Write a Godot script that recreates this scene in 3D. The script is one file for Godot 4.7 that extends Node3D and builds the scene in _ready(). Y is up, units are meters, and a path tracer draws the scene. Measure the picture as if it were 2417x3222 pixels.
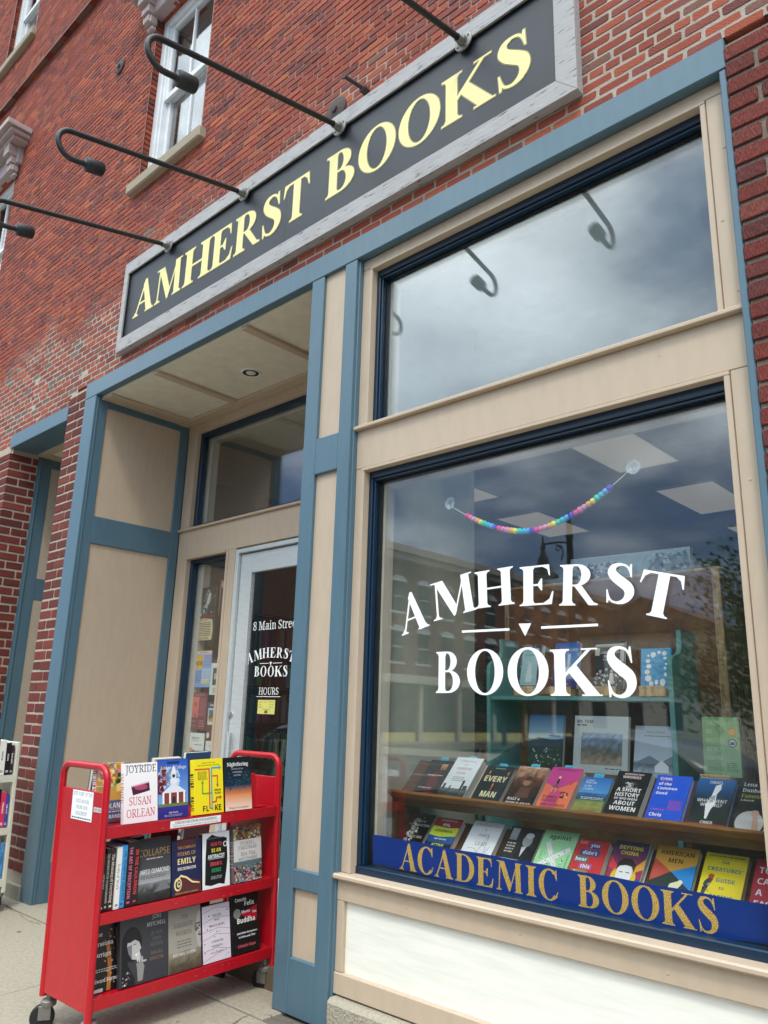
extends Node3D

var rng := RandomNumberGenerator.new()
var M := {}
var fonts := {}
var tex := {}
var names := {}
var cam: Camera3D

# ---------------------------------------------------------------- set-up of camera, sky, sun
func _ready() -> void:
	rng.seed = 8
	cam = Camera3D.new()
	cam.name = "camera"
	cam.position = Vector3(0, 1.3, 2.6)
	cam.rotation_degrees = Vector3(14.66, 43.362, 1.640)
	cam.fov = 66.6085
	cam.far = 800.0
	cam.near = 0.05
	add_child(cam)
	cam.current = true
	var env := Environment.new()
	env.background_mode = Environment.BG_SKY
	env.tonemap_mode = Environment.TONE_MAPPER_LINEAR
	env.tonemap_exposure = 1.12
	env.sdfgi_enabled = true
	env.ssao_enabled = true
	env.ssil_enabled = true
	var sky := Sky.new()
	var pan := PanoramaSkyMaterial.new()
	pan.panorama = sky_picture()
	pan.energy_multiplier = 1.0
	sky.sky_material = pan
	env.sky = sky
	var we := WorldEnvironment.new()
	we.name = "world_environment"
	we.environment = env
	add_child(we)
	var sun := DirectionalLight3D.new()
	sun.name = "sun"
	sun.light_energy = 0.5
	sun.light_color = Color(1.0, 0.97, 0.92)
	sun.light_angular_distance = 10.0
	sun.shadow_enabled = true
	sun.look_at_from_position(Vector3(3.5, 9, 5.0), Vector3.ZERO)
	add_child(sun)
	make_textures()
	make_materials()
	build_ground()
	build_brickwork()
	build_storefront()
	build_alcove()
	build_interior()
	build_upper_windows()
	build_sign()
	build_lamps()
	build_window_graphics()
	build_display()
	build_carts()
	build_posters()
	build_street()

func sky_picture() -> ImageTexture:
	# air and clouds only: a broken layer of cloud seen in perspective, blue air between, the same all round
	var w := 2048
	var h := 1024
	var n := FastNoiseLite.new()
	n.seed = 31
	n.noise_type = FastNoiseLite.TYPE_SIMPLEX_SMOOTH
	n.frequency = 1.15
	n.fractal_octaves = 6
	n.fractal_gain = 0.55
	var n2 := FastNoiseLite.new()
	n2.seed = 77
	n2.frequency = 2.0
	n2.fractal_octaves = 5
	var data := PackedFloat32Array()
	data.resize(w * h * 3)
	for y in h / 2 + 2:
		var el: float = PI / 2.0 - PI * (y + 0.5) / h
		var sy: float = maxf(sin(el), 0.0)
		var cy: float = cos(el)
		var air := Color(0.16, 0.31, 0.66).lerp(Color(0.36, 0.52, 0.76), pow(1.0 - sy, 3.5))
		var k: float = 1.0 / (sy + 0.12)
		var fade: float = smoothstep(0.0, 0.10, sy)
		for x in w:
			var a: float = TAU * (x + 0.5) / w
			var px: float = sin(a) * cy * k
			var pz: float = -cos(a) * cy * k
			var d: float = n.get_noise_3d(px * 0.85, pz * 0.85, 4.0)
			var cover: float = smoothstep(lerpf(-0.34, -0.62, smoothstep(0.36, 0.50, sy)), lerpf(0.34, 0.06, smoothstep(0.36, 0.50, sy)), d)
			var shade: float = 0.5 + 0.5 * n2.get_noise_3d(px * 0.8 + 9.0, pz * 0.8, 1.0) + 0.3 * d
			var c := Color(0.66, 0.78, 0.92).lerp(Color(3.0, 3.35, 3.5), clampf((shade - 0.5) * 1.3 + 0.16 + 0.84 * sy, 0.0, 1.15))
			c = air.lerp(c, cover * (0.30 + 0.70 * smoothstep(0.12, 0.6, sy)) * fade)
			var i: int = (y * w + x) * 3
			data[i] = c.r
			data[i + 1] = c.g
			data[i + 2] = c.b
	for y in range(h / 2 + 2, h):
		for x in w:
			var i: int = (y * w + x) * 3
			data[i] = 0.20
			data[i + 1] = 0.20
			data[i + 2] = 0.19
	var im := Image.create_from_data(w, h, false, Image.FORMAT_RGBF, data.to_byte_array())
	return ImageTexture.create_from_image(im)

# ---------------------------------------------------------------- textures and materials
func noise_tex(sd: int, freq: float, oct: int, size: int, a: float, b: float) -> NoiseTexture2D:
	var f := FastNoiseLite.new()
	f.seed = sd
	f.frequency = freq
	f.fractal_octaves = oct
	f.fractal_gain = 0.6
	var t := NoiseTexture2D.new()
	t.width = size
	t.height = size
	t.seamless = true
	t.noise = f
	var g := Gradient.new()
	g.set_color(0, Color(a, a, a))
	g.set_color(1, Color(b, b, b))
	t.color_ramp = g
	return t

func ramp_tex(sd: int, freq: float, oct: int, size: int, stops: Array) -> NoiseTexture2D:
	var t := noise_tex(sd, freq, oct, size, 0.0, 1.0)
	var g := Gradient.new()
	g.offsets = PackedFloat32Array(stops.map(func(s): return s[0]))
	g.colors = PackedColorArray(stops.map(func(s): return Color(s[1])))
	t.color_ramp = g
	return t

func make_textures() -> void:
	tex.grain = noise_tex(1, 0.06, 4, 512, 0.0, 1.0)
	tex.soft = noise_tex(2, 0.012, 5, 512, 0.93, 1.0)
	tex.brush = noise_tex(11, 0.014, 4, 512, 0.955, 1.0)
	tex.speck = ramp_tex(3, 0.09, 3, 512, [[0.0, "b0a8a4"], [0.30, "e0dad6"], [0.5, "ffffff"], [0.86, "ffffff"], [0.93, "ffe9dc"]])
	tex.concrete = ramp_tex(4, 0.02, 6, 1024, [[0.0, "c4bfb6"], [0.3, "dcd8d0"], [0.6, "e6e3dc"], [1.0, "f8f5ef"]])
	tex.peel = ramp_tex(5, 0.015, 5, 512, [[0.0, "6a6664"], [0.20, "8f8b8a"], [0.235, "e6e4e4"], [0.7, "f4f3f3"], [1.0, "ffffff"]])
	tex.wood = ramp_tex(6, 0.01, 5, 512, [[0.0, "8a6a42"], [0.4, "c9a06a"], [0.6, "d8b27c"], [1.0, "efcf9c"]])
	tex.gold = ramp_tex(7, 0.035, 4, 512, [[0.0, "4a3716"], [0.44, "8a6c34"], [0.50, "c9ae6c"], [0.7, "e6d49c"], [1.0, "f3e7bd"]])
	tex.leaf = ramp_tex(8, 0.03, 4, 512, [[0.0, "efd890"], [0.2, "fdf6d0"], [1.0, "ffffee"]])
	tex.asphalt = ramp_tex(9, 0.08, 4, 512, [[0.0, "a0a0a0"], [1.0, "ffffff"]])

func pm(key: String, col: String, rough := 0.55, bump := 0.0, bt := "grain", at := "soft", sc := Vector3(1.1, 1.1, 1.1), extra := {}) -> StandardMaterial3D:
	var m := StandardMaterial3D.new()
	m.resource_name = key
	m.albedo_color = Color(col)
	m.roughness = rough
	m.uv1_triplanar = true
	m.uv1_world_triplanar = true
	m.uv1_scale = sc
	if at:
		m.albedo_texture = tex[at]
	if bump > 0.0:
		m.heightmap_enabled = true
		m.heightmap_texture = tex[bt]
		m.heightmap_scale = bump
	for k in extra:
		m.set(k, extra[k])
	M[key] = m
	return m

func make_materials() -> void:
	for f in [["s", "Droid Serif", 400], ["S", "Droid Serif", 700], ["a", "Droid Sans", 400], ["A", "Droid Sans", 700], ["m", "Droid Sans Mono", 400]]:
		var sf := SystemFont.new()
		sf.font_names = PackedStringArray([f[1]])
		sf.font_weight = f[2]
		fonts[f[0]] = sf
	pm("blue", "53707f", 0.36, 0.015, "grain", "brush", Vector3(2.2, 0.35, 2.2))
	pm("tan", "c2ae97", 0.5, 0.01, "grain", "brush", Vector3(2.0, 0.5, 2.0))
	pm("cream_panel", "eae2cd", 0.5, 0.02)
	pm("white_panel", "f3f1e6", 0.45, 0.01, "grain", "soft", Vector3(0.4, 4, 4))
	pm("navy", "0b2a42", 0.32, 0.02)
	pm("gasket", "15171a", 0.4)
	pm("black_board", "2b2d33", 0.5, 0.03, "grain", "soft", Vector3(0.7, 3, 3))
	pm("sign_frame", "b6b4b3", 0.65, 0.2, "peel", "peel", Vector3(0.7, 6, 5))
	pm("mortar_dull", "8a6a5e", 0.95, 0.3, "grain", "soft", Vector3(4, 4, 4))
	pm("mortar", "ffffff", 0.95, 0.35, "grain", "soft", Vector3(5, 5, 5), {"vertex_color_use_as_albedo": true})
	pm("pier_mortar", "c4b5a2", 0.95, 0.4, "grain", "soft", Vector3(5, 5, 5))
	var bl := ["974634", "a24c38", "8d4433", "ab553c", "89433a", "784039", "b4603f", "8f4c41", "84594c", "75665e"]
	for i in bl.size():
		pm("brick%d" % i, bl[i], 0.86, 0.4, "grain", "speck", Vector3(4, 4, 4))
	var rl := ["86392f", "914036", "7d362f", "783a36", "8c453a"]
	for i in rl.size():
		pm("rug%d" % i, rl[i], 0.9, 1.1, "grain", "speck", Vector3(7, 0.8, 7))
	pm("bricks_far", "ffffff", 0.86, 0.4, "grain", "speck", Vector3(4, 4, 4), {"vertex_color_use_as_albedo": true})
	pm("rug_far", "ffffff", 0.9, 1.1, "grain", "speck", Vector3(7, 0.8, 7), {"vertex_color_use_as_albedo": true})
	pm("stone", "b7ab98", 0.85, 0.3, "grain", "concrete", Vector3(3, 3, 3))
	pm("concrete", "b0a99c", 0.88, 0.10, "grain", "concrete", Vector3(1.7, 1.7, 1.7))
	pm("plinth", "b9b2a4", 0.9, 0.5, "grain", "concrete", Vector3(2, 2, 2))
	pm("joint", "6f685d", 0.95)
	pm("asphalt", "5d5d5e", 0.9, 0.3, "grain", "asphalt", Vector3(1.5, 1.5, 1.5))
	pm("road_paint", "e4e2da", 0.7)
	pm("white_wood", "e9ecee", 0.45, 0.04)
	pm("pink_trim", "b3a19e", 0.6, 0.1)
	pm("iron", "2a2a2c", 0.5, 0.05)
	pm("rusty_iron", "4d3f3a", 0.75, 0.2)
	pm("zinc", "8d8a84", 0.45, 0.1, "grain", "soft", Vector3(8, 8, 8), {"metallic": 0.6})
	pm("aluminium", "d6dbdb", 0.38, 0.0, "grain", "soft", Vector3(1, 6, 1), {"metallic": 0.25})
	pm("chrome", "d0d0d0", 0.2, 0.0, "grain", "", Vector3.ONE, {"metallic": 1.0})
	pm("red_enamel", "bf1223", 0.3, 0.03, "grain", "soft", Vector3(2, 2, 2))
	pm("putty_enamel", "d9d5c3", 0.4, 0.03)
	pm("rubber", "1c1c1d", 0.6)
	pm("wire", "1a1a1a", 0.5)
	pm("soffit", "e4decb", 0.6, 0.02)
	pm("ceiling", "e6e6e0", 0.8)
	pm("display_wall", "b9c0b0", 0.7)
	pm("room_wall", "8b8478", 0.8)
	pm("room_floor", "6a5a48", 0.7)
	pm("teal", "66a5a2", 0.45, 0.02)
	pm("oak", "ffffff", 0.5, 0.05, "grain", "wood", Vector3(6, 1.2, 6))
	pm("lip_wood", "9c8050", 0.45, 0.05, "grain", "wood", Vector3(1.2, 14, 14))
	pm("dark_wood", "6e5a44", 0.55, 0.05, "grain", "wood", Vector3(1.5, 9, 9))
	pm("brown_board", "a37f52", 0.6, 0.05, "grain", "wood", Vector3(1, 1, 1))
	pm("page", "e4dfd0", 0.85, 0.03, "grain", "soft", Vector3(20, 3, 60))
	pm("letter_white", "f6f8f6", 0.5, 0.0, "grain", "")
	pm("letter_leaf", "fbf2b4", 0.42, 0.03, "grain", "leaf", Vector3(5, 5, 5))
	pm("letter_edge", "a39a72", 0.5, 0.0, "grain", "")
	pm("band_blue", "0a2f74", 0.3, 0.0, "grain", "soft", Vector3(2, 2, 2))
	pm("band_gold", "f6e8bc", 0.35, 0.0, "grain", "gold", Vector3(16, 16, 16), {"metallic": 0.1})
	pm("curtain", "84898e", 0.9, 0.1)
	pm("cyan_card", "4fc0dc", 0.6, 0.0, "grain", "")
	pm("navy_glass", "20262c", 0.12, 0.0, "grain", "")
	pm("right_mortar", "93867a", 0.95, 0.4, "grain", "soft", Vector3(5, 5, 5))
	pm("clear_plastic", "d8e2e6", 0.2, 0.0, "grain", "")
	var p := StandardMaterial3D.new()
	p.resource_name = "print"
	p.vertex_color_use_as_albedo = true
	p.roughness = 0.38
	M.print = p
	var pw := p.duplicate()
	pw.roughness = 0.65
	M.paper = pw
	var g := StandardMaterial3D.new()
	g.resource_name = "glass"
	g.transparency = BaseMaterial3D.TRANSPARENCY_ALPHA
	g.albedo_color = Color(0.55, 0.72, 0.66, 0.004)
	g.roughness = 0.0
	g.metallic_specular = 0.5
	M.glass = g
	var lowe := g.duplicate()
	lowe.resource_name = "coated_glass"
	lowe.albedo_color = Color(0.84, 0.95, 1.0, 0.004)
	lowe.metallic = 0.07
	M.coated_glass = lowe
	var cu := g.duplicate()
	cu.resource_name = "clear_plastic"
	cu.albedo_color = Color(0.85, 0.92, 0.95, 0.3)
	cu.roughness = 0.12
	M.cup = cu
	var e := StandardMaterial3D.new()
	e.resource_name = "lamp_diffuser"
	e.albedo_color = Color("e8e6da")
	e.emission_enabled = true
	e.emission = Color("fff4d8")
	e.emission_energy_multiplier = 0.16
	M.diffuser = e

# ---------------------------------------------------------------- mesh helpers
func begin() -> SurfaceTool:
	var st := SurfaceTool.new()
	st.begin(Mesh.PRIMITIVE_TRIANGLES)
	st.set_smooth_group(-1)
	return st

func tri(st: SurfaceTool, a: Vector3, b: Vector3, c: Vector3, out: Vector3) -> void:
	if (b - a).cross(c - a).dot(out) > 0.0:
		st.add_vertex(a); st.add_vertex(c); st.add_vertex(b)
	else:
		st.add_vertex(a); st.add_vertex(b); st.add_vertex(c)

func quad(st: SurfaceTool, a: Vector3, b: Vector3, c: Vector3, d: Vector3, out: Vector3) -> void:
	tri(st, a, b, c, out)
	tri(st, a, c, d, out)

func bx(st: SurfaceTool, x0: float, x1: float, y0: float, y1: float, z0: float, z1: float, b := 0.003, T := Transform3D()) -> void:
	var c := Vector3(x0 + x1, y0 + y1, z0 + z1) * 0.5
	var h := Vector3(absf(x1 - x0), absf(y1 - y0), absf(z1 - z0)) * 0.5
	b = minf(b, minf(h.x, minf(h.y, h.z)) * 0.6)
	var v := func(s: Vector3, ax: int) -> Vector3:
		var q := Vector3(h.x - b, h.y - b, h.z - b)
		q[ax] = h[ax]
		return T * (c + q * s)
	var tc := T * c
	for ax in 3:
		var u := (ax + 1) % 3
		var w := (ax + 2) % 3
		for sg in [-1.0, 1.0]:
			var p := []
			for k in [[-1.0, -1.0], [1.0, -1.0], [1.0, 1.0], [-1.0, 1.0]]:
				var s := Vector3.ONE
				s[ax] = sg; s[u] = k[0]; s[w] = k[1]
				p.append(v.call(s, ax))
			quad(st, p[0], p[1], p[2], p[3], (p[0] + p[2]) * 0.5 - tc)
	if b <= 0.0:
		return
	for ax in 3:
		var u := (ax + 1) % 3
		var w := (ax + 2) % 3
		for k in [[-1.0, -1.0], [1.0, -1.0], [1.0, 1.0], [-1.0, 1.0]]:
			var s := Vector3.ONE
			s[u] = k[0]; s[w] = k[1]
			s[ax] = -1.0
			var a1 = v.call(s, u)
			var a2 = v.call(s, w)
			s[ax] = 1.0
			var b1 = v.call(s, u)
			var b2 = v.call(s, w)
			quad(st, a1, b1, b2, a2, (a1 + b2) * 0.5 - tc)
	for sx in [-1.0, 1.0]:
		for sy in [-1.0, 1.0]:
			for sz in [-1.0, 1.0]:
				var s := Vector3(sx, sy, sz)
				var p0 = v.call(s, 0)
				tri(st, p0, v.call(s, 1), v.call(s, 2), p0 - tc)

func tube(st: SurfaceTool, pts: Array, r: float, n := 10, caps := true) -> void:
	var rings := []
	var up := Vector3.UP
	for i in pts.size():
		var d: Vector3 = (pts[mini(i + 1, pts.size() - 1)] - pts[maxi(i - 1, 0)]).normalized()
		if absf(d.dot(up)) > 0.95:
			up = Vector3.RIGHT if absf(d.x) < 0.9 else Vector3.BACK
		var s := d.cross(up).normalized()
		up = s.cross(d).normalized()
		var ring := []
		for k in n:
			var a := TAU * k / n
			ring.append(pts[i] + (s * cos(a) + up * sin(a)) * r)
		rings.append(ring)
	for i in pts.size() - 1:
		for k in n:
			var j := (k + 1) % n
			var mid: Vector3 = (pts[i] + pts[i + 1]) * 0.5
			var q: Vector3 = (rings[i][k] + rings[i + 1][j]) * 0.5
			st.set_smooth_group(1)
			quad(st, rings[i][k], rings[i][j], rings[i + 1][j], rings[i + 1][k], q - mid)
	st.set_smooth_group(-1)
	if caps:
		for e in [0, pts.size() - 1]:
			var o: Vector3 = pts[e] - pts[1 if e == 0 else pts.size() - 2]
			for k in n:
				tri(st, pts[e], rings[e][k], rings[e][(k + 1) % n], o)

func lathe(st: SurfaceTool, prof: Array, n: int, T := Transform3D()) -> void:
	var grp := 1
	# prof: Vector2(radius, height) from bottom to top, round the y axis
	for i in prof.size() - 1:
		if i > 0 and absf(angle_difference((prof[i] - prof[i - 1]).angle(), (prof[i + 1] - prof[i]).angle())) > 0.6:
			grp += 1
		for k in n:
			var a0 := TAU * k / n
			var a1 := TAU * (k + 1) / n
			var p := func(q: Vector2, a: float) -> Vector3: return T * Vector3(q.x * cos(a), q.y, q.x * sin(a))
			var A = p.call(prof[i], a0)
			var B = p.call(prof[i], a1)
			var C = p.call(prof[i + 1], a1)
			var D = p.call(prof[i + 1], a0)
			var am := (a0 + a1) * 0.5
			var dv: Vector2 = prof[i + 1] - prof[i]
			var out: Vector3 = T.basis * Vector3(cos(am) * dv.y, -dv.x, sin(am) * dv.y)
			st.set_smooth_group(grp)
			if prof[i].x > 1e-5:
				tri(st, A, B, C, out)
			if prof[i + 1].x > 1e-5:
				tri(st, A, C, D, out)
	st.set_smooth_group(-1)

func prism(st: SurfaceTool, poly: PackedVector2Array, z0: float, z1: float, T := Transform3D()) -> void:
	var ids := Geometry2D.triangulate_polygon(poly)
	for i in range(0, ids.size(), 3):
		for z in [z0, z1]:
			var o: Vector3 = T.basis * Vector3(0, 0, z - (z0 + z1) * 0.5)
			tri(st, T * Vector3(poly[ids[i]].x, poly[ids[i]].y, z), T * Vector3(poly[ids[i + 1]].x, poly[ids[i + 1]].y, z), T * Vector3(poly[ids[i + 2]].x, poly[ids[i + 2]].y, z), o)
	var cw := Geometry2D.is_polygon_clockwise(poly)
	for i in poly.size():
		var a := poly[i]
		var b := poly[(i + 1) % poly.size()]
		var nrm := Vector2(b.y - a.y, a.x - b.x) * (-1.0 if cw else 1.0)
		quad(st, T * Vector3(a.x, a.y, z0), T * Vector3(b.x, b.y, z0), T * Vector3(b.x, b.y, z1), T * Vector3(a.x, a.y, z1), T.basis * Vector3(nrm.x, nrm.y, 0))

func done(st: SurfaceTool) -> ArrayMesh:
	st.generate_normals()
	return st.commit()

func put(called: String, mesh: Mesh, m: Material, parent: Node = null, T := Transform3D()) -> MeshInstance3D:
	var o := MeshInstance3D.new()
	o.mesh = mesh
	o.material_override = m
	o.transform = T
	name_and_add(o, called, parent)
	return o

func name_and_add(o: Node3D, called: String, parent: Node) -> void:
	var par: Node = parent if parent else self
	var key := "%d/%s" % [par.get_instance_id(), called]
	var k: int = names.get(key, 0)
	names[key] = k + 1
	o.name = called if k == 0 else "%s_%03d" % [called, k]
	par.add_child(o, true)

func thing(called: String, label: String, category: String, T := Transform3D(), group := "") -> Node3D:
	var o := Node3D.new()
	o.transform = T
	name_and_add(o, called, null)
	tag(o, label, category, group)
	return o

func sub(called: String, parent: Node, T := Transform3D()) -> Node3D:
	var o := Node3D.new()
	o.transform = T
	name_and_add(o, called, parent)
	return o

func tag(o: Node, label: String, category: String, group := "") -> void:
	o.set_meta("label", label)
	o.set_meta("category", category)
	if group:
		o.set_meta("group", group)

func boxes(called: String, m: String, parent: Node, list: Array, b := 0.003) -> MeshInstance3D:
	var st := begin()
	for q in list:
		bx(st, q[0], q[1], q[2], q[3], q[4], q[5], b)
	return put(called, done(st), M[m], parent)

func at(p: Vector3, turn := 0.0) -> Transform3D:
	return Transform3D(Basis(Vector3.UP, turn), p)

# ---------------------------------------------------------------- flat print (covers, posters, notices) and lettering
class Art:
	var v := PackedVector3Array()
	var c := PackedColorArray()
	var w := 1.0
	var h := 1.0
	var z := 0.0003
	var dz := 0.00006
	var fonts := {}
	var rng := RandomNumberGenerator.new()

	func lin(col) -> Color:
		return (col if col is Color else Color(col)).srgb_to_linear()

	func t3(a: Vector2, b: Vector2, d: Vector2, ca: Color, cb: Color, cd: Color) -> void:
		# front faces run clockwise seen from +z
		if (b - a).cross(d - a) > 0.0:
			var t := b; b = d; d = t
			var tc := cb; cb = cd; cd = tc
		for q in [[a, ca], [b, cb], [d, cd]]:
			var p: Vector2 = q[0].clamp(Vector2.ZERO, Vector2.ONE)
			v.append(Vector3((p.x - 0.5) * w, p.y * h, z))
			c.append(q[1])

	func poly(pts: PackedVector2Array, col) -> void:
		var k := lin(col)
		var ids := Geometry2D.triangulate_polygon(pts)
		for i in range(0, ids.size(), 3):
			t3(pts[ids[i]], pts[ids[i + 1]], pts[ids[i + 2]], k, k, k)
		z += dz

	func rect(x0: float, y0: float, x1: float, y1: float, top, bottom) -> void:
		var a := lin(top)
		var b := lin(bottom)
		t3(Vector2(x0, y0), Vector2(x1, y0), Vector2(x1, y1), b, b, a)
		t3(Vector2(x0, y0), Vector2(x1, y1), Vector2(x0, y1), b, a, a)
		z += dz

	func ell(cx: float, cy: float, rx: float, ry: float, col) -> void:
		var p := PackedVector2Array()
		for i in 20:
			p.append(Vector2(cx + rx * cos(TAU * i / 20.0), cy + ry * sin(TAU * i / 20.0)))
		poly(p, col)

	func line(x0: float, y0: float, x1: float, y1: float, wd: float, col) -> void:
		var a := Vector2(x0 * w, y0 * h)
		var b := Vector2(x1 * w, y1 * h)
		var n := (b - a).normalized().orthogonal() * wd * w * 0.5
		var s := Vector2(1.0 / w, 1.0 / h)
		poly(PackedVector2Array([(a + n) * s, (b + n) * s, (b - n) * s, (a - n) * s]), col)

	func patch(x0: float, y0: float, x1: float, y1: float, nx: int, ny: int, cols: Array) -> void:
		# a mottled picture: cells blended between random tones, lowest tones first in cols from the top down
		var g := []
		for j in ny + 1:
			var row := []
			for i in nx + 1:
				var f := clampf(1.0 - float(j) / ny + rng.randf_range(-0.16, 0.16), 0.0, 0.999) * (cols.size() - 1)
				var k := int(f)
				row.append(lin(cols[k]).lerp(lin(cols[mini(k + 1, cols.size() - 1)]), f - k) * rng.randf_range(0.75, 1.2))
			g.append(row)
		for j in ny:
			for i in nx:
				var a := Vector2(lerpf(x0, x1, float(i) / nx), lerpf(y0, y1, float(j) / ny))
				var b := Vector2(lerpf(x0, x1, float(i + 1) / nx), lerpf(y0, y1, float(j + 1) / ny))
				t3(a, Vector2(b.x, a.y), b, g[j][i], g[j][i + 1], g[j + 1][i + 1])
				t3(a, b, Vector2(a.x, b.y), g[j][i], g[j + 1][i + 1], g[j + 1][i])
		z += dz

	func dots(x0: float, y0: float, x1: float, y1: float, n: int, r: float, cols: Array) -> void:
		for i in n:
			var k := lin(cols[rng.randi() % cols.size()])
			var q := Vector2(rng.randf_range(x0, x1), rng.randf_range(y0, y1))
			var rr := r * rng.randf_range(0.5, 1.2)
			var s := Vector2(rr, rr * w / h)
			t3(q + Vector2(-1, -0.6) * s, q + Vector2(1, -0.8) * s, q + Vector2(0.2, 1) * s, k, k, k)
			t3(q + Vector2(-1, -0.6) * s, q + Vector2(0.2, 1) * s, q + Vector2(-0.9, 0.7) * s, k, k, k)
		z += dz

	func text(s: String, cx: float, cy: float, th: float, col, f := "A", most := 0.9, turn := 0.0, mode := 0) -> void:
		# th: height of a capital as a share of the height; mode -1 starts at cx, 1 ends there
		var tm := TextMesh.new()
		tm.font = fonts[f]
		tm.text = s
		tm.depth = 0.0
		tm.font_size = 32
		tm.pixel_size = 0.01
		tm.curve_step = 3.0
		var arr := tm.get_mesh_arrays()
		if arr.is_empty() or arr[0] == null or arr[0].size() == 0:
			return
		var vs: PackedVector3Array = arr[0]
		var ix = arr[Mesh.ARRAY_INDEX]
		var lo := Vector2(1e9, 1e9)
		var hi := Vector2(-1e9, -1e9)
		for p in vs:
			lo = lo.min(Vector2(p.x, p.y))
			hi = hi.max(Vector2(p.x, p.y))
		var cap := 0.23
		var k := th * h / cap
		var wide := (hi.x - lo.x) * k
		var room := most * (h if absf(turn) > 1.0 else w)
		var kx := k * minf(1.0, room / maxf(wide, 1e-6))
		var ox := (lo.x + hi.x) * 0.5
		if mode < 0:
			ox = lo.x
		elif mode > 0:
			ox = hi.x
		var base := lo.y if not ("g" in s or "y" in s or "p" in s or "Q" in s or "j" in s or "," in s) else hi.y - 0.235
		var oy := base + cap * 0.5
		var lc := lin(col)
		var n: int = ix.size() if ix != null and ix.size() else vs.size()
		for i in range(0, n, 3):
			var q := []
			for j in 3:
				var p: Vector3 = vs[ix[i + j] if ix != null and ix.size() else i + j]
				var u := Vector2((p.x - ox) * kx, (p.y - oy) * k).rotated(turn)
				q.append(Vector2(cx + u.x / w, cy + u.y / h))
			t3(q[0], q[1], q[2], lc, lc, lc)
		z += dz

	func lines(x0: float, y0: float, x1: float, y1: float, n: int, col, th := 0.35) -> void:
		# small print that cannot be read from here: broken strokes of word length
		for i in n:
			var y := lerpf(y1, y0, (i + 0.5) / n)
			var hh := (y1 - y0) / n * th * 0.5
			var x := x0
			var k := lin(col)
			while x < x1 - 0.02:
				var e := minf(x1, x + rng.randf_range(0.03, 0.12))
				t3(Vector2(x, y - hh), Vector2(e, y - hh), Vector2(e, y + hh), k, k, k)
				t3(Vector2(x, y - hh), Vector2(e, y + hh), Vector2(x, y + hh), k, k, k)
				x = e + 0.02
		z += dz

	func run(ops: Array) -> void:
		for o in ops:
			match o[0]:
				"r": rect(o[1], o[2], o[3], o[4], o[5], o[6] if o.size() > 6 else o[5])
				"e": ell(o[1], o[2], o[3], o[4], o[5])
				"l": line(o[1], o[2], o[3], o[4], o[5], o[6])
				"p":
					var pp := PackedVector2Array()
					for i in range(0, o[1].size(), 2):
						pp.append(Vector2(o[1][i], o[1][i + 1]))
					poly(pp, o[2])
				"n": patch(o[1], o[2], o[3], o[4], o[5], o[6], o[7])
				"d": dots(o[1], o[2], o[3], o[4], o[5], o[6], o[7])
				"t": text(o[1], o[2], o[3], o[4], o[5], o[6] if o.size() > 6 else "A", o[7] if o.size() > 7 else 0.9)
				"L": text(o[1], o[2], o[3], o[4], o[5], o[6], o[7], 0.0, -1)
				"v": text(o[1], o[2], o[3], o[4], o[5], o[6], o[7], -PI / 2)
				"x": lines(o[1], o[2], o[3], o[4], o[5], o[6], o[7] if o.size() > 7 else 0.35)

	func mesh() -> ArrayMesh:
		var a := []
		a.resize(Mesh.ARRAY_MAX)
		a[Mesh.ARRAY_VERTEX] = v
		a[Mesh.ARRAY_COLOR] = c
		var nn := PackedVector3Array()
		nn.resize(v.size())
		nn.fill(Vector3(0, 0, 1))
		a[Mesh.ARRAY_NORMAL] = nn
		var m := ArrayMesh.new()
		m.add_surface_from_arrays(Mesh.PRIMITIVE_TRIANGLES, a)
		return m

func art(w: float, h: float, ops: Array, sd := 1) -> ArrayMesh:
	var a := Art.new()
	a.w = w
	a.h = h
	a.fonts = fonts
	a.rng.seed = sd
	a.run(ops)
	return a.mesh()

# Roman capitals with strong contrast, capital height 1; every stroke is a list of simple polygons
func V2(list: Array) -> PackedVector2Array:
	var p := PackedVector2Array()
	for i in range(0, list.size(), 2):
		p.append(Vector2(list[i], list[i + 1]))
	return p

func serif(x0: float, x1: float, top: bool, s := 0.085) -> PackedVector2Array:
	var p := V2([x0 - s, 0, x1 + s, 0, x1 + s, 0.032, x1 + 0.03, 0.05, x1, 0.11, x0, 0.11, x0 - 0.03, 0.05, x0 - s, 0.032])
	if top:
		for i in p.size():
			p[i].y = 1.0 - p[i].y
	return p

func rc(x0: float, y0: float, x1: float, y1: float) -> PackedVector2Array:
	return V2([x0, y0, x1, y0, x1, y1, x0, y1])

func diag(x0: float, y0: float, x1: float, y1: float, w: float) -> PackedVector2Array:
	return V2([x0, y0, x0 + w, y0, x1 + w, y1, x1, y1])

func arc(cx: float, cy: float, rx: float, ry: float, tx: float, ty: float, a0: float, a1: float) -> Array:
	var n := maxi(6, int(absf(a1 - a0) / 12.0))
	var out := []
	for i in n:
		var p := PackedVector2Array()
		for k in [[i, 1], [i + 1, 1], [i + 1, 0], [i, 0]]:
			var a := deg_to_rad(lerpf(a0, a1, float(k[0]) / n))
			var f: float = k[1]
			p.append(Vector2(cx + (rx - (1.0 - f) * tx) * cos(a), cy + (ry - (1.0 - f) * ty) * sin(a)))
		out.append(p)
	return out

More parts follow.
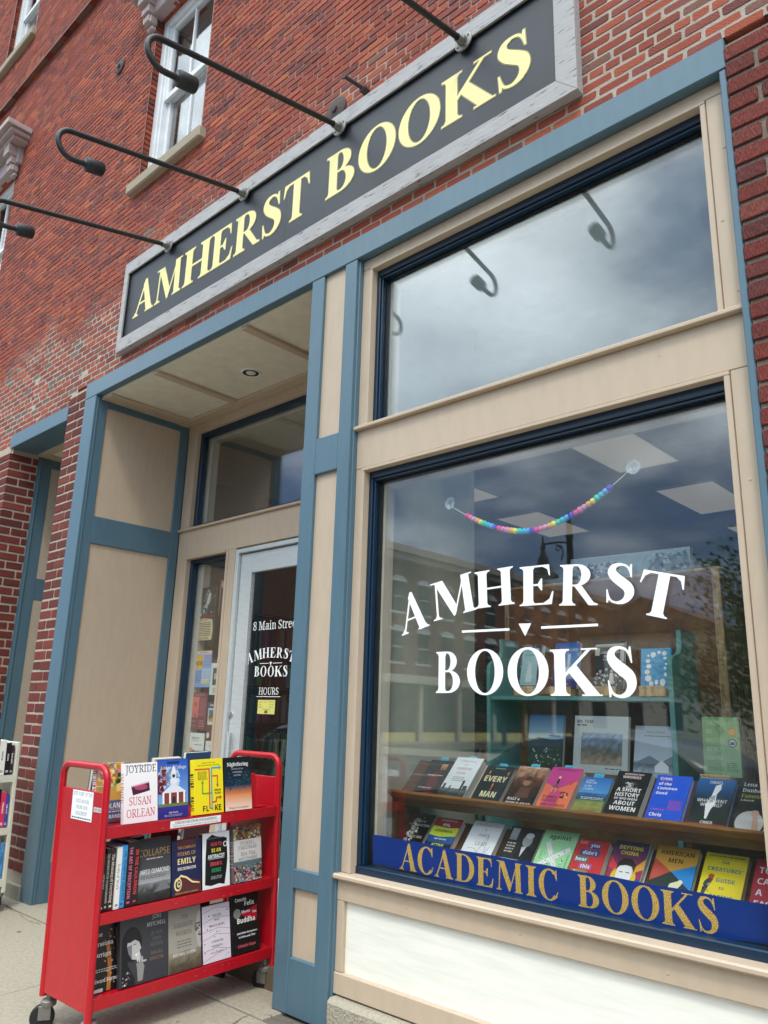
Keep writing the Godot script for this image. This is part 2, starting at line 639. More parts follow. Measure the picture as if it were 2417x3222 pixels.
func ribbon(pts: Array, ws: Array) -> Array:
	var c := Curve2D.new()
	for i in pts.size():
		var d: Vector2 = (pts[mini(i + 1, pts.size() - 1)] - pts[maxi(i - 1, 0)]) / 6.0
		c.add_point(pts[i], -d, d)
	var l := []
	var r := []
	var n := 44
	for i in n + 1:
		var f := float(i) / n * (pts.size() - 1)
		var k := mini(int(f), pts.size() - 2)
		var p := c.sample(k, f - k)
		var q := c.sample(k, minf(f - k + 0.02, 1.0)) - c.sample(k, maxf(f - k - 0.02, 0.0))
		var wd: float = lerpf(ws[k], ws[k + 1], f - k) * 0.5
		var nn := q.normalized().orthogonal() * wd
		l.append(p + nn)
		r.append(p - nn)
	var out := []
	for i in n:
		out.append(PackedVector2Array([l[i], l[i + 1], r[i + 1], r[i]]))
	return out

func glyph(ch: String) -> Dictionary:
	var S := 0.222
	var T := 0.05
	var g := []
	var w := 1.0
	match ch:
		"I":
			w = 0.40; g = [[rc(0.105, 0, 0.295, 1)], [serif(0.105, 0.295, false)], [serif(0.105, 0.295, true)]]
		"H":
			w = 0.98; g = [[rc(0.1, 0, 0.1 + S, 1)], [rc(0.69, 0, 0.69 + S, 1)], [rc(0.2, 0.475, 0.75, 0.475 + T)]]
			for x in [0.1, 0.69]:
				g.append([serif(x, x + S, false)]); g.append([serif(x, x + S, true)])
		"E":
			w = 0.80; g = [[rc(0.1, 0, 0.1 + S, 1)], [serif(0.1, 0.1 + S, false)], [serif(0.1, 0.1 + S, true)], [rc(0.2, 0.955, 0.66, 1.0)], [rc(0.2, 0, 0.70, 0.045)], [rc(0.2, 0.485, 0.5, 0.53)],
				[V2([0.52, 0.965, 0.68, 1.0, 0.70, 0.72, 0.675, 0.72, 0.64, 0.88])], [V2([0.54, 0.035, 0.73, 0.0, 0.77, 0.32, 0.74, 0.32, 0.68, 0.14])], [V2([0.42, 0.49, 0.5, 0.36, 0.525, 0.36, 0.525, 0.66, 0.5, 0.66, 0.42, 0.525])]]
		"T":
			w = 0.90; g = [[rc(0.355, 0, 0.355 + S, 1)], [serif(0.355, 0.355 + S, false)], [rc(0.06, 0.95, 0.84, 1.0)],
				[V2([0.22, 0.96, 0.06, 1.0, 0.03, 0.70, 0.055, 0.70, 0.11, 0.87])], [V2([0.68, 0.96, 0.84, 1.0, 0.87, 0.70, 0.845, 0.70, 0.79, 0.87])]]
		"A":
			w = 0.98; g = [[V2([0.09, 0.02, 0.145, 0.02, 0.50, 0.93, 0.455, 0.98])], [V2([0.62, 0, 0.87, 0, 0.535, 1.02, 0.46, 1.02, 0.385, 0.88])], [rc(0.22, 0.32, 0.72, 0.365)], [serif(0.09, 0.15, false, 0.09)], [serif(0.66, 0.85, false, 0.09)]]
		"M":
			w = 1.16; g = [[V2([0.11, 0.02, 0.165, 0.02, 0.20, 1, 0.15, 1])], [V2([0.12, 1.0, 0.36, 1.0, 0.665, 0.24, 0.56, -0.01])], [V2([0.56, -0.01, 0.61, 0.02, 0.94, 1.0, 0.89, 0.98])], [V2([0.855, 0, 1.07, 0, 1.04, 1, 0.84, 1])], [serif(0.11, 0.165, false, 0.09)], [serif(0.88, 1.06, false, 0.08)], [V2([0.03, 1, 0.2, 1, 0.2, 0.95, 0.03, 0.968])], [V2([0.9, 1, 1.12, 1, 1.12, 0.968, 0.9, 0.95])]]
		"R":
			w = 0.98; g = [[rc(0.1, 0, 0.1 + S, 1)], [serif(0.1, 0.1 + S, false)], [serif(0.1, 0.1 + S, true)], [rc(0.2, 0.955, 0.42, 1)], [rc(0.2, 0.46, 0.42, 0.505)], arc(0.41, 0.73, 0.34, 0.27, 0.215, 0.045, -90, 90), [V2([0.36, 0.48, 0.55, 0.47, 0.83, 0.07, 0.93, 0.03, 0.93, 0.0, 0.72, 0.0])]]
		"B":
			w = 0.86; g = [[rc(0.1, 0, 0.1 + S, 1)], [serif(0.1, 0.1 + S, false)], [serif(0.1, 0.1 + S, true)], [rc(0.2, 0.955, 0.40, 1)], [rc(0.2, 0.50, 0.44, 0.545)], [rc(0.2, 0, 0.42, 0.045)], arc(0.39, 0.752, 0.31, 0.248, 0.205, 0.045, -90, 90), arc(0.42, 0.273, 0.385, 0.273, 0.225, 0.045, -90, 90)]
		"D":
			w = 1.0; g = [[rc(0.1, 0, 0.1 + S, 1)], [serif(0.1, 0.1 + S, false)], [serif(0.1, 0.1 + S, true)], [rc(0.2, 0.955, 0.42, 1)], [rc(0.2, 0, 0.42, 0.045)], arc(0.41, 0.5, 0.53, 0.5, 0.23, 0.045, -90, 90)]
		"O":
			w = 1.0; g = [arc(0.5, 0.5, 0.47, 0.52, 0.215, 0.045, 0, 360)]
		"C":
			w = 0.90; g = [arc(0.5, 0.5, 0.46, 0.52, 0.22, 0.05, 48, 318), [V2([0.78, 1.0, 0.81, 1.0, 0.82, 0.66, 0.795, 0.66, 0.70, 0.88])], [V2([0.80, 0.15, 0.84, 0.22, 0.87, 0.30, 0.845, 0.31, 0.77, 0.18])]]
		"K":
			w = 1.04; g = [[rc(0.1, 0, 0.1 + S, 1)], [serif(0.1, 0.1 + S, false)], [serif(0.1, 0.1 + S, true)], [V2([0.26, 0.42, 0.32, 0.40, 0.86, 1.0, 0.78, 1.0])], [V2([0.36, 0.54, 0.51, 0.69, 1.0, 0.0, 0.73, 0.0])], [V2([0.64, 1.0, 0.96, 1.0, 0.96, 0.968, 0.64, 0.968])], [V2([0.64, 0.0, 1.03, 0.0, 1.03, 0.032, 0.64, 0.032])]]
		"S":
			w = 0.70
			g = [ribbon([Vector2(0.53, 0.82), Vector2(0.46, 0.94), Vector2(0.32, 0.985), Vector2(0.17, 0.93), Vector2(0.135, 0.79), Vector2(0.23, 0.65), Vector2(0.38, 0.53), Vector2(0.52, 0.40), Vector2(0.55, 0.23), Vector2(0.46, 0.075), Vector2(0.30, 0.015), Vector2(0.15, 0.07), Vector2(0.08, 0.22)],
				[0.035, 0.05, 0.06, 0.13, 0.20, 0.235, 0.245, 0.235, 0.20, 0.13, 0.06, 0.05, 0.035]), [V2([0.53, 1.0, 0.565, 1.0, 0.585, 0.67, 0.56, 0.67, 0.50, 0.86])], [V2([0.10, 0.0, 0.065, 0.0, 0.04, 0.34, 0.065, 0.34, 0.125, 0.14])]]
	return {"g": g, "w": w}

func letter(st: SurfaceTool, ch: String, X: Transform2D, z: float, grow := 0.0, thick := 0.0) -> void:
	var d: Dictionary = glyph(ch)
	var k := 0
	for stroke in d.g:
		for poly in stroke:
			var q := PackedVector2Array()
			for p in poly:
				q.append(X * p)
			var all := [q]
			if grow > 0.0:
				all = Geometry2D.offset_polygon(q, grow)
			for o in all:
				var ids := Geometry2D.triangulate_polygon(o)
				var zz := z + k * 0.00005
				for i in range(0, ids.size(), 3):
					tri(st, Vector3(o[ids[i]].x, o[ids[i]].y, zz), Vector3(o[ids[i + 1]].x, o[ids[i + 1]].y, zz), Vector3(o[ids[i + 2]].x, o[ids[i + 2]].y, zz), Vector3.BACK)
		k += 1

func fit(ch: String, x0: float, x1: float, y0: float, hgt: float) -> Transform2D:
	var w: float = glyph(ch).w
	return Transform2D(Vector2((x1 - x0) / w, 0), Vector2(0, hgt), Vector2(x0, y0))

# ---------------------------------------------------------------- books
func book(label: String, T: Transform3D, w: float, h: float, t: float, col: String, ops: Array, group: String, spine: Array = [], hard := true, sd := 1) -> Node3D:
	# origin: middle of the foot of the front cover; z points out of the cover; the spine is on the left
	var o := thing("book", label, "book", T, group)
	var st := begin()
	var b := 0.0028 if hard else 0.0008
	bx(st, -w / 2, w / 2, 0, h, -b, 0, 0.0007)
	bx(st, -w / 2, w / 2, 0, h, -t, -t + b, 0.0007)
	bx(st, -w / 2, -w / 2 + b, 0.0002, h - 0.0002, -t + b, -b, 0.0006)
	var key := "cover_" + col
	if not M.has(key):
		var m := StandardMaterial3D.new()
		m.resource_name = "cover"
		m.albedo_color = Color(col)
		m.roughness = 0.4
		M[key] = m
	put("cover", done(st), M[key], o)
	var over := 0.003 if hard else 0.0006
	st = begin()
	bx(st, -w / 2 + b + 0.0003, w / 2 - over, over, h - over, -t + b + 0.0002, -b - 0.0002, 0.0005)
	put("pages", done(st), M.page, o)
	if ops.size():
		put("print", art(w - 0.0012, h - 0.0012, ops, sd), M.print, o, Transform3D(Basis(), Vector3(0, 0.0006, 0)))
	if spine.size():
		put("spine_print", art(t * 0.9, h - 0.004, spine, sd), M.print, o, Transform3D(Basis(Vector3.UP, -PI / 2), Vector3(-w / 2 + 0.0001, 0.002, -t / 2)))
	return o

# ---------------------------------------------------------------- ground
func ground_y(z: float) -> float:
	return -0.04 * maxf(z, 0.0)

func build_ground() -> void:
	var walk := Node3D.new()
	name_and_add(walk, "sidewalk", null)
	walk.set_meta("kind", "structure")
	boxes("joint_bed", "joint", walk, [[-16, 8, -0.25, -0.012, -1.3, 0.102]], 0.0)
	var st := begin()
	quad(st, Vector3(-16, -0.012, 0.1), Vector3(8, -0.012, 0.1), Vector3(8, ground_y(3.2) - 0.012, 3.2), Vector3(-16, ground_y(3.2) - 0.012, 3.2), Vector3.UP)
	put("joint_bed", done(st), M.joint, walk)
	var zs := [-0.9, 0.108, 1.66, 3.16]
	for k in zs.size() - 1:
		var x := -15.4
		while x < 7.0:
			var x1 := x + 1.61
			if k == 0 and x1 > -3.07 and x < -2.0:
				x1 = -3.0
			if k == 0 and x >= -3.05:
				break
			st = begin()
			var a: float = zs[k] + 0.004
			var b: float = zs[k + 1] - 0.004
			var dy := rng.randf_range(-0.002, 0.002)
			var T := Transform3D(Basis(Vector3.RIGHT, 0.04 if k > 0 else 0.0), Vector3(0, ground_y((a + b) / 2) + dy, (a + b) / 2))
			bx(st, x + 0.0045, x1 - 0.0045, -0.08, 0.0, -(b - a) / 2, (b - a) / 2, 0.005, T)
			put("slab", done(st), M.concrete, walk)
			x = x1
	# hairline cracks from the pilaster foot
	st = begin()
	for cr in [[Vector2(-3.08, 0.115), Vector2(-3.02, 0.06), Vector2(-2.97, 0.055), Vector2(-2.90, 0.02)], [Vector2(-3.09, 0.115), Vector2(-3.05, 0.25), Vector2(-2.98, 0.36), Vector2(-2.93, 0.52), Vector2(-2.80, 0.66)], [Vector2(-5.75, 0.10), Vector2(-5.6, 0.13), Vector2(-5.52, 0.12), Vector2(-5.30, 0.16), Vector2(-5.15, 0.14)]]:
		for i in cr.size() - 1:
			for s in 5:
				var p: Vector2 = cr[i].lerp(cr[i + 1], s / 5.0) + Vector2(rng.randf_range(-0.006, 0.006), rng.randf_range(-0.006, 0.006))
				var q: Vector2 = cr[i].lerp(cr[i + 1], (s + 1) / 5.0) + Vector2(rng.randf_range(-0.006, 0.006), rng.randf_range(-0.006, 0.006))
				var n := (q - p).orthogonal().normalized() * rng.randf_range(0.001, 0.0035)
				var f := func(u: Vector2) -> Vector3: return Vector3(u.x, ground_y(u.y) + 0.0035, u.y)
				quad(st, f.call(p + n), f.call(q + n), f.call(q - n), f.call(p - n), Vector3.UP)
	put("crack", done(st), M.joint, walk).set_meta("kind", "stuff")
	st = begin()
	for i in 70:
		var gp := Vector2(rng.randf_range(-7.0, -1.0), rng.randf_range(-0.4, 2.6))
		lathe(st, [Vector2(0.014, 0.0), Vector2(0.010, 0.0012), Vector2(0.0, 0.0016)], 7, Transform3D(Basis().scaled(Vector3(rng.randf_range(0.5, 1.3), 1, rng.randf_range(0.4, 1.0))), Vector3(gp.x, ground_y(gp.y) + 0.0012, gp.y)))
	put("gum_spots", done(st), M.joint, walk).set_meta("kind", "stuff")
	var kerb := boxes("kerb", "plinth", null, [[-40, 20, -0.6, ground_y(3.2), 3.17, 3.33]], 0.015)
	kerb.set_meta("kind", "structure")
	st = begin()
	bx(st, -220, 120, -0.75, -0.30, 3.3, 22.0, 0.0)
	bx(st, -48, -33.2, -0.751, -0.302, 22.0, 140.0, 0.0)
	var road := put("road", done(st), M.asphalt)
	road.set_meta("kind", "structure")
	st = begin()
	for i in 60:
		bx(st, -100 + i * 3.0, -98.6 + i * 3.0, -0.30, -0.296, 14.9, 15.05, 0.0)
	for i in 9:
		bx(st, -24.0, -20.5, -0.30, -0.296, 4.4 + i * 1.4, 5.1 + i * 1.4, 0.0)
	bx(st, -120, -26, -0.30, -0.296, 5.6, 5.72, 0.0)
	bx(st, -18, 60, -0.30, -0.296, 5.6, 5.72, 0.0)
	bx(st, -120, 60, -0.30, -0.296, 19.3, 19.42, 0.0)
	put("road_marking", done(st), M.road_paint, road)
	var far_walk := boxes("pavement", "concrete", null, [[-11.0, -3.0, -0.6, -0.17, 8.3, 9.8], [-33.0, 60, -0.6, -0.20, 22.0, 27.0], [-33.0, -29.9, -0.6, -0.201, 27.0, 90.0], [-200, -48.0, -0.6, -0.20, 22.0, 27.0]], 0.02)
	far_walk.set_meta("kind", "structure")
	st = begin()
	quad(st, Vector3(-500, -0.76, -400), Vector3(500, -0.76, -400), Vector3(500, -0.76, 600), Vector3(-500, -0.76, 600), Vector3.UP)
	pm("earth", "6d7159", 0.95, 0.0)
	put("ground", done(st), M.earth).set_meta("kind", "structure")

# ---------------------------------------------------------------- brick walls, brick by brick
var shop: Node3D
var bricks := []
var OPEN := [[-5.41, -4.485, 5.50, 7.26], [-9.33, -8.40, 5.50, 7.26], [-9.33, -8.40, 9.10, 10.8], [-1.49, -0.565, 5.50, 7.26], [-5.27, -1.42, 4.03, 4.62]]

func repoint(x: float, y: float) -> float:
	var n: float = 0.12 * sin(x * 3.1 + 1.0) + 0.08 * sin(x * 7.7) + 0.05 * sin(y * 13.0 + x * 5.0)
	if x > -1.34:
		return 1.0
	if x < -5.25:
		return 1.0 - smoothstep(4.45, 4.75, y + n - 0.04 * (x + 5.25))
	return 0.55 * (1.0 - smoothstep(4.75, 4.98, y + n))

func view_size(c: Vector3, s: Vector3) -> float:
	var v := cam.transform.affine_inverse() * c
	if v.z > -0.3 or absf(v.x / v.z) > 0.50 or absf(v.y / v.z) > 0.67:
		return 0.0
	var d := (cam.position - c)
	var f := (s.x * s.y * absf(d.normalized().z) + s.z * s.y * maxf(0.0, d.normalized().x) * 0.0)
	return f / d.length_squared()

func lay_row(y0: float, y1: float, x0: float, x1: float, zf: float, kind: String, blocks: Array, off: float, length: float, joint: float, header: bool) -> void:
	var spans := [[x0, x1]]
	for b in blocks:
		if minf(y1, b[3]) - maxf(y0, b[2]) > 0.4 * (y1 - y0):
			var nxt := []
			for s in spans:
				if b[1] <= s[0] or b[0] >= s[1]:
					nxt.append(s)
				else:
					if b[0] - s[0] > 0.02:
						nxt.append([s[0], b[0]])
					if s[1] - b[1] > 0.02:
						nxt.append([b[1], s[1]])
			spans = nxt
	var L := length * (0.5 if header else 1.0)
	for s in spans:
		var x: float = floorf((s[0] - off) / L) * L + off
		while x < s[1]:
			var a := maxf(x, s[0])
			var b := minf(x + L, s[1])
			if s[1] - b < 0.03:
				b = s[1]
			if a - s[0] < 0.03 and a > s[0]:
				a = s[0]
			if b - a > 0.022:
				var ja := joint * 0.5 if a > s[0] + 0.001 else 0.0
				var jb := joint * 0.5 if b < s[1] - 0.001 else 0.0
				var j := rng.randf_range(-0.002, 0.002)
				bricks.append([Vector3(a + ja, y0 + j, zf - 0.1), Vector3(b - jb, y1 - joint + j, zf + rng.randf_range(-0.0015, 0.0015)), kind])
			x = x + L if b < s[1] or x + L >= s[1] else s[1]

func build_brickwork() -> void:
	shop = thing("brick_building", "old red brick commercial building with a blue and tan shopfront below", "building")
	var course := 0.0515
	for i in range(-5, 165):
		var y := 3.842 + i * course
		var header := posmod(i, 8) == 3
		var off := (0.0 if posmod(i, 2) == 0 else 0.0752) + (0.0376 if header else 0.0)
		var x0 := -13.0
		var x1 := 1.6
		if y < 3.735 - 0.02:
			x1 = -7.23
		elif y < 3.84 - 0.001:
			x1 = -6.11
		lay_row(y, y + course, x0, x1, (0.05 if y > 8.47 else -0.015), "b", OPEN, off, 0.1505, 0.0078, header)
	# combed brick piers
	var rc_ := 0.0772
	for i in 49:
		var y := 0.02 + i * rc_
		var e := posmod(i, 2) == 0
		lay_row(y, y + rc_, -0.752, 1.6, 0.004, "r", [], -0.752 - (0.0 if e else 0.105), 0.212, 0.017, false)
		if y > 0.1:
			for q in [[-6.11, -5.985 if e else -5.915], [-5.985 if e else -5.915, -5.812]]:
				bricks.append([Vector3(q[0] + (0.0 if q[0] < -6.1 else 0.006), y, -0.1), Vector3(q[1] - (0.006 if q[1] < -5.82 else 0.0), y + rc_ - 0.015, -0.003 + rng.randf_range(-0.002, 0.002)), "r"])
		if y + rc_ < 3.64:
			var cut := -7.42 if e else -7.32
			lay_row(y, y + rc_, -13.0, cut, 0.0, "r", [], -7.42 - (0.0 if e else 0.105), 0.212, 0.015, false)
			bricks.append([Vector3(cut + 0.006, y, -0.1 if e else -0.2), Vector3(-7.222, y + rc_ - 0.015, rng.randf_range(-0.002, 0.002)), "r"])
			var zz := -0.115 if e else -0.215
			if zz > -0.2:
				bricks.append([Vector3(-7.33, y, -0.255), Vector3(-7.222 + rng.randf_range(-0.002, 0.002), y + rc_ - 0.015, zz), "r"])
			else:
				bricks.append([Vector3(-7.33, y, -0.262), Vector3(-7.222, y + rc_ - 0.015, zz), "r"])
	# unit meshes with worn corners for the pieces that show largest
	var unit := {"b": [], "r": []}
	for kind in ["b", "r"]:
		for v in 4:
			var st := begin()
			brick_shape(st, Vector3(-0.5, -0.5, -0.5), Vector3(0.5, 0.5, 0.5), Vector3(0.028, 0.09, 0.05) if kind == "b" else Vector3(0.014, 0.05, 0.03), 0.05 if kind == "b" else 0.02, Color.WHITE)
			unit[kind].append(done(st))
	var order := []
	for i in bricks.size():
		var b = bricks[i]
		order.append([view_size((b[0] + b[1]) * 0.5, b[1] - b[0]), i])
	order.sort_custom(func(p, q): return p[0] > q[0])
	var near := {}
	for i in 296:
		near[order[i][1]] = true
	var walls := {"b": sub("brick_wall", shop), "r": sub("brick_pier", shop)}
	var far := {"b": begin(), "r": begin()}
	var pal := {"b": [], "r": []}
	for i in 10:
		pal.b.append((M["brick%d" % i].albedo_color as Color).srgb_to_linear())
	for i in 5:
		pal.r.append((M["rug%d" % i].albedo_color as Color).srgb_to_linear())
	for i in bricks.size():
		var b = bricks[i]
		var kind: String = b[2]
		var c: Vector3 = (b[0] + b[1]) * 0.5
		var k := 0
		if kind == "r":
			k = rng.randi() % 5
		else:
			var f := rng.randf()
			if rng.randf() < repoint(c.x, c.y) * 0.9:
				k = [0, 1, 2, 0, 3, 7, 7, 8, 4, 9][int(f * 9.99)] if c.x < -5 else [0, 1, 2, 3, 7, 0, 1, 8, 7, 3][int(f * 9.99)]
			else:
				k = [0, 1, 3, 3, 0, 5, 6, 1, 2, 4, 1, 7][int(f * 11.99)]
		if near.has(i):
			put("brick", unit[kind][rng.randi() % 4], M[("brick%d" if kind == "b" else "rug%d") % k], walls[kind], Transform3D(Basis.from_scale(b[1] - b[0]), c))
		else:
			var s: Vector3 = b[1] - b[0]
			brick_shape(far[kind], b[0], b[1], Vector3(0.0035, 0.0035, 0.004), 0.0022, pal[kind][k] * rng.randf_range(0.86, 1.12))
	for kind in ["b", "r"]:
		var o := put("brick_courses", done(far[kind]), M.bricks_far if kind == "b" else M.rug_far, walls[kind])
		o.set_meta("kind", "stuff")
	# mortar: raked and dark high up, cream and nearly flush where the wall was repointed
	var st := begin()
	var step := 0.1
	var cream := Color(0.56, 0.49, 0.40)
	var dull := Color(0.42, 0.25, 0.20)
	for j in range(-3, 84):
		for i in range(-130, 16):
			var xa := i * step
			var ya := 3.85 + j * step
			var hole := false
			for o in OPEN:
				if xa + step * 0.5 > o[0] - 0.02 and xa + step * 0.5 < o[1] + 0.02 and ya + step * 0.5 > o[2] - 0.02 and ya + step * 0.5 < o[3] + 0.02 and o[2] > 5.0:
					hole = true
			if hole or (ya < (3.69 if xa < -6.1 else 3.80) and xa > -7.3):
				continue
			var vs := []
			for q in [[0, 0], [1, 0], [1, 1], [0, 1]]:
				var x: float = xa + q[0] * step
				var y: float = ya + q[1] * step
				var f := repoint(x, y)
				vs.append([Vector3(x, y, lerpf(-0.0200, -0.0168, f) + (0.065 if ya > 8.45 else 0.0)), dull.lerp(cream, clampf(f * 1.1, 0, 1)) * (0.9 + 0.2 * sin(x * 37.0 + y * 51.0) * 0.5)])
			for t in [[0, 2, 1], [0, 3, 2]]:
				for q in t:
					st.set_color(vs[q][1])
					st.add_vertex(vs[q][0])
	put("mortar", done(st), M.mortar, walls.b)
	for q in [[-13, -9.345, 3.6, 12.3, -0.4, -0.03], [-8.385, -5.425, 3.75, 12.3, -0.4, -0.03], [-4.47, -1.505, 3.85, 12.3, -0.4, -0.03], [-0.55, 1.6, 3.75, 12.3, -0.4, -0.03], [-9.346, -8.384, 3.6, 5.49, -0.4, -0.03], [-9.346, -8.384, 7.27, 9.09, -0.4, -0.03], [-9.346, -8.384, 10.82, 12.3, -0.4, -0.03], [-5.426, -4.469, 3.85, 5.49, -0.4, -0.03], [-5.426, -4.469, 7.27, 12.3, -0.4, -0.03], [-1.506, -0.549, 3.85, 5.49, -0.4, -0.03], [-1.506, -0.549, 7.27, 12.3, -0.4, -0.03]]:
		boxes("mortar", "mortar_dull", walls.b, [q], 0.0)
	for q in [[-13, -9.345, 8.478, 12.3, -0.03, 0.035], [-8.385, 1.6, 8.478, 12.3, -0.03, 0.035], [-9.344, -8.386, 8.478, 9.09, -0.03, 0.035], [-9.344, -8.386, 10.82, 12.3, -0.03, 0.035]]:
		boxes("mortar", "mortar_dull", walls.b, [q], 0.0)
	boxes("mortar", "right_mortar", walls.r, [[-0.75, 1.6, 0.0, 3.80, -0.4, -0.006]], 0.0)
	for q in [[-6.108, -5.815, 0.1, 3.81, -0.87, -0.0075], [-13, -7.228, 0.0, 3.62, -0.9, -0.005]]:
		boxes("mortar", "pier_mortar", walls.r, [q], 0.0)
	boxes("plinth", "plinth", shop, [[-6.14, -5.79, -0.05, 0.10, -0.6, 0.012], [-13, -7.2, -0.05, 0.02, -0.3, 0.01], [-0.75, 1.6, -0.2, 0.018, -0.3, 0.012]], 0.01)
	boxes("roof", "asphalt", shop, [[-13.05, 1.65, 12.3, 12.5, -12.0, 0.1]], 0.01)

func brick_shape(st: SurfaceTool, lo: Vector3, hi: Vector3, b: Vector3, j: float, col: Color) -> void:
	# the faces that can be seen round a worn front face with uneven arrises and blunted corners
	st.set_color(col)
	var f := []
	var m := []
	var k := []
	var s := Vector3(0.35, 1.0, 0.3) if hi.x - lo.x > 0.9 else Vector3.ONE
	var ct := Vector2(b.x, b.y) * 1.5
	for q in [[0, 0], [1, 0], [1, 1], [0, 1]]:
		var sx: float = 1.0 - 2.0 * q[0]
		var sy: float = 1.0 - 2.0 * q[1]
		var o := Vector3(lo.x if q[0] == 0 else hi.x, lo.y if q[1] == 0 else hi.y, hi.z)
		var jx := rng.randf_range(-j, j) * s.x
		var jy := rng.randf_range(-j, j) * s.y
		var jz := rng.randf_range(-j, j) * s.z * 0.5
		var u := Vector3(sx * ct.x * rng.randf_range(0.5, 1.5), 0, 0)
		var w := Vector3(0, sy * ct.y * rng.randf_range(0.5, 1.3), 0)
		var e := Vector3(jx * 0.6, jy * 0.6, -b.z)
		var g := Vector3(sx * b.x + jx, sy * b.y + jy, jz)
		var pair := [[o + e + w, o + g + w], [o + e + u, o + g + u]]
		if (q[0] + q[1]) % 2 == 1:
			pair.reverse()
		for t in pair:
			m.append(t[0])
			f.append(t[1])
			k.append(Vector3(t[0].x, t[0].y, lo.z))
	var c := (lo + hi) * 0.5
	for i in range(1, 7):
		tri(st, f[0], f[i], f[i + 1], Vector3.BACK)
	for i in 8:
		var n := (i + 1) % 8
		quad(st, f[i], f[n], m[n], m[i], (f[i] + m[n]) * 0.5 - c)
		var o2: Vector3 = (m[i] + m[n]) * 0.5 - c
		o2.z = 0
		quad(st, m[i], m[n], k[n], k[i], o2)

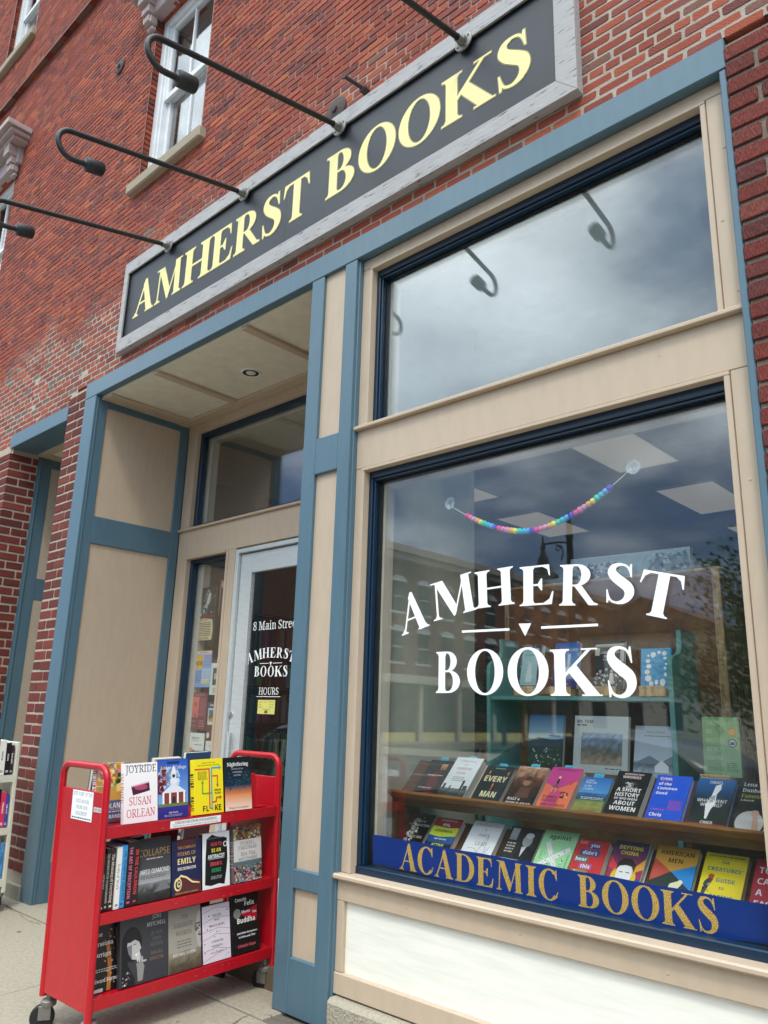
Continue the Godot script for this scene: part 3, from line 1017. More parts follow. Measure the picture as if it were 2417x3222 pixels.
# ---------------------------------------------------------------- shopfront woodwork
func build_storefront() -> void:
	boxes("lintel_beam", "blue", shop, [[-5.812, -0.752, 3.70, 3.838, -0.05, 0.0], [-5.812, -2.72, 3.70, 3.838, -0.3, -0.051]], 0.004)
	boxes("lintel_beam", "blue", shop, [[-7.25, -6.108, 3.60, 3.733, -0.25, 0.0]], 0.004)
	var pil := sub("pilaster", shop)
	boxes("stile", "blue", pil, [[-3.072, -2.972, 0.002, 3.698, -0.09, 0.0]], 0.004)
	boxes("stile", "blue", pil, [[-2.800, -2.712, 0.002, 3.698, -0.09, 0.0]], 0.004)
	for r in [[2.52, 2.72], [0.519, 0.602], [0.002, 0.232]]:
		boxes("rail", "blue", pil, [[-2.9718, -2.8002, r[0], r[1], -0.09, -0.0015]], 0.004)
	for r in [[2.72, 3.698], [0.602, 2.52], [0.232, 0.519]]:
		boxes("panel", "tan", pil, [[-2.973, -2.799, r[0] - 0.004, r[1] + 0.004, -0.08, -0.022]], 0.0)
	boxes("bead", "blue", pil, [[-2.716, -2.704, 0.03, 3.698, -0.06, -0.020]], 0.004)
	# nail heads
	var st := begin()
	for i in 26:
		var x := [-3.05, -2.99, -2.78, -2.73][i % 4] as float
		var y := rng.randf_range(0.2, 3.6)
		lathe(st, [Vector2(0.005, 0.0), Vector2(0.0035, 0.0016), Vector2(0, 0.002)], 7, Transform3D(Basis(Vector3.RIGHT, PI / 2), Vector3(x, y, -0.0003)))
	put("nail_head", done(st), M.blue, pil).set_meta("kind", "stuff")
	boxes("side_trim", "blue", shop, [[-0.780, -0.753, 0.01, 3.698, -0.08, -0.002]], 0.004)
	var zc := -0.048
	boxes("casing", "tan", shop, [[-2.705, -0.781, 3.643, 3.699, -0.1, zc]], 0.003)
	boxes("casing", "tan", shop, [[-2.705, -2.653, 2.732, 3.6425, -0.1, zc - 0.001]], 0.003)
	boxes("casing", "tan", shop, [[-0.853, -0.781, 2.732, 3.6425, -0.1, zc - 0.001]], 0.003)
	boxes("casing", "tan", shop, [[-2.705, -0.781, 2.506, 2.711, -0.12, zc]], 0.003)
	boxes("casing", "tan", shop, [[-2.705, -2.664, 0.62, 2.5055, -0.1, zc - 0.001]], 0.003)
	boxes("casing", "tan", shop, [[-0.853, -0.781, 0.62, 2.5055, -0.1, zc - 0.001]], 0.003)
	boxes("sill_lip", "tan", shop, [[-2.715, -0.775, 2.7115, 2.7315, -0.13, -0.020]], 0.004)
	# stops round the two openings
	var zs := zc + 0.005
	boxes("stop_bead", "tan", shop, [[-2.6528, -0.8542, 3.628, 3.6428, -0.088, zs], [-2.6528, -2.634, 2.732, 3.6278, -0.088, zs - 0.001], [-0.875, -0.8542, 2.732, 3.6278, -0.088, zs - 0.001]], 0.002)
	boxes("stop_bead", "tan", shop, [[-2.6638, -0.8542, 2.490, 2.5052, -0.088, zs], [-2.6638, -2.643, 0.62, 2.4898, -0.088, zs - 0.001], [-0.875, -0.8542, 0.62, 2.4898, -0.088, zs - 0.001]], 0.002)
	shop_window("shop_window", -2.634, -0.875, 2.732, 3.628, 0.035, 0.018)
	shop_window("shop_window", -2.643, -0.875, 0.622, 2.490, 0.035, 0.030)
	boxes("window_sill", "tan", shop, [[-2.715, -0.776, 0.597, 0.6195, -0.14, -0.004]], 0.006)
	boxes("apron_rail", "tan", shop, [[-2.708, -0.781, 0.508, 0.5965, -0.1, -0.034]], 0.003)
	boxes("apron_stile", "tan", shop, [[-2.708, -2.6645, 0.2255, 0.5075, -0.1, -0.0355]], 0.003)
	boxes("apron_stile", "tan", shop, [[-0.86, -0.781, 0.2255, 0.5075, -0.1, -0.0355]], 0.003)
	boxes("apron_rail", "tan", shop, [[-2.710, -0.781, 0.140, 0.225, -0.1, -0.030]], 0.004)
	boxes("apron_panel", "white_panel", shop, [[-2.67, -0.85, 0.22, 0.512, -0.1, -0.056]], 0.0)
	boxes("plinth", "plinth", shop, [[-2.712, -0.753, -0.1, 0.134, -0.2, 0.012]], 0.018)
	# screw heads on the tan boards
	st = begin()
	for p in [[-2.2, 2.55], [-1.9, 2.66], [-1.5, 2.57], [-1.1, 2.64], [-0.80, 3.4], [-0.83, 3.1], [-0.80, 2.8], [-0.82, 2.1], [-0.80, 1.6], [-0.82, 1.2], [-2.68, 2.1], [-2.69, 1.5], [-2.3, 0.545], [-1.75, 0.55], [-1.2, 0.54], [-2.66, 0.56]]:
		var zz := -0.0338 if p[1] < 0.6 else zc - 0.001
		lathe(st, [Vector2(0.006, 0.0), Vector2(0.0045, 0.002), Vector2(0, 0.0022)], 7, Transform3D(Basis(Vector3.RIGHT, PI / 2), Vector3(p[0], p[1], zz)))
	put("nail_head", done(st), M.tan, shop).set_meta("kind", "stuff")

func shop_window(called: String, x0: float, x1: float, y0: float, y1: float, fw: float, fb: float) -> Node3D:
	var o := sub(called, shop)
	var a := -0.135
	var b := -0.084
	boxes("frame", "navy", o, [[x0, x1, y1 - fw, y1 + 0.01, a, b], [x0 - 0.01, x0 + fw * 0.6, y0 + fb, y1 - fw, a, b - 0.001], [x1 - 0.012, x1 + 0.01, y0 + fb, y1 - fw, a, b - 0.001], [x0 - 0.01, x1 + 0.01, y0 - 0.01, y0 + fb, a, b + 0.004]], 0.004)
	boxes("frame", "navy", o, [[x0 + fw * 0.6, x1 - 0.012, y1 - fw - 0.012, y1 - fw, a, b - 0.012], [x0 + fw * 0.6, x0 + fw * 0.6 + 0.010, y0 + fb, y1 - fw - 0.012, a, b - 0.013]], 0.003)
	boxes("gasket", "gasket", o, [[x0 + fw * 0.6, x1 - 0.012, y1 - fw - 0.020, y1 - fw - 0.012, a - 0.02, a + 0.012], [x0 + fw * 0.6 + 0.01, x0 + fw * 0.6 + 0.017, y0 + fb, y1 - fw - 0.02, a - 0.02, a + 0.011], [x1 - 0.018, x1 - 0.012, y0 + fb, y1 - fw - 0.02, a - 0.02, a + 0.011], [x0 + fw * 0.6, x1 - 0.012, y0 + fb, y0 + fb + 0.004, a - 0.02, a + 0.001]], 0.0)
	pane(o, x0 + 0.01, x1 - 0.006, y0 + 0.01, y1 - 0.01, a, 0.0012, true, y0 > 2.0)
	# inner side of the fixed frame
	boxes("frame", "putty_enamel", o, [[x0 - 0.02, x0 + fw * 0.6 + 0.03, y0, y1, -0.22, a - 0.022], [x0, x1, y1 - fw - 0.03, y1 + 0.02, -0.22, a - 0.023], [x1 - 0.03, x1 + 0.02, y0, y1, -0.22, a - 0.022]], 0.0)
	return o

func pane(o: Node3D, x0: float, x1: float, y0: float, y1: float, z: float, tilt: float, double := true, coat := false) -> void:
	var c := Vector3((x0 + x1) * 0.5, (y0 + y1) * 0.5, 0)
	for k in (2 if double else 1):
		var st := begin()
		bx(st, x0 - c.x, x1 - c.x, y0 - c.y, y1 - c.y, -0.003, 0.003, 0.0)
		var B := Basis(Vector3.UP, tilt * k) * Basis(Vector3.RIGHT, tilt * 0.7 * k)
		put("pane", done(st), M.coated_glass if coat and k == 1 else M.glass, o, Transform3D(B, Vector3(c.x, c.y, z + 0.003 - 0.016 * k)))

# ---------------------------------------------------------------- recessed doorway
func build_alcove() -> void:
	# street-side post of the doorway and its panelled cheek
	var st := begin()
	bx(st, -5.810, -5.627, 0.0, 3.699, -0.02, 0.0, 0.004)
	bx(st, -5.80, -5.627, 0.0, 3.699, -0.105, -0.0202, 0.003)
	bx(st, -5.6269, -5.621, 0.0, 3.699, -0.032, -0.020, 0.003)
	put("door_post", done(st), M.blue, shop)
	var ck := sub("doorway_cheek", shop)
	boxes("stile", "blue", ck, [[-5.70, -5.6265, 0.0, 3.69, -0.8655, -0.788]], 0.003)
	for r in [[3.622, 3.69], [2.517, 2.73], [0.0, 0.26]]:
		boxes("rail", "blue", ck, [[-5.70, -5.6275, r[0], r[1], -0.7875, -0.1055]], 0.003)
	for r in [[2.72, 3.63], [0.25, 2.52]]:
		boxes("panel", "tan", ck, [[-5.72, -5.641, r[0], r[1], -0.80, -0.10]], 0.0)
	boxes("wall", "tan", shop, [[-3.069, -2.97, 0.0, 3.69, -0.87, -0.0905]], 0.002)
	# ceiling of the doorway
	boxes("soffit", "soffit", shop, [[-5.64, -3.05, 3.705, 3.75, -0.867, -0.3005]], 0.0)
	boxes("soffit", "soffit", shop, [[-5.64, -3.05, 3.6895, 3.699, -0.867, -0.052]], 0.0)
	var batten := [[-5.64, -3.05, 3.668, 3.689, -0.867, -0.765], [-5.6262, -5.47, 3.6695, 3.689, -0.7645, -0.052], [-3.14, -3.071, 3.6695, 3.689, -0.7645, -0.052]]
	for x in [-4.835, -3.78]:
		batten.append([x - 0.028, x + 0.028, 3.664, 3.689, -0.7645, -0.052])
	for b in batten:
		boxes("soffit_batten", "tan", shop, [b], 0.004)
	var dl := sub("downlight", shop, at(Vector3(-4.32, 3.6895, -0.523)))
	st = begin()
	lathe(st, [Vector2(0.058, -0.004), Vector2(0.066, -0.008), Vector2(0.075, -0.004), Vector2(0.076, 0.0)], 28)
	put("trim_ring", done(st), M.white_wood, dl)
	st = begin()
	lathe(st, [Vector2(0.0, -0.0025), Vector2(0.036, -0.0025), Vector2(0.060, -0.0045)], 28)
	put("can", done(st), M.gasket, dl)
	st = begin()
	lathe(st, [Vector2(0.0, -0.011), Vector2(0.02, -0.0102), Vector2(0.034, -0.006), Vector2(0.037, -0.001)], 24)
	put("bulb", done(st), M.soffit, dl)
	# back wall of the doorway
	var z := -0.868
	boxes("casing", "tan", shop, [[-5.626, -5.527, 0.0, 3.667, -1.0, z - 0.001], [-5.64, -3.04, 3.610, 3.74, -1.05, z]], 0.003)
	boxes("sill_lip", "tan", shop, [[-5.63, -3.07, 2.736, 2.756, -0.95, -0.846]], 0.004)
	boxes("casing", "tan", shop, [[-5.5265, -3.07, 2.506, 2.7355, -1.0, z - 0.001]], 0.003)
	boxes("stop_bead", "tan", shop, [[-5.5268, -3.07, 3.596, 3.6098, -0.92, z + 0.005], [-5.5268, -5.490, 2.7565, 3.5958, -0.92, z + 0.004], [-5.5268, -4.942, 2.492, 2.5058, -0.92, z + 0.005], [-5.5268, -5.478, 0.4, 2.4918, -0.92, z + 0.004]], 0.002)
	boxes("mullion", "tan", shop, [[-4.942, -4.802, 0.0, 2.5055, -1.0, z]], 0.003)
	boxes("mullion", "tan", shop, [[-4.930, -4.905, 0.0, 2.5053, z, z + 0.005], [-4.83, -4.803, 0.0, 2.5053, z, z + 0.012]], 0.002)
	boxes("casing", "tan", shop, [[-3.70, -3.07, 0.0, 2.5055, -1.0, z]], 0.003)
	boxes("casing", "tan", shop, [[-5.5265, -4.943, 0.0, 0.40, -1.0, z - 0.001]], 0.003)
	var tr := sub("transom_window", shop)
	boxes("frame", "navy", tr, [[-5.49, -3.07, 3.556, 3.60, -0.96, -0.905], [-5.495, -5.455, 2.77, 3.556, -0.96, -0.906], [-5.49, -3.07, 2.75, 2.786, -0.96, -0.900]], 0.004)
	boxes("frame", "putty_enamel", tr, [[-5.49, -5.405, 2.76, 3.60, -1.04, -0.975], [-5.40, -3.07, 3.53, 3.60, -1.04, -0.976]], 0.0)
	pane(tr, -5.47, -3.07, 2.77, 3.58, -0.955, 0.0008)
	var sl := sub("side_window", shop)
	boxes("frame", "navy", sl, [[-5.48, -4.94, 2.462, 2.494, -0.96, -0.905], [-5.485, -5.450, 0.40, 2.462, -0.96, -0.906], [-5.48, -4.94, 0.38, 0.42, -0.96, -0.905]], 0.004)
	pane(sl, -5.46, -4.94, 0.39, 2.48, -0.955, 0.0008)
	boxes("frame", "putty_enamel", sl, [[-5.47, -5.38, 0.40, 2.46, -1.04, -0.976]], 0.0)
	# the glazed door
	var d := sub("door", shop)
	boxes("jamb", "aluminium", d, [[-4.801, -4.763, 0.0, 2.490, -0.97, -0.858]], 0.002)
	boxes("jamb", "aluminium", d, [[-4.7625, -3.70, 2.459, 2.490, -0.97, -0.859], [-3.74, -3.701, 0.0, 2.4585, -0.97, -0.859]], 0.002)
	boxes("leaf_stile", "aluminium", d, [[-4.757, -4.628, 0.02, 2.450, -0.925, -0.885]], 0.002)
	boxes("leaf_stile", "aluminium", d, [[-3.87, -3.745, 0.02, 2.450, -0.925, -0.885]], 0.002)
	boxes("leaf_rail", "aluminium", d, [[-4.6275, -3.8705, 2.312, 2.450, -0.925, -0.886]], 0.002)
	boxes("leaf_rail", "aluminium", d, [[-4.6275, -3.8705, 0.02, 0.28, -0.925, -0.886]], 0.002)
	boxes("glazing_bead", "aluminium", d, [[-4.6275, -4.6165, 0.28, 2.311, -0.915, -0.879], [-4.616, -3.8705, 2.300, 2.311, -0.915, -0.8795]], 0.002)
	pane(d, -4.62, -3.87, 0.27, 2.31, -0.905, 0.0, false)
	st = begin()
	lathe(st, [Vector2(0.021, 0.0), Vector2(0.019, 0.009), Vector2(0.011, 0.010), Vector2(0.010, 0.007), Vector2(0, 0.007)], 20, Transform3D(Basis(Vector3.RIGHT, PI / 2), Vector3(-4.74, 1.278, -0.885)))
	put("lock", done(st), M.chrome, d)
	boxes("handle", "aluminium", d, [[-4.757, -4.70, 0.86, 1.16, -0.8845, -0.880], [-4.722, -4.712, 0.86, 1.16, -0.8795, -0.845], [-4.7115, -4.695, 0.86, 1.16, -0.855, -0.845]], 0.002)
	# the neighbour's doorway
	boxes("soffit", "soffit", shop, [[-7.25, -6.10, 3.598, 3.64, -0.9, -0.251]], 0.0)
	boxes("soffit_batten", "tan", shop, [[-7.22, -6.11, 3.585, 3.5975, -0.32, -0.2515]], 0.0)
	boxes("soffit_batten", "tan", shop, [[-7.22, -7.1, 3.5855, 3.5975, -0.9, -0.3205]], 0.0)
	boxes("door_post", "blue", shop, [[-7.30, -7.224, 0.0, 3.584, -0.40, -0.264], [-7.223, -7.216, 0.0, 3.584, -0.30, -0.286]], 0.003)
	boxes("rail", "blue", shop, [[-7.3, -7.2255, 3.50, 3.584, -0.9, -0.4005], [-7.3, -7.2255, 2.24, 2.44, -0.9, -0.4005], [-7.3, -7.2255, 0.0, 0.25, -0.9, -0.4005]], 0.003)
	boxes("panel", "tan", shop, [[-7.33, -7.237, 0.2, 3.52, -0.9, -0.40]], 0.0)
	boxes("wall", "tan", shop, [[-7.3, -6.0, 0.0, 3.6, -1.0, -0.9]], 0.0)
	boxes("wall", "tan", shop, [[-6.109, -6.05, 0.0, 3.60, -0.9, -0.11]], 0.0)

# ---------------------------------------------------------------- shop room behind the glass
func build_interior() -> void:
	var room := Node3D.new()
	name_and_add(room, "shop_interior", null)
	room.set_meta("kind", "structure")
	boxes("floor", "room_floor", room, [[-6.9, 0.7, -0.1, 0.10, -10.2, -0.14]], 0.0)
	boxes("ceiling", "ceiling", room, [[-6.9, 0.7, 3.66, 3.70, -10.2, -1.001], [-3.06, 0.7, 3.66, 3.699, -1.0, -0.15]], 0.0)
	boxes("wall", "room_wall", room, [[-7.0, -6.85, 0.1, 3.66, -10.2, -1.0], [0.7, 0.85, 0.1, 3.66, -10.2, -0.3], [-6.85, 0.7, 0.1, 3.66, -10.3, -10.1], [-6.85, -5.62, 0.0, 3.69, -1.1, -0.9]], 0.0)
	boxes("wall", "display_wall", room, [[-2.73, -2.665, 0.62, 3.659, -1.0, -0.222]], 0.002)
	boxes("wall", "display_wall", room, [[-0.86, -0.80, 0.62, 3.659, -0.9, -0.222]], 0.002)
	boxes("wall", "display_wall", room, [[-3.06, -2.731, 0.1, 3.659, -1.0, -0.88]], 0.0)
	boxes("platform", "dark_wood", room, [[-2.664, -0.861, 0.1, 0.655, -0.80, -0.20]], 0.002)
	# lit ceiling lights
	var where := ["nearest the garland", "in the second row behind the garland", "nearest the right edge of the display window", "in the second row by the right edge", "third from the front, above the garland", "nearest above the glass door", "in the second row above the glass door", "farthest at the right"]
	var li := 0
	for p in [[-3.0, -3.6], [-3.0, -5.6], [-1.2, -3.6], [-1.2, -5.6], [-3.0, -7.6], [-5.0, -3.6], [-5.0, -5.6], [-1.2, -7.6]]:
		var o := thing("ceiling_light", "lit ceiling light panel inside the shop, " + where[li], "ceiling light", at(Vector3(p[0], 3.655, p[1])), "ceiling lights inside the shop")
		li += 1
		boxes("frame", "white_wood", o, [[-0.31, 0.31, -0.012, 0.0, 0.60, 0.62], [-0.31, 0.31, -0.012, 0.0, -0.62, -0.60], [-0.31, -0.29, -0.012, 0.0, -0.5995, 0.5995], [0.29, 0.31, -0.012, 0.0, -0.5995, 0.5995]], 0.002)
		var st := begin()
		bx(st, -0.289, 0.289, -0.008, -0.001, -0.599, 0.599, 0.0)
		put("diffuser", done(st), M.diffuser, o)
		var l := AreaLight3D.new()
		l.name = "lamp"
		l.area_size = Vector2(0.56, 1.18)
		l.light_energy = 0.08
		l.light_color = Color(1.0, 0.95, 0.85)
		l.shadow_enabled = true
		l.position = Vector3(0, -0.02, 0)
		l.rotation_degrees = Vector3(-90, 0, 0)
		o.add_child(l)
	# bookshelves against the back and side walls
	for q in [[-5.8, "far left"], [-3.6, "left of the middle"], [-1.4, "right of the middle"], [0.8, "far right"]]:
		wall_shelf(Vector3(q[0] - 0.2, 0.1, -9.9), 0.0, "dim tall bookshelf against the shop's back wall, " + q[1])
	for k in 3:
		var d: String = ["nearest the street", "halfway back", "farthest back"][k]
		wall_shelf(Vector3(0.5, 0.1, -3.0 - 2.2 * k), -PI / 2, "dim bookshelf on the shop's right wall, " + d)
		wall_shelf(Vector3(-6.65, 0.1, -3.0 - 2.2 * k), PI / 2, "dim bookshelf on the shop's left wall, " + d)
	wall_shelf(Vector3(-4.2, 0.1, -2.9), 0.0, "low bookshelf seen through the foot of the glass door", 1.25)

func wall_shelf(p: Vector3, turn: float, label: String, hgt := 2.2) -> void:
	var o := thing("bookshelf", label, "bookshelf", at(p, turn), "bookshelves inside the shop")
	var list := [[-1.05, -1.02, 0, hgt, -0.02, 0.26], [1.02, 1.05, 0, hgt, -0.02, 0.26], [-1.02, 1.02, 0, hgt, -0.03, -0.02]]
	var n := int(hgt / 0.36)
	for i in n + 1:
		list.append([-1.02, 1.02, i * 0.36, i * 0.36 + 0.02, -0.02, 0.25])
	boxes("carcass", "dark_wood", o, list, 0.0)
	var st := begin()
	for i in n:
		var x := -1.0
		while x < 0.97:
			var t := rng.randf_range(0.02, 0.05)
			var hh := rng.randf_range(0.2, 0.29)
			var c := Color.from_hsv(rng.randf(), rng.randf_range(0.1, 0.7), rng.randf_range(0.2, 0.85))
			st.set_color(c.srgb_to_linear())
			bx(st, x, x + t - 0.002, i * 0.36 + 0.021, i * 0.36 + 0.021 + hh, 0.02, 0.2 + rng.randf_range(0, 0.03), 0.0)
			x += t
	put("book_row", done(st), M.paper, o).set_meta("kind", "stuff")

# ---------------------------------------------------------------- sash windows of the upper floors
func build_upper_windows() -> void:
	for q in [[-5.41, -4.485, 5.50, 7.26, true], [-9.33, -8.40, 5.50, 7.26, true], [-9.33, -8.40, 9.10, 10.8, true], [-1.49, -0.565, 5.50, 7.26, true]]:
		var x0: float = q[0]
		var x1: float = q[1]
		var y0: float = q[2]
		var y1: float = q[3]
		var zo := 0.065 if y0 > 8.0 else 0.0
		var o := sub("sash_window", shop)
		boxes("sill", "stone", o, [[x0 - 0.075, x1 + 0.07, y0 - 0.075, y0 + 0.03, -0.16 + zo, 0.045 + zo]], 0.012)
		var zf := -0.085 + zo
		boxes("frame", "white_wood", o, [[x0, x0 + 0.075, y0 + 0.03, y1, zf - 0.1, zf], [x1 - 0.075, x1, y0 + 0.03, y1, zf - 0.1, zf], [x0 + 0.075, x1 - 0.075, y1 - 0.09, y1, zf - 0.1, zf]], 0.004)
		boxes("frame", "white_wood", o, [[x0 + 0.0752, x0 + 0.098, y0 + 0.03, y1 - 0.09, zf - 0.1, zf - 0.022], [x1 - 0.098, x1 - 0.0752, y0 + 0.03, y1 - 0.09, zf - 0.1, zf - 0.022]], 0.003)
		var a := x0 + 0.098
		var b := x1 - 0.098
		var ym := (y0 + y1) * 0.5 + 0.02
		var yt := y1 - 0.09
		for s in 2:
			var zz := zf - 0.03 - 0.035 * (1 - s)
			var lo := ym - 0.03 if s == 1 else y0 + 0.03
			var hi := yt if s == 1 else ym + 0.02
			if s == 1:
				zz = zf - 0.03
			else:
				zz = zf - 0.068
			var sash := boxes("sash", "white_wood", o, [[a, a + 0.045, lo, hi, zz - 0.035, zz], [b - 0.045, b, lo, hi, zz - 0.035, zz], [a + 0.045, b - 0.045, hi - 0.05, hi, zz - 0.035, zz - 0.001], [a + 0.045, b - 0.045, lo, lo + 0.055, zz - 0.035, zz - 0.001], [(a + b) / 2 - 0.009, (a + b) / 2 + 0.009, lo + 0.055, hi - 0.05, zz - 0.030, zz - 0.005]], 0.003)
			sash.name = sash.name
			var st := begin()
			bx(st, a + 0.045, b - 0.045, lo + 0.05, hi - 0.045, zz - 0.022, zz - 0.018, 0.0)
			put("pane", done(st), M.glass, o)
		# room behind: a closed pale blind
		var st2 := begin()
		for i in 14:
			var u0 := lerpf(a, b, i / 14.0)
			var u1 := lerpf(a, b, (i + 1) / 14.0)
			var z0 := zf - 0.24 + (0.02 if i % 2 == 0 else 0.0)
			var z1 := zf - 0.24 + (0.0 if i % 2 == 0 else 0.02)
			quad(st2, Vector3(u0, y0, z0), Vector3(u1, y0, z1), Vector3(u1, y1, z1), Vector3(u0, y1, z0), Vector3.BACK)
		put("curtain", done(st2), M.curtain, o)
		boxes("room", "room_wall", o, [[x0 - 0.1, x1 + 0.1, y0 - 0.1, y1 + 0.1, zf - 0.6, zf - 0.35], [x0 - 0.1, x0 + 0.02, y0 - 0.1, y1 + 0.1, zf - 0.345, zf - 0.105], [x1 - 0.02, x1 + 0.1, y0 - 0.1, y1 + 0.1, zf - 0.345, zf - 0.105]], 0.0)
		# bracketed hood
		var z := -0.01 + zo
		boxes("hood", "pink_trim", o, [[x0 - 0.12, x1 + 0.12, y1 - 0.02, y1 + 0.19, z - 0.05, z + 0.05], [x0 - 0.22, x1 + 0.22, y1 + 0.19, y1 + 0.235, z - 0.05, z + 0.16], [x0 - 0.26, x1 + 0.26, y1 + 0.235, y1 + 0.29, z - 0.05, z + 0.21], [x0 - 0.29, x1 + 0.29, y1 + 0.29, y1 + 0.36, z - 0.05, z + 0.26]], 0.008)
		for xb in [x0 - 0.03, x1 + 0.03]:
			var st := begin()
			bx(st, xb - 0.07, xb + 0.07, y1 + 0.06, y1 + 0.189, z, z + 0.15, 0.006)
			bx(st, xb - 0.06, xb + 0.06, y1 - 0.03, y1 + 0.059, z, z + 0.11, 0.008)
			bx(st, xb - 0.055, xb + 0.055, y1 - 0.12, y1 - 0.031, z, z + 0.08, 0.012)
			bx(st, xb - 0.045, xb + 0.045, y1 - 0.17, y1 - 0.121, z, z + 0.05, 0.012)
			for k in 3:
				bx(st, xb - 0.046 + k * 0.034, xb - 0.024 + k * 0.034, y1 - 0.11, y1 - 0.035, z + 0.0805, z + 0.092, 0.003)
			put("bracket", done(st), M.pink_trim, o)
	# iron wall ties
	for p in [[-6.035, 7.128, 0.075], [-2.955, 4.815, 0.085]]:
		var st := begin()
		lathe(st, [Vector2(p[2], 0.0), Vector2(p[2], 0.010), Vector2(p[2] * 0.9, 0.014), Vector2(0.022, 0.018), Vector2(0.022, 0.030), Vector2(0.0, 0.032)], 28, Transform3D(Basis(Vector3.RIGHT, PI / 2), Vector3(p[0], p[1], -0.014)))
		put("wall_tie", done(st), M.rusty_iron, shop)
	var st3 := begin()
	tube(st3, [Vector3(-2.70, 4.79, -0.02), Vector3(-2.70, 4.795, 0.03)], 0.024, 12)
	tube(st3, [Vector3(-2.70, 4.795, 0.03), Vector3(-2.72, 4.80, 0.15)], 0.012, 10)
	put("pipe_stub", done(st3), M.rusty_iron, shop)

# ---------------------------------------------------------------- fascia sign
func build_sign() -> void:
	var o := thing("shop_sign", "long black fascia sign in a peeling grey frame with pale yellow capital letters", "shop sign")
	var x0 := -5.32
	var x1 := -1.345
	var y0 := 3.945
	var y1 := 4.712
	var zb := -0.0135
	boxes("board", "black_board", o, [[-5.30, -3.345, 4.0, 4.66, zb, 0.014], [-3.3435, -1.36, 4.0, 4.66, zb, 0.014]], 0.0015)
	# mitred frame boards
	for side in ["b", "t", "l", "r"]:
		var poly: PackedVector2Array
		var f := 0.104
		match side:
			"b": poly = V2([x0, y0, x1, y0, x1 - f, y0 + f, x0 + f * 0.55, y0 + f])
			"t": poly = V2([x0, y1, x0 + f * 0.55, y1 - 0.1, x1 - f, y1 - 0.1, x1, y1])
			"l": poly = V2([x0, y0, x0 + f * 0.55, y0 + f, x0 + f * 0.55, y1 - 0.1, x0, y1])
			"r": poly = V2([x1, y0, x1, y1, x1 - f, y1 - 0.1, x1 - f, y0 + f])
		var c := Vector2.ZERO
		for p in poly:
			c += p / 4.0
		for i in poly.size():
			poly[i] = c + (poly[i] - c) - (poly[i] - c).normalized() * 0.0012
		var st := begin()
		prism(st, poly, zb, 0.036)
		put("frame_board", done(st), M.sign_frame, o)
	boxes("bead", "gasket", o, [[x0 + 0.058, x1 - 0.104, y0 + 0.1045, y0 + 0.1105, 0.0145, 0.026], [x0 + 0.058, x1 - 0.104, y1 - 0.1065, y1 - 0.1005, 0.0145, 0.026], [x0 + 0.0575, x0 + 0.0635, y0 + 0.111, y1 - 0.107, 0.0145, 0.026], [x1 - 0.11, x1 - 0.1045, y0 + 0.111, y1 - 0.107, 0.0145, 0.026]], 0.001)
	var xs := [-5.145, -4.846, -4.845, -4.49, -4.476, -4.145, -4.135, -3.880, -3.872, -3.580, -3.583, -3.378, -3.380, -3.122, -2.985, -2.730, -2.724, -2.425, -2.420, -2.117, -2.121, -1.782, -1.780, -1.575]
	var word := "AMHERSTBOOKS"
	for i in word.length():
		var X := fit(word[i], xs[i * 2], xs[i * 2 + 1], 4.188, 0.279)
		var st := begin()
		letter(st, word[i], X, 0.0150, 0.0055)
		put("letter_outline", done(st), M.letter_edge, o)
		st = begin()
		letter(st, word[i], X, 0.0165)
		put("letter", done(st), M.letter_leaf, o)

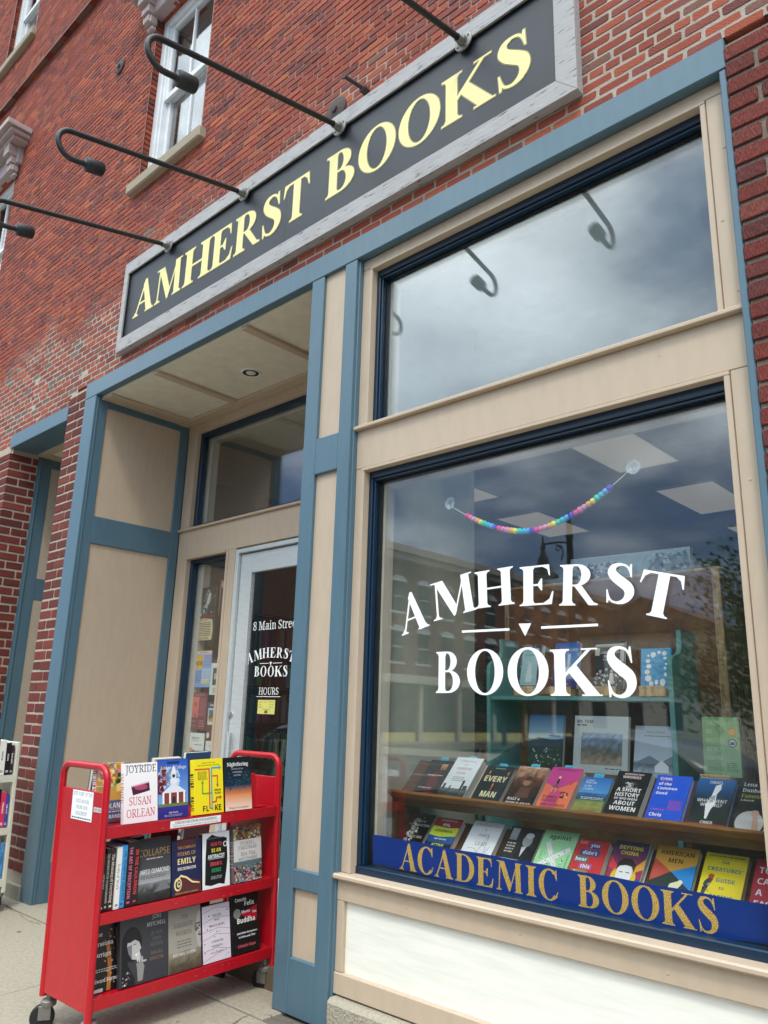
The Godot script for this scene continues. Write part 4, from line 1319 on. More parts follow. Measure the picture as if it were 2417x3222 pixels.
# ---------------------------------------------------------------- gooseneck sign lamps
func build_lamps() -> void:
	var which := ["above the first letter M", "above the letters R and S", "above the first letter O", "above the letter K"]
	var k := 0
	for x in [-4.68, -3.77, -2.86, -1.96]:
		var o := thing("sign_lamp", "black gooseneck lamp fixed to the sign frame, " + which[k], "lamp", at(Vector3(x, 4.607, 0.036)), "gooseneck lamps over the shop sign")
		k += 1
		var st := begin()
		var R := Transform3D(Basis(Vector3.RIGHT, PI / 2), Vector3.ZERO)
		lathe(st, [Vector2(0.052, 0.0), Vector2(0.052, 0.006), Vector2(0.046, 0.009), Vector2(0.028, 0.010), Vector2(0.026, 0.03), Vector2(0.0, 0.03)], 24, R)
		for a in 4:
			lathe(st, [Vector2(0.007, 0.009), Vector2(0.006, 0.014), Vector2(0, 0.014)], 6, Transform3D(Basis(Vector3.RIGHT, PI / 2), Vector3(0.038 * cos(a * TAU / 4 + 0.5), 0.038 * sin(a * TAU / 4 + 0.5), 0)))
		put("flange", done(st), M.zinc, o)
		st = begin()
		for i in 3:
			lathe(st, [Vector2(0.019, 0.0), Vector2(0.0215, 0.004), Vector2(0.019, 0.008)], 14, Transform3D(Basis(Vector3.RIGHT, PI / 2 + 0.25), Vector3(0, -0.004 - i * 0.0025, 0.031 + i * 0.009)))
		put("thread", done(st), M.zinc, o)
		st = begin()
		var pts := [Vector3(0, 0, 0.02), Vector3(0, -0.128, 0.585)]
		var c := Vector3(0, -0.338, 1.132)
		for i in 17:
			var a := PI * i / 16.0
			pts.append(c + (Vector3(0, 0.975, 0.222) * cos(a) + Vector3(0, -0.222, 0.975) * sin(a)) * 0.083)
		pts.append(Vector3(0, -0.405, 1.045))
		tube(st, pts, 0.0155, 12)
		put("arm", done(st), M.iron, o)
		st = begin()
		var d := Vector3(0, 0.20, -1.0).normalized()
		var B := Basis(Vector3.RIGHT, d, Vector3.RIGHT.cross(d)).orthonormalized()
		lathe(st, [Vector2(0.017, -0.012), Vector2(0.022, -0.004), Vector2(0.036, 0.0), Vector2(0.040, 0.008), Vector2(0.040, 0.092), Vector2(0.036, 0.098), Vector2(0.033, 0.092), Vector2(0.030, 0.03), Vector2(0, 0.03)], 24, Transform3D(B, Vector3(0, -0.404, 1.050)))
		put("socket", done(st), M.iron, o)

# ---------------------------------------------------------------- lettering on the glass, garland, blue band
func build_window_graphics() -> void:
	var z := -0.1285
	var words := thing("window_lettering", "arched white shop name in big capitals on the display window", "window lettering")
	# each letter stands on an arch; x centre, foot, height, turn in degrees, width
	var L := [["A", -2.352, 1.683, 0.182, 13.0, 0.178], ["M", -2.128, 1.738, 0.172, 9.0, 0.250], ["H", -1.918, 1.763, 0.160, 2.0, 0.200], ["E", -1.708, 1.753, 0.163, -1.0, 0.170], ["R", -1.518, 1.738, 0.163, -3.5, 0.180], ["S", -1.350, 1.733, 0.150, -8.0, 0.128], ["T", -1.212, 1.674, 0.163, -15.0, 0.180],
		["B", -2.162, 1.404, 0.178, 0.0, 0.145], ["O", -1.968, 1.399, 0.184, 0.0, 0.198], ["O", -1.757, 1.396, 0.186, 0.0, 0.205], ["K", -1.543, 1.394, 0.178, 0.0, 0.226], ["S", -1.353, 1.390, 0.182, 0.0, 0.128]]
	for q in L:
		var w: float = glyph(q[0]).w
		var t := deg_to_rad(q[4])
		var ux := Vector2(cos(t), sin(t))
		var uy := Vector2(-sin(t), cos(t))
		var X := Transform2D(ux * (q[5] / w), uy * q[3], Vector2(q[1], q[2]) - ux * q[5] * 0.5)
		var st := begin()
		letter(st, q[0], X, z)
		put("letter", done(st), M.letter_white, words)
	var st2 := begin()
	for s in [[-2.089, -1.842, 1.665, 1.662], [-1.690, -1.440, 1.661, 1.658]]:
		prism(st2, V2([s[0], s[2] - 0.005, s[1], s[3] - 0.005, s[1], s[3] + 0.005, s[0], s[2] + 0.005]), z, z + 0.0002)
	put("rule", done(st2), M.letter_white, words)
	st2 = begin()
	prism(st2, V2([-1.797, 1.683, -1.766, 1.630, -1.736, 1.681]), z, z + 0.0002)
	put("triangle", done(st2), M.letter_white, words)
	# blue band along the foot of the window
	var band := thing("window_band", "blue vinyl band with worn gold letters ACADEMIC BOOKS along the foot of the display window", "window sign")
	var st := begin()
	var top := []
	var bot := []
	for i in 24:
		var x := lerpf(-2.59, -0.895, i / 23.0)
		top.append(Vector2(x, lerpf(0.783, 0.772, i / 23.0) + 0.0012 * sin(i * 1.7)))
		bot.append(Vector2(x + 0.006, 0.662 - (0.012 * smoothstep(20, 23, i) * -1.0) - 0.012 * smoothstep(2, 8, i) + 0.001 * sin(i * 2.3)))
	bot.reverse()
	var poly := PackedVector2Array(top + bot)
	prism(st, poly, -0.1290, -0.1286)
	put("vinyl", done(st), M.band_blue, band)
	var bx_ := [-2.423, -2.322, -2.326, -2.232, -2.229, -2.126, -2.121, -2.018, -2.015, -1.928, -1.919, -1.795, -1.784, -1.734, -1.730, -1.640, -1.563, -1.474, -1.471, -1.365, -1.361, -1.256, -1.253, -1.135, -1.132, -1.062]
	var word := "ACADEMICBOOKS"
	for i in word.length():
		st = begin()
		letter(st, word[i], fit(word[i], bx_[i * 2], bx_[i * 2 + 1], 0.6635 - 0.0004 * i, 0.105), -0.1282)
		put("letter", done(st), M.band_gold, band)
	# pompom garland between two suction cups
	var g := thing("garland", "string of small pastel felt balls hung between two suction cups inside the window", "garland")
	var A := Vector3(-2.182, 2.268, -0.165)
	var B := Vector3(-1.277, 2.264, -0.165)
	for p in [A, B]:
		st = begin()
		lathe(st, [Vector2(0.030, 0.0), Vector2(0.029, 0.0015), Vector2(0.017, 0.004), Vector2(0.012, 0.008), Vector2(0.010, 0.014), Vector2(0.012, 0.017), Vector2(0.0, 0.018)], 20, Transform3D(Basis(Vector3.RIGHT, -PI / 2), p + Vector3(0, 0, 0.010)))
		put("suction_cup", done(st), M.cup, g)
	var curve := []
	for i in 61:
		var f := i / 60.0
		var sag := 0.188 * (1.0 - pow(absf(2.0 * f - 0.96) / 1.0, 1.75))
		curve.append(A.lerp(B, f) + Vector3(0, -maxf(sag, 0.0), -0.008))
	st = begin()
	tube(st, curve, 0.0013, 5)
	put("string", done(st), M.letter_white, g)
	var cols := ["ff4f98", "ff86b4", "e6a4d0", "ffb456", "fff24a", "3fe0c0", "36d0e8", "56b8ff", "5a48c8"]
	var ball := SphereMesh.new()
	ball.radius = 0.0135
	ball.height = 0.026
	ball.radial_segments = 14
	ball.rings = 8
	for i in cols.size():
		pm("felt%d" % i, cols[i], 0.95, 0.15)
	var total := 0.0
	var start := 0.11
	var len_ := 0.0
	for i in 60:
		len_ += curve[i].distance_to(curve[i + 1])
	var n := 0
	var s := 0.0
	for i in 60:
		var d: float = curve[i].distance_to(curve[i + 1])
		while s + d > total:
			if total > 0.095 and total < len_ - 0.115:
				var f: float = (total - s) / d
				var o := put("felt_ball", ball, M["felt%d" % (n % 9)], g, Transform3D(Basis(Vector3(0.3, 1, 0.2).normalized(), n * 1.3).scaled(Vector3.ONE * rng.randf_range(0.92, 1.06)), curve[i].lerp(curve[i + 1], f)))
				n += 1
			total += 0.0215
		s += d

# ---------------------------------------------------------------- window display
func slant(x: float, y: float, z: float, deg: float, yaw := 0.0) -> Transform3D:
	return Transform3D(Basis(Vector3.UP, deg_to_rad(yaw)) * Basis(Vector3.RIGHT, -deg_to_rad(deg)), Vector3(x, y, z))

func build_display() -> void:
	var rack := thing("display_rack", "two-step slanted wooden book rack with worn wood lips in the display window", "book rack")
	for t in [[0.958, -0.297], [0.700, -0.252]]:
		var T := slant(-1.76, t[0], t[1], 45.0)
		var st := begin()
		bx(st, -0.885, 0.905, 0.004, 0.25, -0.075, -0.060, 0.002, T)
		put("board", done(st), M.dark_wood, rack)
		st = begin()
		bx(st, -0.885, 0.905, -0.016, -0.001, -0.022, 0.014, 0.002, T)
		put("lip", done(st), M.lip_wood, rack)
		st = begin()
		bx(st, -0.885, 0.905, -0.011, -0.002, -0.080, -0.0225, 0.001, T)
		put("ledge", done(st), M.dark_wood, rack)
	boxes("support", "dark_wood", rack, [[-2.66, -2.63, 0.656, 0.94, -0.50, -0.33], [-0.89, -0.862, 0.656, 0.94, -0.50, -0.33]], 0.002)
	var up := "books on the upper step of the window rack"
	var lo := "books on the lower step of the window rack"
	var W := "f4f4f0"
	var defs := [
		[up, "black book with a violin player in red, leftmost on the upper step", -2.472, 0.148, 0.232, 0.022, "1d1718", [["r", 0, 0, 1, 1, "201a1c", "2a1214"], ["p", [0.45, 0.0, 0.3, 0.55, 0.5, 0.75, 0.75, 0.4, 0.6, 0.0], "5a1418"], ["e", 0.6, 0.08, 0.14, 0.05, "c98a66"], ["r", 0.56, 0.74, 0.8, 0.9, "b98a62", "6b4630"], ["l", 0.62, 0.1, 0.66, 0.78, 0.03, "4a2c20"], ["t", "The MUSIC of EIGHTY", 0.5, 0.6, 0.028, "e4e0da", "A", 0.86], ["t", "KITTY BURNS FLOREY", 0.36, 0.27, 0.024, "e4e0da", "A", 0.6]], 1],
		[up, "pale grey book with a dark ruined skyline, THE CRIMINAL STATE", -2.304, 0.152, 0.240, 0.044, "e4e8e6", [["r", 0, 0, 1, 1, "dfe6e6", "cfd6d6"], ["n", 0, 0, 1, 0.24, 16, 6, ["6d7474", "3a4040", "1c1f20"]], ["r", 0.05, 0.2, 0.14, 0.34, "2a2f30"], ["r", 0.3, 0.2, 0.36, 0.3, "2f3536"], ["r", 0.7, 0.2, 0.78, 0.44, "1d2122"], ["r", 0.8, 0.2, 0.95, 0.32, "3c4243"], ["t", "LAWRENCE DOUGLAS", 0.5, 0.91, 0.024, "4a4a4a", "s", 0.7], ["t", "THE", 0.48, 0.81, 0.03, "4a4a4a", "s"], ["t", "CRIMINAL", 0.5, 0.72, 0.052, "a33a3c", "s", 0.8], ["t", "STATE", 0.46, 0.61, 0.052, "a33a3c", "s", 0.55], ["x", 0.25, 0.4, 0.7, 0.53, 3, "6a7072"]], 2],
		[up, "dark slate book with pale title EVERY MAN and small flames", -2.123, 0.140, 0.216, 0.030, "232b31", [["r", 0, 0, 1, 1, "2a3339", "1f272c"], ["t", "JACKSON KATZ", 0.5, 0.93, 0.026, "c8ccc8", "A", 0.45], ["t", "EVERY", 0.5, 0.66, 0.145, "e6dcb0", "A", 0.84], ["t", "MAN", 0.5, 0.26, 0.145, "e6dcb0", "A", 0.58], ["e", 0.17, 0.82, 0.025, 0.05, "e8823a"], ["e", 0.88, 0.82, 0.025, 0.05, "e8823a"], ["r", 0.48, 0.36, 0.53, 0.48, "b05a30"], ["e", 0.505, 0.5, 0.022, 0.045, "f0a04a"], ["x", 0.12, 0.05, 0.88, 0.12, 2, "8a6a4a"]], 3],
		[up, "sepia photo book HALF a WORLD AWAY with a crowd in flat caps", -1.958, 0.150, 0.228, 0.028, "2a1a16", [["n", 0, 0.2, 1, 1, 12, 16, ["c9a184", "6a4634", "3a231c", "261613"]], ["r", 0, 0, 1, 0.24, "231513"], ["e", 0.5, 0.62, 0.13, 0.09, "9a7054"], ["p", [0.36, 0.66, 0.64, 0.66, 0.6, 0.76, 0.42, 0.76], "4a3228"], ["e", 0.2, 0.8, 0.09, 0.07, "b08868"], ["e", 0.82, 0.82, 0.09, 0.07, "a87c5e"], ["p", [0.28, 0.25, 0.75, 0.25, 0.7, 0.5, 0.36, 0.5], "5e4030"], ["t", "ANDREA J. BOHMS", 0.5, 0.965, 0.024, "f0e8dc", "S", 0.6], ["L", "HALF a", 0.1, 0.21, 0.055, "f6f2ec", "S", 0.5], ["L", "WORLD AWAY", 0.1, 0.11, 0.055, "f6f2ec", "S", 0.82], ["x", 0.08, 0.03, 0.9, 0.06, 1, "d8d0c8", 0.7]], 4],
		[up, "orange and magenta book DAMES, DISHES, AND DEGREES", -1.792, 0.144, 0.232, 0.034, "e06a52", [["r", 0, 0, 1, 1, "e0705a", "ec7a50"], ["p", [0, 1, 1, 1, 1, 0.72, 0.45, 0.5, 0, 0.62], "c2418a"], ["p", [0.1, 0, 0.6, 0, 0.65, 0.45, 0.3, 0.5], "cf4f7c"], ["e", 0.38, 0.76, 0.04, 0.035, "e8c0a4"], ["p", [0.34, 0.62, 0.42, 0.62, 0.41, 0.73, 0.35, 0.73], "1c1416"], ["p", [0.26, 0.52, 0.46, 0.52, 0.42, 0.62, 0.34, 0.62], "8a4a50"], ["l", 0.3, 0.52, 0.29, 0.42, 0.03, "d8a888"], ["l", 0.4, 0.52, 0.42, 0.42, 0.03, "d8a888"], ["e", 0.8, 0.66, 0.07, 0.05, "c8484a"], ["d", 0.62, 0.3, 0.88, 0.44, 18, 0.035, ["5a2a1c", "e8b890", "2a1512"]], ["t", "AMY MITTELMAN", 0.5, 0.94, 0.035, "5a1f4a", "a", 0.8], ["L", "DAMES,", 0.1, 0.31, 0.055, "2a1010", "S", 0.5], ["L", "DISHES,", 0.1, 0.23, 0.055, "2a1010", "S", 0.5], ["L", "AND DEGREES", 0.1, 0.14, 0.055, "2a1010", "S", 0.8], ["x", 0.08, 0.04, 0.86, 0.08, 1, "f6d8d0", 0.6]], 5],
		[up, "small blue and green landscape book between orange and black ones", -1.642, 0.130, 0.204, 0.022, "2f6aa8", [["r", 0, 0.55, 1, 1, "2a6ab4", "5a9ad0"], ["n", 0, 0.4, 1, 0.6, 12, 5, ["3f78ac", "2a4f74", "31502c"]], ["n", 0, 0, 1, 0.42, 10, 8, ["5f8046", "94964e", "7d7a44", "4d4a30"]], ["L", "A Part-", 0.12, 0.91, 0.042, W, "s", 0.5], ["L", "Time Job", 0.12, 0.84, 0.042, W, "s", 0.5], ["L", "in the", 0.12, 0.77, 0.042, W, "s", 0.5], ["L", "Country", 0.12, 0.70, 0.042, W, "s", 0.5], ["x", 0.15, 0.43, 0.9, 0.5, 2, "e4ecf0"], ["t", "LISA LIS", 0.4, 0.05, 0.05, W, "s", 0.5]], 6],
		[up, "black book with heavy white title about women, REPRODUCTIVE WRONGS", -1.492, 0.141, 0.236, 0.034, "121214", [["r", 0, 0, 1, 1, "17171a", "0f0f11"], ["t", "REPRODUCTIVE", 0.5, 0.945, 0.034, "efd8dc", "A", 0.84], ["t", "WRONGS", 0.46, 0.88, 0.055, "efd8dc", "A", 0.72], ["d", 0.3, 0.64, 0.7, 0.76, 26, 0.05, ["d8d8d8", "8a8a8a", "444444"]], ["t", "A SHORT", 0.5, 0.61, 0.075, W, "A", 0.8], ["t", "HISTORY", 0.5, 0.51, 0.075, W, "A", 0.84], ["t", "OF BAD IDEAS", 0.5, 0.425, 0.045, W, "A", 0.84], ["t", "ABOUT", 0.5, 0.335, 0.08, W, "A", 0.84], ["t", "WOMEN", 0.5, 0.22, 0.085, W, "A", 0.88], ["t", "SARAH RUDEN", 0.5, 0.06, 0.05, W, "A", 0.84]], 7],
		[up, "bright blue book Crisis of the Common Good with white title", -1.330, 0.137, 0.238, 0.026, "1f56d0", [["r", 0, 0, 1, 1, "2158d6", "1d50c8"], ["L", "Crisis", 0.1, 0.93, 0.055, W, "A", 0.5], ["r", 0.1, 0.885, 0.5, 0.892, "e0406a"], ["L", "of the", 0.1, 0.82, 0.055, W, "A", 0.5], ["L", "Common", 0.1, 0.73, 0.055, W, "A", 0.72], ["L", "Good", 0.1, 0.63, 0.055, W, "A", 0.5], ["x", 0.55, 0.3, 0.92, 0.5, 6, "c8489a"], ["x", 0.1, 0.285, 0.5, 0.32, 1, "c8489a", 0.6], ["L", "Chris", 0.1, 0.20, 0.06, W, "A", 0.5], ["L", "Murphy", 0.1, 0.09, 0.06, W, "A", 0.7]], 8],
		[up, "book fading blue to black to red with a white map, ISRAEL", -1.169, 0.138, 0.236, 0.028, "1b5488", [["r", 0, 0.55, 1, 1, "1f64a6", "10222c"], ["r", 0, 0.14, 1, 0.55, "10222c", "16281f"], ["r", 0, 0, 1, 0.14, "5a2a24", "c23830"], ["p", [0.5, 0.86, 0.64, 0.9, 0.66, 0.8, 0.58, 0.7, 0.6, 0.5, 0.52, 0.4, 0.47, 0.22, 0.42, 0.22, 0.36, 0.48, 0.46, 0.66], "e2e6e4"], ["p", [0.4, 0.62, 0.55, 0.68, 0.58, 0.56, 0.44, 0.52], "9aa0a0"], ["t", "ISRAEL", 0.5, 0.925, 0.05, W, "a", 0.5], ["t", "WHAT WENT", 0.5, 0.56, 0.058, W, "a", 0.86], ["t", "WRONG?", 0.5, 0.48, 0.058, W, "a", 0.62], ["t", "OMER", 0.5, 0.15, 0.05, W, "a", 0.42], ["t", "BARTOV", 0.5, 0.07, 0.05, W, "a", 0.55]], 9],
		[up, "black book with yellow and white title and an arm, rightmost on the upper step", -1.013, 0.140, 0.238, 0.028, "1a1d1a", [["r", 0, 0, 1, 1, "181c18", "22261f"], ["e", 0.4, 0.22, 0.34, 0.22, "c9c6c0"], ["p", [0.7, 0, 1, 0, 1, 0.36, 0.86, 0.3], "cfccc6"], ["p", [0.5, 0.0, 0.66, 0.0, 0.6, 0.3, 0.5, 0.42, 0.46, 0.34], "d0a288"], ["e", 0.5, 0.4, 0.1, 0.06, "d4a890"], ["r", 0.2, 0, 0.5, 0.06, "3a4a94"], ["L", "Lena", 0.08, 0.93, 0.06, W, "s", 0.5], ["L", "Dunham", 0.08, 0.82, 0.06, W, "s", 0.8], ["L", "Famesick", 0.08, 0.71, 0.06, "c9c83a", "s", 0.85], ["L", "A Memoir", 0.08, 0.63, 0.03, W, "s", 0.45]], 10],
		[lo, "dark red and black book with statue, THE GREAT CONTRADICTION", -2.553, 0.155, 0.236, 0.030, "7c2f26", [["r", 0, 0, 1, 1, "5a231d", "1a1517"], ["p", [0.35, 0.0, 1, 0, 1, 1, 0.5, 1], "1c181b"], ["d", 0.3, 0.2, 0.6, 0.85, 40, 0.06, ["b8b4ae", "7a7672", "d8d4ce"]], ["t", "THE", 0.62, 0.9, 0.02, "e6ded2", "s"], ["t", "GREAT", 0.62, 0.82, 0.045, "efe7dc", "s", 0.4], ["t", "CONTRADICTION", 0.58, 0.73, 0.045, "efe7dc", "s", 0.8], ["t", "TRAGIC SIDE", 0.62, 0.46, 0.045, "efe7dc", "s", 0.7], ["t", "AMERICAN", 0.55, 0.3, 0.045, "efe7dc", "s", 0.6], ["t", "FOUNDING", 0.5, 0.21, 0.045, "efe7dc", "s", 0.6]], 11],
		[lo, "book striped red, yellow and blue, ACTIVE BYSTANDERSHIP", -2.377, 0.150, 0.224, 0.036, "8a1d2a", [["r", 0, 0.78, 1, 1, "8f2130"], ["p", [0, 0.58, 0.4, 0.55, 1, 0.6, 1, 0.8, 0.6, 0.77, 0, 0.8], "b8c83a"], ["p", [0, 0.4, 1, 0.38, 1, 0.6, 0.4, 0.55, 0, 0.58], "24508e"], ["r", 0, 0, 1, 0.41, "1d2a3c", "14181f"], ["x", 0.2, 0.92, 0.85, 0.97, 2, "e8d0d0"], ["t", "EVIL,", 0.5, 0.84, 0.06, W, "A", 0.4], ["t", "GOODNESS,", 0.5, 0.69, 0.06, "2a3020", "A", 0.8], ["t", "AND CREATING", 0.5, 0.5, 0.03, W, "A", 0.6], ["t", "ACTIVE", 0.5, 0.36, 0.065, "d8e24a", "A", 0.6], ["t", "BYSTANDERSHIP", 0.5, 0.2, 0.065, "d8e24a", "A", 0.94]], 12],
		[lo, "white book with thin blue line drawing, A GIANT LEAP", -2.170, 0.160, 0.240, 0.026, "eef1f0", [["r", 0, 0, 1, 1, "f2f4f3", "e6ebeb"], ["x", 0.1, 0.9, 0.9, 0.95, 2, "9aa2a4"], ["t", "A", 0.5, 0.83, 0.05, "46545c", "s"], ["t", "GIANT", 0.5, 0.71, 0.055, "46545c", "s", 0.6], ["t", "LEAP", 0.52, 0.53, 0.07, "46545c", "s", 0.75], ["l", 0.15, 0.42, 0.4, 0.42, 0.01, "6a8c9c"], ["l", 0.4, 0.42, 0.5, 0.34, 0.01, "6a8c9c"], ["l", 0.5, 0.34, 0.68, 0.72, 0.012, "6a8c9c"], ["l", 0.68, 0.72, 0.74, 0.34, 0.012, "6a8c9c"], ["l", 0.74, 0.34, 0.86, 0.5, 0.012, "6a8c9c"], ["x", 0.12, 0.2, 0.88, 0.28, 2, "7a8488"], ["t", "ROBERT", 0.5, 0.12, 0.045, "46545c", "s", 0.5]], 13],
		[lo, "black and white photo book of a seated balding man in a suit", -1.972, 0.155, 0.238, 0.024, "1a1a1c", [["r", 0, 0, 1, 1, "2c2c30", "141416"], ["r", 0.06, 0.72, 0.3, 0.97, "d4d8da", "8a8e92"], ["e", 0.66, 0.74, 0.15, 0.13, "b4b6b8"], ["e", 0.68, 0.84, 0.13, 0.06, "d8dadc"], ["p", [0.4, 0, 1, 0, 1, 0.55, 0.78, 0.62, 0.55, 0.6, 0.42, 0.4], "0c0c0e"], ["p", [0.55, 0.6, 0.7, 0.62, 0.6, 0.4], "e0e2e4"], ["n", 0, 0, 0.6, 0.34, 8, 5, ["b4bac2", "7a828c", "3a4048"]], ["x", 0.06, 0.45, 0.34, 0.68, 4, "d0c8b8", 0.5]], 14],
		[lo, "mint green book against money with a cross of barcodes", -1.800, 0.158, 0.240, 0.030, "a9e2a6", [["r", 0, 0, 1, 1, "aee6ac", "9cd89c"], ["t", "against", 0.5, 0.88, 0.085, "10180f", "A", 0.86], ["l", 0.12, 0.28, 0.9, 0.68, 0.13, "eef2ee"], ["l", 0.2, 0.76, 0.72, 0.2, 0.13, "e8ece8"], ["d", 0.2, 0.32, 0.8, 0.64, 40, 0.02, ["3a443c", "8a948a", "eef2ee"]], ["v", "ASSEN R", 0.13, 0.5, 0.03, "2a3a2a", "a", 0.4], ["v", "ARJUN JAYADEV", 0.9, 0.42, 0.03, "2a3a2a", "a", 0.45], ["t", "money", 0.5, 0.1, 0.085, "10180f", "A", 0.86]], 15],
		[lo, "red book with lower-case white title you didn't hear this from me", -1.648, 0.136, 0.215, 0.032, "cf2a2c", [["r", 0, 0, 1, 1, "d22d2f", "c4282a"], ["r", 0.4, 0.82, 0.76, 0.95, "3c4a94"], ["t", "you", 0.58, 0.885, 0.075, W, "A", 0.33], ["r", 0.18, 0.67, 0.8, 0.8, "354a8c"], ["t", "didn't", 0.49, 0.735, 0.075, W, "A", 0.58], ["r", 0.08, 0.53, 0.5, 0.65, "2f7a70"], ["t", "hear", 0.29, 0.59, 0.075, W, "A", 0.4], ["r", 0.28, 0.39, 0.68, 0.51, "b45a9a"], ["t", "this", 0.48, 0.45, 0.075, W, "A", 0.36], ["r", 0.1, 0.25, 0.6, 0.37, "8a8c34"], ["t", "from", 0.35, 0.31, 0.075, W, "A", 0.46], ["r", 0.4, 0.1, 0.8, 0.22, "3a6a84"], ["t", "me", 0.6, 0.16, 0.075, W, "A", 0.3], ["x", 0.08, 0.9, 0.32, 0.97, 3, "f4d8d0"]], 16],
		[lo, "book with a drawn portrait on red and yellow rays, DEFYING CHINA", -1.490, 0.140, 0.236, 0.030, "f2f2f0", [["r", 0, 0, 1, 1, "2a2f66", "c22a3c"], ["p", [0.5, 0.35, 0, 0.7, 0, 0.5], "d83848"], ["p", [0.5, 0.35, 0, 0.3, 0, 0.15], "e8a83a"], ["p", [0.5, 0.35, 1, 0.72, 1, 0.52], "e8a83a"], ["p", [0.5, 0.35, 1, 0.34, 1, 0.16], "2f4a9c"], ["e", 0.5, 0.34, 0.36, 0.2, "e8c22e"], ["p", [0.14, 0, 0.86, 0, 0.8, 0.16, 0.6, 0.24, 0.4, 0.24, 0.2, 0.16], "16161a"], ["e", 0.5, 0.4, 0.23, 0.2, "eef0ee"], ["p", [0.24, 0.42, 0.26, 0.6, 0.4, 0.68, 0.62, 0.68, 0.78, 0.58, 0.76, 0.42, 0.7, 0.54, 0.5, 0.56, 0.3, 0.53], "16161c"], ["r", 0.36, 0.42, 0.46, 0.435, "16161c"], ["r", 0.55, 0.42, 0.65, 0.435, "16161c"], ["r", 0.43, 0.29, 0.57, 0.302, "7a3a40"], ["t", "DEFYING", 0.5, 0.88, 0.07, "f0dc3a", "A", 0.84], ["t", "CHINA", 0.5, 0.78, 0.07, "f0dc3a", "A", 0.62]], 17],
		[lo, "book of orange, red, blue and dark green triangles, AMERICAN MEN", -1.310, 0.158, 0.240, 0.030, "20343a", [["r", 0, 0, 1, 1, "1f3a36", "22302e"], ["p", [0, 1, 1, 1, 1, 0.72, 0.45, 0.56, 0, 0.76], "d8a23c"], ["p", [0, 0.76, 0.45, 0.56, 0, 0.36], "c8503c"], ["p", [1, 0.72, 0.45, 0.56, 0.95, 0.3, 1, 0.3], "2a8ad4"], ["p", [0.42, 0, 0.62, 0, 0.66, 0.26, 0.76, 0.36, 0.68, 0.42, 0.5, 0.36, 0.44, 0.2], "e8e6c0"], ["e", 0.72, 0.4, 0.06, 0.04, "e8e6c0"], ["t", "AMERICAN", 0.5, 0.88, 0.075, "23281f", "A", 0.8], ["t", "MEN", 0.5, 0.75, 0.075, "23281f", "A", 0.42], ["x", 0.66, 0.08, 0.95, 0.24, 5, "d8dcd4"], ["L", "JORDAN", 0.06, 0.1, 0.04, "b84a40", "a", 0.3]], 18],
		[lo, "bright yellow book THE CREATURES' GUIDE TO CARING with a woodpecker", -1.137, 0.148, 0.238, 0.028, "efdd2c", [["r", 0, 0, 1, 1, "f2e02e", "ead62a"], ["x", 0.08, 0.94, 0.92, 0.965, 1, "8a7c2a", 0.6], ["t", "THE", 0.5, 0.85, 0.045, "2a5a7c", "A", 0.3], ["t", "CREATURES'", 0.52, 0.73, 0.065, "2a6a94", "A", 0.86], ["t", "GUIDE", 0.58, 0.55, 0.065, "2a6a94", "A", 0.5], ["t", "TO", 0.52, 0.42, 0.045, "2a5a7c", "A", 0.2], ["t", "CARING", 0.55, 0.28, 0.065, "2a6a94", "A", 0.58], ["p", [0.05, 0.1, 0.16, 0.3, 0.3, 0.56, 0.22, 0.6, 0.1, 0.5, 0.08, 0.3], "4a4a48"], ["d", 0.08, 0.3, 0.24, 0.52, 24, 0.02, ["e8e8e4", "2a2a2a"]], ["e", 0.24, 0.6, 0.07, 0.04, "c8482a"], ["x", 0.1, 0.1, 0.92, 0.19, 2, "4a4420", 0.5]], 19],
		[lo, "crimson book with tall white capitals, rightmost on the lower step", -0.965, 0.140, 0.238, 0.028, "c02a3a", [["r", 0, 0, 1, 1, "c62e40", "b82636"], ["L", "TO", 0.1, 0.82, 0.1, W, "A", 0.4], ["L", "CATCH", 0.1, 0.64, 0.1, W, "A", 0.85], ["L", "A", 0.1, 0.46, 0.1, W, "A", 0.2], ["L", "FASCIST", 0.1, 0.28, 0.1, W, "A", 0.86], ["x", 0.45, 0.42, 0.9, 0.52, 2, "5a1018"]], 20],
	]
	for d in defs:
		var T := slant(d[2], 0.9595, -0.2985, 45.0) if d[0] == up else slant(d[2], 0.7015, -0.2535, 43.5)
		T.origin.y += rng.randf_range(0, 0.001)
		T = T * Transform3D(Basis(Vector3.BACK, rng.randf_range(-0.008, 0.008)), Vector3(0, 0.0025, -0.002))
		# books lean on the board behind them, thick ones stand out further
		var o := book(d[1], T * Transform3D(Basis(), Vector3(0, 0, d[5] - 0.056)), d[3], d[4], d[5], d[6], d[7], d[0], [], d[8] % 3 != 1, d[8])
		if d[8] <= 6:
			var mk := begin()
			bx(mk, -0.022, 0.022, d[4] - 0.05, d[4] + 0.028, -d[5] * 0.5, -d[5] * 0.5 + 0.0004, 0.0)
			put("marker", done(mk), M.cyan_card, o, Transform3D(Basis(), Vector3(-0.01, 0, 0)))
			put("marker_print", art(0.036, 0.008, [["t", "Local Author", 0.5, 0.5, 0.8, "17506a", "A", 0.95]], 3), M.paper, o, Transform3D(Basis(), Vector3(-0.01, d[4] + 0.012, -d[5] * 0.5 + 0.0005)))
	build_bookcase()

